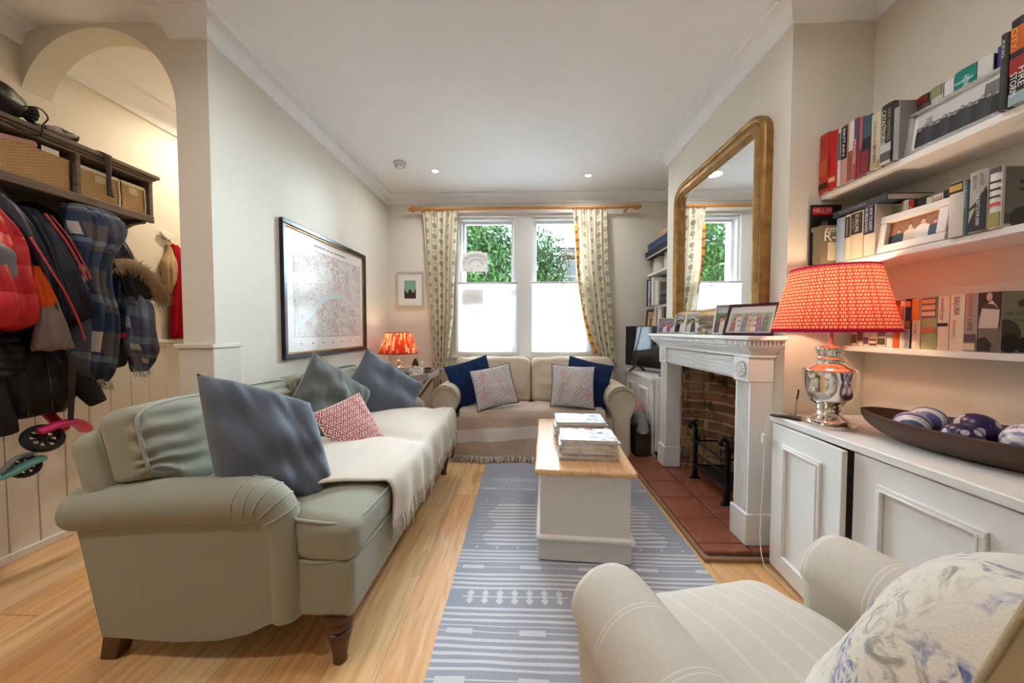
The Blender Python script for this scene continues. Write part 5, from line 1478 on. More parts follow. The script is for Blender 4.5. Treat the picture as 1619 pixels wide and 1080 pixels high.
# ------------------------------------------------------------------ television alcove
def tvbook(y0, y1, h, col, lab, z=1.3755, x=1.335, d=.2, **k): book(lab[0], lab[1], x, y0, y1, z, h, d, col, group='books of the television alcove', **k)
w_ = 'middle shelf of the television alcove'
tvbook(3.735, 3.79, .285, (36, 34, 36), ('tall black book', 'closest to the window, '+w_))
tvbook(3.70, 3.732, .27, W_, ('white book beside the tall black one', w_))
tvbook(3.655, 3.698, .265, (58, 92, 140), ('blue photographic book', w_), bands=[(.55, .95, (110, 150, 196)), (.1, .3, (70, 60, 40))])
tvbook(3.59, 3.652, .29, (226, 222, 212), ('broad cream book', w_))
for k, c in enumerate([(190, 180, 160), (236, 232, 224), (206, 196, 176), (150, 140, 130)]):
    tvbook(3.545-.042*k, 3.585-.042*k, (.23, .25, .24, .22)[k], c, (('tan', 'bright white', 'straw coloured', 'brownish grey')[k]+' book', 'centre of the middle television alcove shelf'))
for k, (h, c, n) in enumerate([(.035, (40, 44, 58), 'lowest'), (.028, (70, 76, 92), 'second from the bottom'), (.026, (44, 42, 46), 'third from the bottom'), (.03, (96, 104, 120), 'topmost')]):
    z = 1.3755+(0, .036, .065, .092)[k]
    t = thing('book', '%s of the dark books lying flat in the television alcove' % n, 'book', (1.43, 3.26, z), group='books of the television alcove')
    MB().box(1.335, 1.53, 3.12+.01*k, 3.41-.012*k, z, z+.003).box(1.335, 1.53, 3.12+.01*k, 3.41-.012*k, z+h-.003, z+h).box(1.333, 1.336, 3.12+.01*k, 3.41-.012*k, z, z+h).build('cover', pcol(c), t, smooth=0)
    MB().box(1.336, 1.527, 3.123+.01*k, 3.407-.012*k, z+.003, z+h-.003).build('page_block', PAGE, t, smooth=0)
for k, c in enumerate([(214, 204, 186), (150, 120, 92), (226, 220, 210), (180, 170, 150), (120, 104, 92)]):
    tvbook(3.52-.05*k, 3.565-.05*k, (.2, .19, .205, .18, .2)[k], c, (('cream', 'tan', 'white', 'stone', 'brown')[k]+' book behind the mantel end', 'lowest shelf of the television alcove'), z=1.1455)
photo_frame('photo_frame', 'brown framed photo beside the books above the television', .15, .19, .016, stand_m(1.375, 3.70, 1.1455, (-.72, -.70), 8), plain('brown_frame', c8(74, 42, 26), .4), fam([(.3, (206, 170, 110)), (.5, (120, 60, 40)), (.7, (220, 196, 150))], .62, .8), [(0, 0, 1, 1, (196, 160, 110)), (0, 0, 1, .3, (90, 60, 40))], stand=False)
for y in (3.70, 3.60, 3.42): tag(MB().lathe([(0, 0), (.04, 0), (.045, .01), (.045, .10), (.038, .12), (.038, .135), (.041, .14), (.041, .15), (0, .152)], 20, Matrix.Translation((1.42, y, 1.7265))).build('jar', plain('cream_ceramic', c8(226, 218, 204), .35)), 'cream jar %s under the boxes on the upper shelf' % {3.70: 'closest to the window', 3.60: 'between two others', 3.42: 'farthest from the window'}[y], 'jar', 'jars on the upper shelf')
def boxx(lab, x0, x1, y0, y1, z0, z1, c, lid=None, rim=None):
    t = thing('storage_box', lab, 'box', ((x0+x1)/2, (y0+y1)/2, z0), group='boxes on the upper shelf')
    MB().box(x0, x1, y0, y1, z0, z1-.025).build('body', pcol(c, .6), t, bevel=.003)
    MB().box(x0-.004, x1, y0-.004, y1+.004, z1-.0245, z1).build('lid', pcol(lid or c, .6), t, bevel=.003)
    if rim: MB().box(x0-.005, x0-.0005, y0, y1, z0, z0+.012).build('edge_band', pcol(rim), t, smooth=0)
boxx('charcoal box with pale edge, undermost on the upper shelf of the television alcove', 1.325, 1.58, 3.14, 3.80, 1.879, 1.955, (46, 48, 58), rim=(196, 190, 182))
boxx('navy blue box in the middle of the pile above the television', 1.34, 1.58, 3.16, 3.77, 1.956, 2.035, (62, 76, 112))
boxx('small wooden box on top of the navy one', 1.37, 1.56, 3.2, 3.56, 2.036, 2.10, (206, 160, 116), lid=(196, 150, 104))

# ------------------------------------------------------------------ laundry basket beside the beige sofa
def wicker(name, c1=(176, 146, 104), c2=(120, 92, 58), sc=1.):
    m = Mat(name, rough=.75, spec=.2); x, y, z = m.xyz()
    h = (x+y); st = (h*62/sc); row = (z*150/sc)
    w = ((st*pi).sn())*((((row).fl().mod(2.))*2)-1)
    rr = ((row.fr()-.5).ab()*-2+1)
    n = m.noise(scale=40., detail=2.)
    f = (w*.5+.5)*rr
    m.set('Base Color', m.mix(f*.9+n*.2-.1, c8(*c2), c8(*c1))); m.bump(f, .8, .006); return m.mat
LB = thing('laundry_basket', 'dark wicker laundry basket squeezed between the beige sofa arm and the cupboard', 'basket', (1.045, 3.2, 0))
DW = wicker('dark_wicker', (116, 90, 62), (62, 46, 32))
MB().softbox(.135, .40, .30, .03, M=Matrix.Translation((1.048, 3.2, .155))).build('body', DW, LB)
def heap(name, lab, cx, cy, z, sx, sy, h, mat, seed, hang=0.):
    def fn(u, v):
        a = 2*pi*u; r = v
        x = cx+sx*r*cos(a); y = cy+sy*r*sin(a)
        zz = z+h*(1-r**2.2)+.022*nz(x*14, y*14, seed)*(1-r*.4)
        if hang and r > .8: zz -= hang*(r-.8)/.2*max(0, -sin(a)*.8+.2*(-cos(a)))
        return (x, y, zz)
    return tag(MB().grid(fn, 36, 12, cu=True).build(name, mat, smooth=180), lab, 'clothes', 'laundry in the wicker basket')
heap('jumper', 'grey jumper draped over the wicker laundry basket beside the cupboard', 1.045, 3.16, .31, .075, .22, .09, fabric('grey_knit', c8(150, 148, 146), 80), 3, .10)
heap('shirt', 'pink striped shirt heaped on top of the laundry basket', 1.048, 3.24, .37, .072, .15, .13, fabric('pink_cotton', c8(226, 160, 164), 60), 8, .04)
# ------------------------------------------------------------------ curtain pole and curtains
POLE = plain('honey_pine', c8(190, 128, 66), .4)
CP_ = thing('curtain_pole', 'honey coloured wooden curtain pole with turned finials above the window', 'curtain pole', (0, 3.72, 2.43))
MB().tube([(-1.17, 3.72, 2.432), (1.165, 3.72, 2.432)], .0155, 16).build('pole', POLE, CP_)
for s, x in ((-1, -1.17), (1, 1.165)):
    R = Matrix.Translation((x, 3.72, 2.432)) @ Matrix.Rotation(radians(90*s), 4, 'Y')
    MB().lathe([(.016, -.01), (.024, -.008), (.024, .004), (.017, .008), (.017, .014), (.028, .02), (.033, .034), (.030, .05), (.02, .058), (.013, .062), (.018, .070), (.012, .082), (0, .085)], 20, R).build('finial', POLE, CP_)
    b = MB().box(x-s*.07-.011, x-s*.07+.011, 3.70, YW-.024, 2.40, 2.424); b.lathe([(.022, -.012), (.022, .012)], 16, Matrix.Translation((x-s*.07, 3.72, 2.432)) @ Matrix.Rotation(pi/2, 4, 'Y'))
    b.build('bracket', POLE, CP_)
for xs_ in ([-1.09+.029*k for k in range(14)], [.535+.0275*k for k in range(13)]):
    for x in xs_: MB().tube([(x+.002*sin(x*90), 3.72+.022*cos(a), 2.425+.022*sin(a)) for a in [2*pi*k/16 for k in range(16)]], .0042, 6, closed=True).build('curtain_ring', POLE, CP_, smooth=180)
def curtain_mat():
    m = Mat('tree_print_linen', rough=.9, spec=.1); nt = m.nt
    u, v, _ = m.xyz('UV')
    X = u*.56; Z = v*2.4
    G = .118; col = (X/G).fl(); zz = Z/G+(col.mod(2.))*.5
    fx = ((X/G).fr()-.5)*G; fz = ((zz).fr()-.5)*G
    r = (fx*fx+(fz-.01)*(fz-.01)).sq()
    n = m.noise(scale=160., detail=2.)
    crown = (r < .024)*(n > .36)
    ring = r.inb(.019, .025)
    stem = (fx.ab() < .0028)*fz.inb(-.05, -.01)
    foot = (fx.ab() < .012)*fz.inb(-.053, -.048)
    f = (crown*.75).mx(ring).mx(stem).mx(foot)
    t = m.noise(scale=120.)
    c = m.mix(t*.25, c8(236, 224, 200), c8(212, 198, 172))
    c = m.mix(f*.85, c, c8(112, 118, 104)); m.set('Base Color', c)
    m.bump(m.noise(scale=260.), .25, .003)
    out = nt.nodes['Material Output']; tr = nt.nodes.new('ShaderNodeBsdfTranslucent'); nt.links.new(c, tr.inputs[0])
    mx = nt.nodes.new('ShaderNodeMixShader'); mx.inputs[0].default_value = .20
    nt.links.new(m.b.outputs[0], mx.inputs[1]); nt.links.new(tr.outputs[0], mx.inputs[2]); nt.links.new(mx.outputs[0], out.inputs[0])
    return m.mat
CUR = curtain_mat()
def curtain(label, edges, nf, tz, tb, seed, edge_m=None):
    zs = [e[0] for e in edges]
    def ed(z):
        for (za, la, ra), (zb, lb, rb) in zip(edges, edges[1:]):
            if zb <= z <= za:
                t = (za-z)/(za-zb); return lerp(la, lb, t), lerp(ra, rb, t)
        return edges[-1][1:]
    def fn(u, v):
        z = lerp(.02, 2.405, v); l, r = ed(z)
        wdt = r-l; k = 2*pi*nf*u+.5*sin(u*7+seed)+.35*nz(u*4, z*1.2, seed)
        amp = .027*(.45+.55*clamp(wdt/.36))*(1-.55*sstep(2.28, 2.405, z))
        # pull in at the tie
        tie = exp(-((z-tz)/.12)**2)
        x = lerp(l, r, clamp(u+.010*sin(k*1.0+1.2)*(1-abs(2*u-1))))
        y = 3.725+amp*sin(k)*(1-.5*tie)+.012*nz(u*9, z*2, seed)
        return (x, y, z)
    c = thing('curtain', label, 'curtain', ((edges[0][1]+edges[0][2])/2, 3.73, .02), group='tree print curtains')
    MB().grid(fn, nf*20, 60).build('cloth', CUR, c, smooth=180)
    if edge_m:
        MB().grid(lambda u, v: (Vector(fn(.0, lerp(.28, .93, v)))+Vector((lerp(.004, .028+.012*sin(v*9), u), -.045+.012*sin(v*14), 0))), 3, 40).build('curtain_edge', edge_m, c, smooth=180)
    z = tz; l, r = ed(z)
    pts = [((l+r)/2+((r-l)/2+.012)*cos(a), 3.725+.062*sin(a), z+.03*tb*cos(a)-.01*sin(a)) for a in [2*pi*k/28 for k in range(28)]]
    MB().tube(pts, .009, 8, closed=True).build('tieback', plain('grey_cord', c8(150, 146, 140), .7), c, smooth=180)
    ex = r if tb > 0 else l
    MB().tube([(ex, 3.73, z+.03), (ex+.03*tb, 3.79, z+.06), (ex+.03*tb, YW, z+.06)], .006, 8).build('tieback_hook', plain('grey_metal', c8(90, 92, 96), .35, .7), c)
curtain('cream tree print curtain hanging straight beside the small framed print', [(2.41, -1.10, -.715), (1.9, -1.07, -.75), (1.27, -1.03, -.775), (.9, -1.0, -.82), (.70, -.985, -.85), (.55, -1.0, -.84), (.3, -1.03, -.81), (.0, -1.05, -.79)], 6, .69, -1, 1)
def edge_mat():  # mustard and brown colour blocks for the narrow strip along one curtain edge
    m = Mat('mustard_blocks', rough=.8); u, v, _ = m.xyz('UV'); f = ((v*17).fr() > .32); f2 = ((v*5.3).fr() > .5)
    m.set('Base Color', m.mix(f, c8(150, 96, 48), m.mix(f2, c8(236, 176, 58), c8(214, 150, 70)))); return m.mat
curtain('cream tree print curtain swept aside by the television', [(2.41, .526, .889), (1.81, .557, .908), (1.61, .582, .927), (1.27, .632, .952), (1.0, .70, .968), (.86, .765, .976), (.69, .872, .988), (.55, .89, 1.0), (.38, .91, 1.03), (.0, .90, 1.05)], 6, .69, 1, 4, edge_mat())

# ------------------------------------------------------------------ pictures on the walls
def map_mat():
    m = Mat('town_map', rough=.5, spec=.5)
    u, v, _ = m.xyz('UV')
    P = m.vec(u*1.25, v)
    k = m.voro(P, 26., 'DISTANCE_TO_EDGE'); k2 = m.voro(P, 9., 'DISTANCE_TO_EDGE'); n = m.noise(P, 5., 4., .6); n2 = m.noise(P, 60., 3., .7)
    c = m.mix(((n-.47)*9), c8(216, 206, 196), c8(196, 150, 146))
    c = m.mix(((n2-.45)*5)*.75, c, c8(128, 112, 112))
    c = m.mix((k < .05)*.8, c, c8(232, 226, 216)); c = m.mix((k2 < .018)*.9, c, c8(238, 232, 222))
    rv = (v-.36-((u*5.2-1.2).sn())*.16-(u-.5)*.22+(m.noise(P, 3.)-.5)*.1).ab()
    c = m.mix(rv < .034, c, c8(206, 214, 210))
    rv2 = (u-.86-((v*6).sn())*.05).ab(); c = m.mix((rv2 < .022)*(v > .36), c, c8(206, 214, 210))
    park = m.voro(P, 4., 'F1') < .16; c = m.mix(park*.7, c, c8(222, 220, 204))
    e = u.mn(1-u).mn(v).mn(1-v); c = m.mix(e < .006, c, c8(120, 110, 108))
    m.set('Base Color', c); m.set('Coat Weight', .9); m.set('Coat Roughness', .02); m.set('Coat IOR', 1.6); return m.mat
MP = thing('framed_map', 'big framed antique town map in a black and gold frame above the sage sofa', 'picture', (XL+.001, 2.68, .93))
y0, y1, z0, z1 = 2.11, 3.24, .93, 1.83
def rect_frame(x, y0, y1, z0, z1, b, d, name, mat, par, bev=.004):
    m = MB()
    m.box(x, x+d, y0, y1, z0, z0+b).box(x, x+d, y0, y1, z1-b, z1).box(x, x+d, y0, y0+b, z0+b, z1-b).box(x, x+d, y1-b, y1, z0+b, z1-b)
    return m.build(name, mat, par, bevel=bev)
rect_frame(XL+.001, y0, y1, z0, z1, .030, .026, 'frame', plain('black_lacquer', c8(38, 36, 40), .3), MP)
rect_frame(XL+.001, y0+.0305, y1-.0305, z0+.0305, z1-.0305, .011, .018, 'gilt_slip', GOLD, MP, .002)
mm = Mat('glazed_mount', c8(232, 224, 216), .5); mm.set('Coat Weight', .9); mm.set('Coat Roughness', .02); mm.set('Coat IOR', 1.6)
MB().box(XL+.001, XL+.006, y0+.03, y1-.03, z0+.03, z1-.03).build('mount', mm.mat, MP, smooth=0)
MB().grid(lambda u, v: (XL+.0064, lerp(y0+.12, y1-.09, u), lerp(z0+.14, z1-.13, v)), 1, 1).build('map_sheet', map_mat(), MP, smooth=0)
tx = MB()
for k in range(30):
    if k in (12, 15, 18): continue
    y = 2.42+.016*k; tx.box(XL+.0062, XL+.0066, y, y+.011, z1-.098, z1-.086)
for k in range(7): tx.lathe([(0, 0), (.007, 0), (.007, .0004), (0, .0004)], 10, Matrix.Translation((XL+.0064, 2.30+.13*k, z0+.095)) @ Matrix.Rotation(pi/2, 4, 'Y'), cap=False)
tx.build('map_caption', plain('ink_map', c8(96, 84, 84), .8), MP, smooth=0)
GP = thing('framed_print', 'small white framed print of a mint sky over dark hills, beside the curtain', 'picture', (-1.278, YW-.001, 1.384))
x0, x1, z0, z1 = -1.427, -1.128, 1.384, 1.776
m = MB(); b = .016
m.box(x0, x1, YW-.026, YW-.001, z0, z0+b).box(x0, x1, YW-.026, YW-.001, z1-b, z1).box(x0, x0+b, YW-.026, YW-.001, z0+b, z1-b).box(x1-b, x1, YW-.026, YW-.001, z0+b, z1-b)
m.build('frame', plain('pale_grey_frame', c8(206, 198, 188), .5), GP, bevel=.003)
MB().box(x0+b, x1-b, YW-.010, YW-.001, z0+b, z1-b).build('mount', plain('mount_card', c8(240, 238, 232), .9), GP, smooth=0)
m = MB(); a0, a1, c0, c1 = -1.345, -1.212, 1.475, 1.678
m.box(a0, a1, YW-.0105, YW-.010, c0, c1)
for k in range(5): m.box(a0+.02+.022*k, a0+.024+.022*k, YW-.0107, YW-.0105, c0+.1, c1, 2)
hl = [(a0, c0)]+[(lerp(a1, a0, t/16), c0+.085+.022*cos(t/16*4*pi)+.008*sin(t*2.1)) for t in range(17)]
m.prism([(a0, c0), (a1, c0)]+hl[1:], 'y', YW-.0109, YW-.0106, 1)
m.build('print', [plain('mint', c8(142, 186, 164), .7), plain('dark_hill', c8(58, 56, 58), .7), plain('mint_dark', c8(116, 164, 144), .7)], GP, smooth=0)

# ------------------------------------------------------------------ tray table with its small lamp
GREYW = plain('limed_wood', c8(176, 168, 158), .6)
TT = thing('tray_table', 'limed grey butler tray table on crossed legs in the window corner', 'table', (-1.18, 3.42, 0))
tx0, tx1, ty0, ty1, tz = -1.44, -.915, 3.22, 3.62, .64
MB().box(tx0, tx1, ty0, ty1, tz, tz+.014).build('tray_base', GREYW, TT, bevel=.003)
m = MB()
for y in (ty0-.012, ty1):
    pts = [(tx0, tz), (tx1, tz)]+[(lerp(tx1+.01, tx0-.01, k/20), tz+.042+.030*abs(2*k/20-1)**2.2) for k in range(21)]
    m.prism(pts, 'y', y, y+.012)
for x in (tx0-.012, tx1):
    pts = [(ty0-.01, tz), (ty1+.01, tz)]+[(lerp(ty1+.01, ty0-.01, k/20), tz+.05+.022*abs(2*k/20-1)**2) for k in range(21)]
    m.prism(pts, 'x', x, x+.012)
m.build('tray_rim', GREYW, TT, bevel=.003)
for y in (ty0+.04, ty1-.04):
    for a, b in (((-1.40, 0), (-.95, tz)), ((-.95, 0), (-1.40, tz))):
        d = .018 if a[0] < -1.2 else -.0
        m = MB(); v = Vector((b[0]-a[0], b[1]-a[1])).normalized()*.016; nx, nzz = -v.y, v.x
        m.prism([(a[0]+nx, a[1]+.0+max(nzz, 0)), (a[0]-nx, a[1]), (b[0]-nx, b[1]-abs(nzz)*1.2), (b[0]+nx, b[1]-.002)], 'y', y+d, y+d+.016)
        m.build('leg', GREYW, TT, bevel=.003)
MB().box(-1.19, -1.16, ty0+.04, ty1-.02, .30, .32).build('stretcher', GREYW, TT)
TP = tz+.0145
SL = thing('table_lamp', 'small lamp with pleated red striped shade on the tray table', 'lamp', (-1.277, 3.44, TP))
MB().lathe([(0, 0), (.048, 0), (.05, .006), (.04, .012), (.036, .018), (.06, .034), (.076, .058), (.072, .082), (.045, .10), (.026, .108), (.022, .114), (.034, .125), (.038, .142), (.030, .158), (.016, .166), (.018, .172), (.008, .178), (.006, .24), (0, .241)], 32, Matrix.Translation((-1.277, 3.44, TP))).build('glass_base', MERC, SL, smooth=50)
shade(SL, -1.277, 3.44, .882, 1.097, .192, .124, shade_mat('red_stripe', [c8(196, 62, 42), c8(150, 116, 92), c8(222, 120, 84), c8(232, 190, 150), c8(120, 34, 30)], 'stripe'), 40, .0016)
bulb(SL, -1.277, 3.44, .985, 1.3, (1, .70, .42, 1))
tp = photo_frame('photo_frame', 'small silver photo frame on the tray table in front of the lamp', .135, .10, .010, stand_m(-1.19, 3.30, TP, (.15, -1), 12), SILV, fam([(.3, dk), (.5, wh), (.7, (70, 76, 90))], .5, .8), [(0, 0, 1, 1, (196, 200, 206)), (0, 0, 1, .5, (84, 88, 100))], stand=False)
bt = thing('bottle', 'dark oval bottle with pale label on the tray table', 'bottle', (-1.105, 3.44, TP))
MB().lathe([(0, 0), (.03, 0), (.033, .006), (.033, .12), (.026, .148), (.014, .158), (.014, .175), (0, .176)], 20, Matrix.Translation((-1.105, 3.44, TP)) @ Matrix.Diagonal((1, .6, 1, 1))).build('glass', plain('dark_bottle', c8(44, 38, 34), .2), bt)
MB().box(-1.122, -1.088, 3.4185, 3.421, TP+.05, TP+.105).build('bottle_label', plain('paper', c8(238, 232, 226), .9), bt, smooth=0)
ck = thing('mantel_clock', 'round cream clock standing on the tray table', 'clock', (-1.04, 3.30, TP))
R = Matrix.Translation((-1.04, 3.30, TP+.055)) @ Matrix.Rotation(radians(80), 4, 'X')
MB().lathe([(0, -.02), (.052, -.02), (.056, -.012), (.056, .008), (.050, .012), (.046, .008), (0, .008)], 32, R, cap=False).box(-.03, .03, -.055, -.045, -.02, .01, 0, R).build('case', plain('cream_enamel', c8(230, 222, 208), .35), ck)
f = MB().disc((0, 0, .0085), .046, 28, 0, R)
for k in range(12): a = 2*pi*k/12; f.box(-.002, .002, .032, .042, .0086, .0092, 1, R @ Matrix.Rotation(a, 4, 'Z'))
f.box(-.002, .002, 0, .024, .0088, .0096, 1, R @ Matrix.Rotation(.9, 4, 'Z')).box(-.0015, .0015, 0, .034, .0088, .0096, 1, R @ Matrix.Rotation(-2.0, 4, 'Z'))
f.build('dial', [plain('dial_white', c8(240, 238, 230), .5), plain('ink_dark', c8(70, 75, 90), .8)], ck, smooth=0)
tag(MB().lathe([(0, 0), (.012, .0), (.010, .05), (.009, .085), (.020, .11), (.021, .13), (.012, .15), (0, .155)], 16, Matrix.Translation((-1.03, 3.42, TP))).build('brush', plain('cream_enamel', c8(230, 222, 208), .35)), 'cream handled brush standing up behind the clock on the tray table', 'brush')
lr = thing('letter_rack', 'dark slatted letter rack at the corner of the tray table', 'letter rack', (-.965, 3.40, TP))
m = MB().box(-.998, -.93, 3.36, 3.44, TP, TP+.012)
for k in range(5): m.box(-.996+.0145*k, -.991+.0145*k, 3.362, 3.368, TP+.012, TP+.085).box(-.996+.0145*k, -.991+.0145*k, 3.432, 3.438, TP+.012, TP+.085)
m.box(-.998, -.93, 3.362, 3.368, TP+.075, TP+.085).box(-.998, -.93, 3.432, 3.438, TP+.075, TP+.085); m.build('rack', plain('dark_rack', c8(60, 50, 42), .5), lr, smooth=0)

# ------------------------------------------------------------------ hall: coat rack, baskets, coats
def greyoak():
    m = Mat('grey_washed_oak', rough=.55, spec=.3); x, y, z = m.xyz()
    g = m.noise(m.vec(x*16, y*1.6, z*30), 2., 4., .6, .8)
    m.set('Base Color', m.ramp(g, [(.3, c8(92, 80, 70)), (.5, c8(124, 110, 98)), (.72, c8(86, 74, 64))])); m.bump(g, .15, .003); return m.mat
GO = greyoak()
CR_ = thing('coat_rack', 'grey washed wooden wall shelf with coat hooks and baskets in the hall', 'coat rack', (-2.34, 1.45, 1.42))
RY0, RY1, RF = .86, 1.985, -2.20
MB().box(XH, RF-.02, RY0, RY1, 1.765, 1.79).box(RF-.02, RF, RY0, RY1, 1.755, 1.795).build('lower_shelf', GO, CR_, bevel=.003)
m = MB().box(XH, RF+.012, RY0-.02, RY1+.03, 2.018, 2.040).box(XH, RF+.0, RY0, RY1+.018, 2.006, 2.018).box(XH, RF-.01, RY0, RY1+.008, 1.992, 2.006); m.build('top_shelf', GO, CR_, bevel=.004)
MB().box(XH, RF-.005, RY1-.02, RY1, 1.79, 1.992).build('end_panel', GO, CR_, bevel=.002)
MB().box(XH, RF-.005, RY0, RY0+.02, 1.79, 1.992).build('end_panel', GO, CR_, bevel=.002)
MB().box(XH, RF-.005, 1.638, 1.654, 1.79, 1.992).build('divider', GO, CR_, bevel=.002)
MB().box(XH, XH+.018, RY0, RY1-.02, 1.54, 1.765).build('back_board', GO, CR_, bevel=.003)
pts = [(XH, 1.765), (RF-.03, 1.765), (RF-.03, 1.748)]+[(lerp(RF-.05, XH+.06, k/10), 1.745-.19*(1-sqrt(max(0, 1-(k/10)**2)))) for k in range(11)]+[(XH+.055, 1.535), (XH, 1.535)]
MB().prism(pts, 'y', RY0+.02, RY0+.045).build('bracket', GO, CR_, bevel=.002)
MB().prism(pts, 'y', RY1-.045, RY1-.02).build('bracket', GO, CR_, bevel=.002)
HKS = [1.02, 1.20, 1.36, 1.50, 1.62, 1.74, 1.86]
for y in HKS: MB().tube(bezier([(XH+.018, y, 1.70), (XH+.06, y, 1.695), (XH+.085, y, 1.71), (XH+.095, y, 1.74)], 5), .006, 8).ball((XH+.095, y, 1.742), .010, 10, 6).tube(bezier([(XH+.018, y, 1.66), (XH+.045, y, 1.64), (XH+.055, y, 1.655)], 4), .005, 8).build('coat_hook', plain('black_iron_hook', c8(40, 38, 38), .4, .5), CR_)
WK = wicker('wicker', (244, 214, 166), (184, 146, 100))
def basket(lab, y0, y1, liner):
    b = thing('wicker_basket', lab, 'basket', (-2.345, (y0+y1)/2, 1.7905), group='baskets in the coat rack')
    m = MB(); x0, x1, z0, z1 = XH+.03, RF-.025, 1.7905, 1.945
    m.box(x0, x1, y0, y1, z0, z0+.01).box(x0, x0+.01, y0, y1, z0, z1).box(x1-.01, x1, y0, y1, z0, z1).box(x0, x1, y0, y0+.01, z0, z1).box(x0, x1, y1-.01, y1, z0, z1)
    m.build('body', WK, b, bevel=.004)
    MB().tube([(x1-.005, y0+.005, z1), (x1-.005, y1-.005, z1), (x0+.005, y1-.005, z1), (x0+.005, y0+.005, z1)], .008, 8, closed=True).build('rim', WK if not liner else plain('calico', c8(228, 214, 194), .9), b)
    if liner:
        MB().box(x1-.001, x1+.003, y0+.002, y1-.002, z1-.012, z1+.006).build('lining', plain('calico', c8(228, 214, 194), .9), b, bevel=.002)
        m = MB(); cy = (y0+y1)/2
        m.box(x1-.0005, x1+.0015, cy-.022, cy+.022, z1-.055, z1-.02); m.build('name_tag', plain('calico_tag', c8(214, 196, 168), .9), b, smooth=0)
        MB().tube(bezier([(x1+.004, y1-.004, z1), (x1+.007, y1-.006, z1-.05), (x1+.005, y1-.002, z1-.1), (x1+.006, y1-.006, z0+.004)], 5), .0035, 6).build('tie_cord', plain('calico', c8(228, 214, 194), .9), b)
    return b
basket('long wicker basket at the front of the coat rack, open and without lining', 1.06, 1.628, False)
basket('wicker basket with pale lining in the middle of the coat rack', 1.662, 1.83, True)
basket('wicker basket with pale lining at the end of the coat rack by the pier', 1.838, 1.958, True)
tag(MB().softbox(.10, .14, .03, .012, n=4, M=Matrix.Translation((-2.27, 1.45, 1.955)) @ Matrix.Rotation(.2, 4, 'X')).build('folded_cloth', fabric('dusty_pink', c8(206, 160, 152), 60), smooth=180), 'pink cloth peeping out of the long wicker basket', 'cloth')
tag(MB().box(-2.30, -2.226, 1.535, 1.585, 1.95, 1.952, 0, Matrix.Translation((0, 0, 0))).box(-2.2265, -2.2255, 1.53, 1.59, 1.935, 1.975).build('card', plain('paper', c8(238, 232, 226), .9)), 'white card sticking up from the long wicker basket', 'card')
BAGM = Mat('black_nylon', c8(28, 27, 28), .45); BAGM.bump(BAGM.noise(scale=30., detail=4.), .35, .01); BAGM = BAGM.mat
def blob(name, lab, cat, c, r, mat, seed, amp=.25, M=None, extra=None, flat=0.):
    t = thing(name, lab, cat, (c[0], c[1], c[2]-r[2]))
    def fn(u, v):
        a, b = 2*pi*u, pi*v-pi/2
        d = Vector((cos(a)*cos(b), sin(a)*cos(b), sin(b)))
        k = 1+amp*nz(d.x*1.6+seed, d.y*1.6, d.z*1.6)+amp*.35*nz(d.x*5+seed, d.y*5, d.z*5)
        p = Vector((c[0]+d.x*r[0]*k, c[1]+d.y*r[1]*k, c[2]+d.z*r[2]*k)); p.z = max(p.z, c[2]-r[2]*.92); return p
    MB().grid(fn, 36, 20, cu=True).build('body', mat, t, smooth=180)
    if extra: extra(t)
    return t
def draw(t):
    MB().tube(bezier([(-2.26, 1.46, 2.10), (-2.21, 1.51, 2.13), (-2.195, 1.535, 2.10), (-2.185, 1.51, 2.05), (-2.183, 1.50, 2.0), (-2.185, 1.46, 1.985), (-2.186, 1.40, 2.0)], 8), .003, 6).build('drawstring', plain('black_cord', c8(24, 24, 24), .7), t, smooth=180)
    m = MB()
    for k in range(9): a = 2*pi*k/9; m.tube([(-2.27+.05*cos(a), 1.44, 2.11+.045*sin(a)), (-2.255+.018*cos(a), 1.50, 2.105+.018*sin(a)), (-2.25+.03*cos(a), 1.525, 2.105+.03*sin(a))], [.012, .008, .010], 6)
    m.build('gathered_neck', BAGM, t, smooth=180)
blob('drawstring_bag', 'black drawstring bag slumped on top of the coat rack', 'bag', (-2.275, 1.39, 2.118), (.085, .125, .078), BAGM, 2, .22, extra=draw)
def zipx(t): MB().tube(bezier([(-2.30, 1.24, 2.27), (-2.27, 1.31, 2.27), (-2.27, 1.38, 2.24), (-2.30, 1.42, 2.20)], 6), .007, 6).build('strap', BAGM, t, smooth=180)
blob('rucksack', 'dark rucksack behind the drawstring bag on the coat rack', 'bag', (-2.385, 1.30, 2.19), (.085, .15, .145), Mat('charcoal_nylon', c8(40, 40, 44), .5).mat, 7, .2, extra=zipx)
cm_ = Mat('printed_scarf', rough=.9); cm_.set('Base Color', cm_.mix(cm_.noise(scale=28., detail=2.) > .52, c8(60, 56, 54), c8(176, 168, 158)))
blob('folded_scarf', 'grey and cream printed scarf bundled on top of the coat rack', 'scarf', (-2.26, 1.605, 2.066), (.07, .075, .026), cm_.mat, 5, .3)
st = MB().grid(lambda u, v: ((-2.30+.115*clamp(v/.25) if v < .25 else -2.185+.004*sin(v*6)), 1.745+.014*(u-.5)*2*(1+.2*sin(v*7))+.015*v, 2.043+.012*sin(min(v/.25, 1)*pi) if v < .25 else lerp(2.04, 1.825, (v-.25)/.75)), 3, 24)
o = st.build('strap', plain('dark_webbing', c8(58, 46, 44), .8), smooth=180); q = o.modifiers.new('thick', 'SOLIDIFY'); q.thickness = .002
tag(o, 'dark webbing strap hanging over the edge of the coat rack shelf', 'strap')

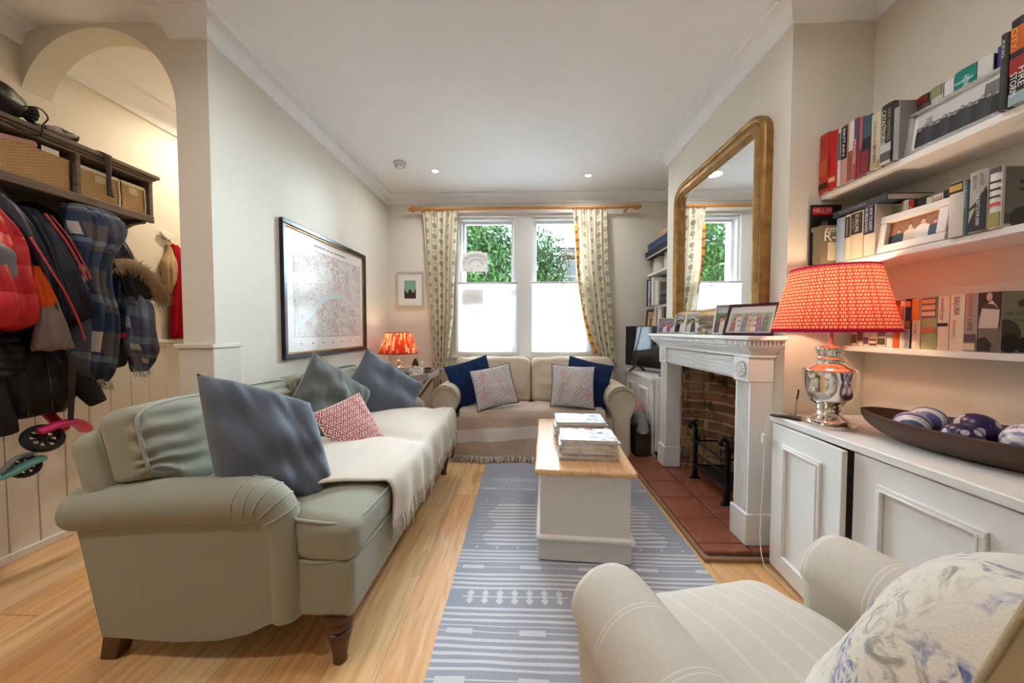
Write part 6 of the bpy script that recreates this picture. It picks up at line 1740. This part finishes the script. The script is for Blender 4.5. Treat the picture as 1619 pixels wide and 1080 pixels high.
def nylon(name, col, rough=.5, puff=0.):
    m = Mat(name, col, rough, 0, .35); n = m.noise(scale=9., detail=4., rough=.6)
    m.set('Base Color', m.mix((n-.4)*.9, col, tuple(c*.6 for c in col[:3])+(1,)))
    if puff:
        x, y, z = m.xyz(); m.bump(((z*puff).sn()*.5+.5).sq()+n*.4, .7, .02)
    else: m.bump(n, .5, .02)
    return m.mat
def garment(mb, rows, xb, seed, nf=5, fa=.16, m=0, nu=84, nv=56, lean=0.):
    """hanging cloth volume: rows of (z, y-left, y-right, thickness), back against x = xb"""
    Z = [r[0] for r in rows]
    def at_(v):
        k = v*(len(rows)-1); i = min(int(k), len(rows)-2); t = k-i
        P = [Vector(rows[max(0, min(len(rows)-1, i+q))]) for q in (-1, 0, 1, 2)]
        return .5*((2*P[1])+(P[2]-P[0])*t+(2*P[0]-5*P[1]+4*P[2]-P[3])*t*t+(3*P[1]-P[0]-3*P[2]+P[3])*t**3)
    def fn(u, v):
        z, yl, yr, d = at_(v); a = 2*pi*u; c, s = cos(a), sin(a)
        yc, hw = (yl+yr)/2, (yr-yl)/2
        f = 1+fa*1.5*sin(nf*c*1.7+2.6*nz(seed, v*2.4, c*1.5)+seed)*(.35+.65*v)+fa*.9*nz(c*2.2+seed, v*4.5, s*2)+fa*.5*nz(c*5, v*9+seed, 3)
        x = xb+d*.5+d*.5*(abs(s)**.75*(1 if s > 0 else -1))*f
        return (max(x, xb-.004), yc+hw*(abs(c)**.85*(1 if c > 0 else -1))*(1+.08*nz(v*6, seed, c)), z+.012*nz(a*1.3, seed, 2)*v)
    mb.grid(fn, nu, nv, m, cu=True)
    n = nu; b = len(mb.v)
    mb.f.append(tuple(range(b-n, b))); mb.m.append(m); mb.uv.append(None)
    mb.f.append(tuple(range(b-(nv+1)*n, b-nv*n))[::-1]); mb.m.append(m); mb.uv.append(None)
    return mb
RED = nylon('red_puffer_cloth', c8(206, 44, 50), .5, 52.); NVJ = nylon('navy_shell', c8(34, 36, 52), .5); BLJ = nylon('black_shell', c8(26, 26, 28), .55); BQ = nylon('black_quilt', c8(34, 34, 36), .5, 160.)
TPE = nylon('taupe_shell', c8(128, 112, 106), .6); ORG = fabric('orange_fleece', c8(224, 92, 34), 60); DNV = nylon('dark_navy_down', c8(36, 42, 62), .5, 60.); PIPR = plain('red_zip', c8(190, 70, 62), .5)
J1 = thing('jacket', 'red padded jacket hanging nearest the camera on the coat rack', 'jacket', (-2.2, 1.30, .94))
garment(MB(), [(1.69, 1.24, 1.35, .10), (1.62, 1.18, 1.385, .18), (1.5, 1.14, 1.42, .23), (1.36, 1.13, 1.435, .25), (1.22, 1.12, 1.45, .26), (1.14, 1.13, 1.44, .22), (1.115, 1.15, 1.41, .12)], -2.33, 1).build('body', RED, J1, smooth=180)
garment(MB(), [(1.5, 1.16, 1.30, .08), (1.3, 1.15, 1.34, .12), (1.1, 1.16, 1.345, .12), (.96, 1.18, 1.335, .10), (.94, 1.2, 1.33, .06)], -2.26, 2, nu=60).build('sleeve', RED, J1, smooth=180)
garment(MB(), [(1.50, 1.18, 1.26, .05), (1.44, 1.14, 1.325, .08), (1.37, 1.13, 1.345, .06), (1.31, 1.14, 1.325, .05), (1.28, 1.18, 1.28, .03)], -2.12, 4, nu=24, fa=.05).build('hood', nylon('pale_grey_hood', c8(120, 126, 132), .5), J1, smooth=180)
J2 = thing('vest', 'black quilted body warmer hanging below the red padded jacket', 'vest', (-2.25, 1.35, .88))
garment(MB(), [(1.30, 1.22, 1.40, .10), (1.12, 1.18, 1.44, .14), (.98, 1.17, 1.455, .16), (.93, 1.18, 1.45, .15), (.91, 1.2, 1.44, .10)], -2.34, 6).build('body', BQ, J2, smooth=180)
J3 = thing('jacket', 'navy jacket with orange lining and taupe back beside the red padded one', 'jacket', (-2.2, 1.46, 1.0))
garment(MB(), [(1.73, 1.32, 1.42, .08), (1.6, 1.33, 1.475, .14), (1.45, 1.37, 1.505, .17), (1.3, 1.42, 1.525, .18), (1.16, 1.46, 1.545, .17), (1.06, 1.49, 1.56, .12), (1.02, 1.51, 1.555, .05)], -2.31, 8).build('body', NVJ, J3, smooth=180)
garment(MB(), [(1.40, 1.425, 1.45, .04), (1.32, 1.42, 1.475, .05), (1.24, 1.43, 1.495, .05), (1.20, 1.44, 1.49, .03)], -2.165, 9, nu=60).build('lining', ORG, J3, smooth=180)
garment(MB(), [(1.27, 1.45, 1.50, .03), (1.18, 1.43, 1.515, .05), (1.06, 1.41, 1.54, .06), (1.03, 1.415, 1.545, .04)], -2.16, 10, nu=60).build('back_panel', TPE, J3, smooth=180)
MB().tube(bezier([(-2.12, 1.41, 1.52), (-2.085, 1.44, 1.40), (-2.075, 1.49, 1.27), (-2.08, 1.535, 1.14), (-2.09, 1.555, 1.07)], 8), .004, 6).build('zip', PIPR, J3, smooth=180)
J4 = thing('jacket', 'navy jacket with a coral zip hanging in front of the black helmet', 'jacket', (-2.2, 1.56, 1.13))
garment(MB(), [(1.68, 1.46, 1.55, .08), (1.58, 1.46, 1.585, .14), (1.44, 1.475, 1.61, .18), (1.3, 1.49, 1.645, .20), (1.2, 1.51, 1.67, .19), (1.15, 1.52, 1.675, .14), (1.13, 1.53, 1.66, .08)], -2.33, 12).build('body', NVJ, J4, smooth=180)
MB().tube(bezier([(-2.20, 1.515, 1.655), (-2.155, 1.545, 1.55), (-2.135, 1.585, 1.43), (-2.125, 1.60, 1.36)], 8), .0045, 6).tube(bezier([(-2.19, 1.53, 1.65), (-2.145, 1.558, 1.55), (-2.128, 1.598, 1.43), (-2.12, 1.612, 1.37)], 8), .003, 6).build('zip', PIPR, J4, smooth=180)
HM = thing('helmet', 'glossy black cycle helmet hung on a coat hook under the rack shelf', 'helmet', (-2.33, 1.56, 1.61))
m = MB()
def hel(u, v):
    a, b = 2*pi*u, pi*.5*v
    return (-2.34+.115*cos(a)*cos(b*.98), 1.565+.088*sin(a)*cos(b*.98), 1.625+.10*sin(b))
m.grid(hel, 30, 14, cu=True)
hb = Mat('gloss_black', c8(14, 14, 15), .12); m.build('shell', hb.mat, HM, smooth=180)
MB().tube([(-2.24, 1.52, 1.64), (-2.22, 1.56, 1.60), (-2.235, 1.61, 1.645)], .004, 6).build('chin_strap', plain('black_cord', c8(24, 24, 24), .7), HM, smooth=180)
J5 = thing('coat', 'long black coat behind the navy jacket and the checked scarf', 'coat', (-2.36, 1.62, .92))
garment(MB(), [(1.70, 1.52, 1.62, .06), (1.6, 1.50, 1.70, .10), (1.4, 1.50, 1.74, .12), (1.15, 1.5, 1.75, .13), (.98, 1.51, 1.75, .13), (.94, 1.52, 1.74, .08)], -2.42, 14).build('body', BLJ, J5, smooth=180)
J6 = thing('jacket', 'black jacket hanging lowest on the panelling, its sleeves dangling', 'jacket', (-2.33, 1.5, .66))
garment(MB(), [(1.10, 1.40, 1.60, .10), (1.02, 1.32, 1.66, .15), (.92, 1.30, 1.68, .17), (.80, 1.32, 1.665, .17), (.725, 1.345, 1.645, .14), (.71, 1.36, 1.63, .08)], -2.40, 16).build('body', BLJ, J6, smooth=180)
for pts, r in (([(-2.26, 1.345, .92), (-2.24, 1.355, .80), (-2.235, 1.375, .72), (-2.235, 1.385, .672)], [.055, .05, .04, .034]), ([(-2.26, 1.63, .95), (-2.24, 1.655, .85), (-2.22, 1.675, .78), (-2.21, 1.69, .742)], [.055, .048, .04, .032])):
    P = bezier(pts, 6); MB().tube(P, [lerp(r[0], r[-1], k/(len(P)-1)) for k in range(len(P))], 14).build('sleeve', BLJ, J6, smooth=180)
tx = MB()
m = MB()
for y in (1.44, 1.52): m.tube([(-2.233, y, 1.0), (-2.226, y+.006, .86), (-2.232, y+.012, .735)], .0022, 5)
m.build('seam', plain('grey_seam', c8(96, 96, 98), .6), J6, smooth=180)
def plaid(name, cols, k=9.):
    m = Mat(name, rough=.95, spec=.1); u, v, _ = m.xyz('UV')
    a = u*2.6+v*.9; b = v*5.+u*.5
    n = m.noise(scale=140.)
    A, B = a.fr(), b.fr()
    c = m.mix(A.inb(.0, .34), cols[0], cols[1]); c = m.mix(B.inb(.1, .42)*.85, c, cols[2]); c = m.mix(A.inb(.38, .58)*B.inb(.45, .8), c, cols[3]); c = m.mix(B.inb(.86, .98)*.8, c, cols[4])
    c = m.mix(((v*160).fr() < .3)*A.inb(.62, .95)*.5, c, cols[3])
    m.set('Base Color', m.mix(n*.3, c, c8(60, 64, 80))); m.bump(m.noise(scale=220.), .5, .005); return m.mat
PL1 = plaid('navy_plaid', [c8(72, 82, 110), c8(112, 104, 104), c8(58, 76, 104), c8(222, 212, 198), c8(132, 150, 162)])
PL2 = plaid('grey_plaid', [c8(110, 112, 138), c8(90, 92, 124), c8(120, 142, 156), c8(206, 204, 206), c8(92, 110, 126)])
def fringe(m, pts, L, rnd, r=.0016):
    for p in pts: m.tube([p, p+Vector((rnd.uniform(-.005, .008), rnd.uniform(-.008, .008), -L*.6)), p+Vector((rnd.uniform(-.006, .01), rnd.uniform(-.014, .014), -L))], [r, r, r*.6], 4)
S1 = thing('scarf', 'big navy, grey and cream checked blanket scarf looped over a coat hook', 'scarf', (-2.2, 1.68, .83))
gm = MB(); garment(gm, [(1.76, 1.66, 1.70, .05), (1.735, 1.61, 1.77, .14), (1.68, 1.60, 1.80, .19), (1.60, 1.60, 1.79, .20), (1.5, 1.61, 1.74, .18), (1.36, 1.60, 1.735, .17), (1.2, 1.61, 1.745, .18), (1.05, 1.60, 1.755, .17), (.92, 1.605, 1.755, .14), (.845, 1.66, 1.765, .07), (.835, 1.68, 1.76, .04)], -2.30, 20, nf=9, fa=.22); gm.build('cloth', PL1, S1, smooth=180)
rnd = random.Random(5); fg = MB(); fringe(fg, [Vector((-2.20-.05*abs(t-.5), lerp(1.62, 1.765, t), lerp(.89, .838, t**.7))) for t in [k/36 for k in range(37)]], .045, rnd); fg.build('fringe', fabric('scarf_fringe', c8(214, 206, 196), 60), S1, smooth=180)
J7 = thing('parka', 'navy down parka with tan fur trimmed hood next to the checked scarf', 'parka', (-2.2, 1.83, .9))
garment(MB(), [(1.72, 1.76, 1.82, .06), (1.62, 1.73, 1.87, .12), (1.5, 1.72, 1.90, .16), (1.36, 1.725, 1.86, .18), (1.2, 1.735, 1.83, .17), (1.0, 1.745, 1.84, .15), (.93, 1.75, 1.845, .12), (.91, 1.76, 1.83, .06)], -2.34, 24).build('body', DNV, J7, smooth=180)
garment(MB(), [(1.50, 1.76, 1.84, .05), (1.44, 1.74, 1.89, .09), (1.36, 1.77, 1.925, .10), (1.29, 1.80, 1.92, .08), (1.26, 1.84, 1.90, .04)], -2.22, 25, nu=60).build('hood', nylon('black_shell2', c8(30, 30, 34), .6), J7, smooth=180)
FUR = fabric('fur', c8(178, 152, 124), 40, .7, dark=.5); fm = MB(); rnd = random.Random(12)
path = bezier([(-2.13, 1.715, 1.455), (-2.105, 1.765, 1.47), (-2.09, 1.82, 1.44), (-2.09, 1.87, 1.385), (-2.10, 1.91, 1.335), (-2.12, 1.925, 1.29)], 10)
fm.tube(path, [.022]+[.030]*(len(path)-2)+[.020], 10)
for k in range(1100):
    p = path[min(int(rnd.random()*len(path)), len(path)-1)]; d = Vector((rnd.gauss(.35, .8), rnd.gauss(.2, .8), rnd.gauss(0, .8))).normalized()
    q = p+d*.024; L = rnd.uniform(.022, .046); e = q+d*L+Vector((0, .004, -.010))
    s = d.orthogonal().normalized()*.0013
    fm.add([q-s, q+s, e], [(0, 1, 2)])
fm.build('fur_trim', FUR, J7, smooth=0)
S2 = thing('scarf', 'grey blue checked scarf hanging below the fur trimmed hood', 'scarf', (-2.2, 1.85, .88))
gm = MB(); garment(gm, [(1.34, 1.80, 1.88, .06), (1.26, 1.79, 1.91, .10), (1.12, 1.785, 1.915, .11), (1.02, 1.785, 1.93, .11), (.96, 1.82, 1.925, .09), (.90, 1.835, 1.905, .06), (.885, 1.85, 1.895, .03)], -2.22, 28, nf=7, fa=.25); gm.build('cloth', PL2, S2, smooth=180)
fg = MB(); fringe(fg, [Vector((-2.17, lerp(1.82, 1.91, t), .905-.02*sin(t*pi))) for t in [k/26 for k in range(27)]], .035, rnd); fg.build('fringe', fabric('scarf_fringe2', c8(186, 196, 202), 60), S2, smooth=180)
J8 = thing('coat', 'dark navy coat whose hem shows below the checked scarf', 'coat', (-2.36, 1.72, .79))
garment(MB(), [(1.3, 1.64, 1.76, .08), (1.05, 1.62, 1.80, .11), (.9, 1.61, 1.82, .12), (.82, 1.60, 1.83, .12), (.80, 1.61, 1.82, .08)], -2.42, 30).build('body', DNV, J8, smooth=180)
tag(MB().ball((-2.16, 1.768, 1.09), .016, 14, 10).build('bobble', fabric('crimson_wool', c8(190, 30, 60), 60)), 'crimson wool bobble peeping between the two checked scarves', 'bobble')

# scooters hung on the panelling
PNK = plain('pink_plastic', c8(222, 52, 120), .35); TRQ = plain('turquoise_plastic', c8(120, 190, 190), .35); MAG = plain('magenta_tube', c8(196, 24, 84), .3); RUB = plain('black_rubber', c8(28, 28, 30), .6)
def wheel(par, c, r, w, tilt):
    M = Matrix.Translation(c) @ Euler(tilt).to_matrix().to_4x4()
    MB().lathe([(r*.72, -w/2), (r*.95, -w/2), (r, -w*.2), (r, w*.2), (r*.95, w/2), (r*.72, w/2)], 28, M, cap=False).build('wheel', RUB, par)
    m = MB()
    for k in range(8): m.box(r*.16, r*.76, -.0035, .0035, -w*.3, w*.3, 0, M @ Matrix.Rotation(2*pi*k/8, 4, 'Z'))
    m.lathe([(r*.2, -w*.4), (r*.2, w*.4)], 14, M).lathe([(r*.68, -w*.36), (r*.74, -w*.36), (r*.74, w*.36), (r*.68, w*.36)], 24, M, cap=False)
    m.build('wheel_hub', plain('dark_hub', c8(40, 40, 44), .4), par)
SC1 = thing('scooter', 'pink child scooter hung by its handle among the coats', 'scooter', (-2.25, 1.52, .56))
wheel(SC1, (-2.20, 1.475, .625), .068, .03, (0, radians(55), radians(0)))
m = MB(); P = bezier([(-2.19, 1.455, .66), (-2.185, 1.51, .675), (-2.20, 1.58, .672), (-2.24, 1.64, .64), (-2.30, 1.70, .60)], 8); m.tube(P, .017, 10, sy=1.7); m.build('deck', PNK, SC1, smooth=180)
m = MB(); m.tube([(-2.24, 1.575, .64), (-2.33, 1.595, .69), (-2.435, 1.61, .76), (-2.445, 1.615, .95)], .020, 14).build('stem', MAG, SC1, smooth=60)
MB().tube([(-2.445, 1.615, .95), (-2.452, 1.62, 1.08), (-2.452, 1.62, 1.52)], .011, 10).build('steering_tube', plain('grey_metal', c8(90, 92, 96), .35, .7), SC1)
MB().grid(lambda u, v: (-2.145-.03*v, 1.548+.016*(u-.5)*(2-v*.8)+.004*v, lerp(1.0, .665, v)), 3, 14).build('carry_strap', plain('dark_webbing', c8(40, 38, 40), .8), SC1, smooth=180).modifiers.new('thick', 'SOLIDIFY').thickness = .003
SC2 = thing('scooter', 'turquoise scooter hung low against the white hall panelling', 'scooter', (-2.3, 1.38, .45))
wheel(SC2, (-2.22, 1.425, .515), .052, .024, (0, radians(62), 0))
m = MB(); P = bezier([(-2.20, 1.465, .535), (-2.19, 1.42, .53), (-2.2, 1.36, .505), (-2.22, 1.26, .495), (-2.25, 1.10, .49)], 8); m.tube(P, [.016]*(len(P)), 10, sy=1.6); m.build('deck', TRQ, SC2, smooth=180)
m = MB(); P = bezier([(-2.19, 1.34, .52), (-2.18, 1.365, .56), (-2.185, 1.395, .572), (-2.19, 1.425, .566)], 8); m.tube(P, .010, 8, sy=2.2); m.build('mudguard', plain('grey_plastic', c8(110, 116, 120), .4), SC2, smooth=180)
MB().tube([(-2.25, 1.12, .49), (-2.44, 1.10, .75), (-2.452, 1.06, 1.50)], .011, 10).build('steering_tube', plain('grey_metal', c8(90, 92, 96), .35, .7), SC2)
MB().tube([(-2.452, 1.06, 1.50), (-2.44, 1.02, 1.60), (-2.40, 1.02, 1.69)], .004, 6).build('hanging_strap', plain('dark_webbing', c8(40, 38, 40), .8), SC2)

# bird hook with the red stocking
BH = thing('bird_hook', 'white bird shaped wall hook in the hall', 'hook', (-2.47, 2.30, 1.73))
bp = [(2.262, 1.792), (2.268, 1.800), (2.282, 1.803), (2.296, 1.796), (2.32, 1.792), (2.348, 1.788), (2.352, 1.782), (2.342, 1.765), (2.33, 1.752), (2.315, 1.746), (2.298, 1.75), (2.28, 1.764), (2.268, 1.776), (2.258, 1.783)]
MB().prism(bp, 'x', XH+.012, XH+.028).build('bird', WHITE, BH, bevel=.003)
MB().tube([(XH, 2.305, 1.77), (XH+.02, 2.305, 1.77)], .008, 8).tube(bezier([(XH+.02, 2.312, 1.75), (XH+.035, 2.318, 1.725), (XH+.05, 2.32, 1.72)], 4), .003, 6).build('hook', plain('black_iron_hook', c8(40, 38, 38), .4, .5), BH)
ST = thing('stocking', 'red felt stocking with a cream cuff hanging from the bird hook', 'stocking', (-2.43, 2.33, 1.05))
garment(MB(), [(1.715, 2.31, 2.33, .02), (1.66, 2.295, 2.335, .04), (1.58, 2.255, 2.345, .06), (1.5, 2.26, 2.34, .06), (1.42, 2.275, 2.33, .05), (1.37, 2.29, 2.325, .03)], XH+.006, 40, nu=60).build('cuff', fabric('oatmeal_boucle', c8(198, 170, 132), 30, .6), ST, smooth=180)
garment(MB(), [(1.72, 2.325, 2.37, .03), (1.62, 2.325, 2.42, .06), (1.5, 2.325, 2.43, .07), (1.38, 2.305, 2.43, .07), (1.22, 2.295, 2.44, .07), (1.1, 2.29, 2.43, .06), (1.065, 2.30, 2.36, .04)], XH+.012, 42, nu=60).build('body', fabric('red_felt', c8(176, 20, 40), 50), ST, smooth=180)
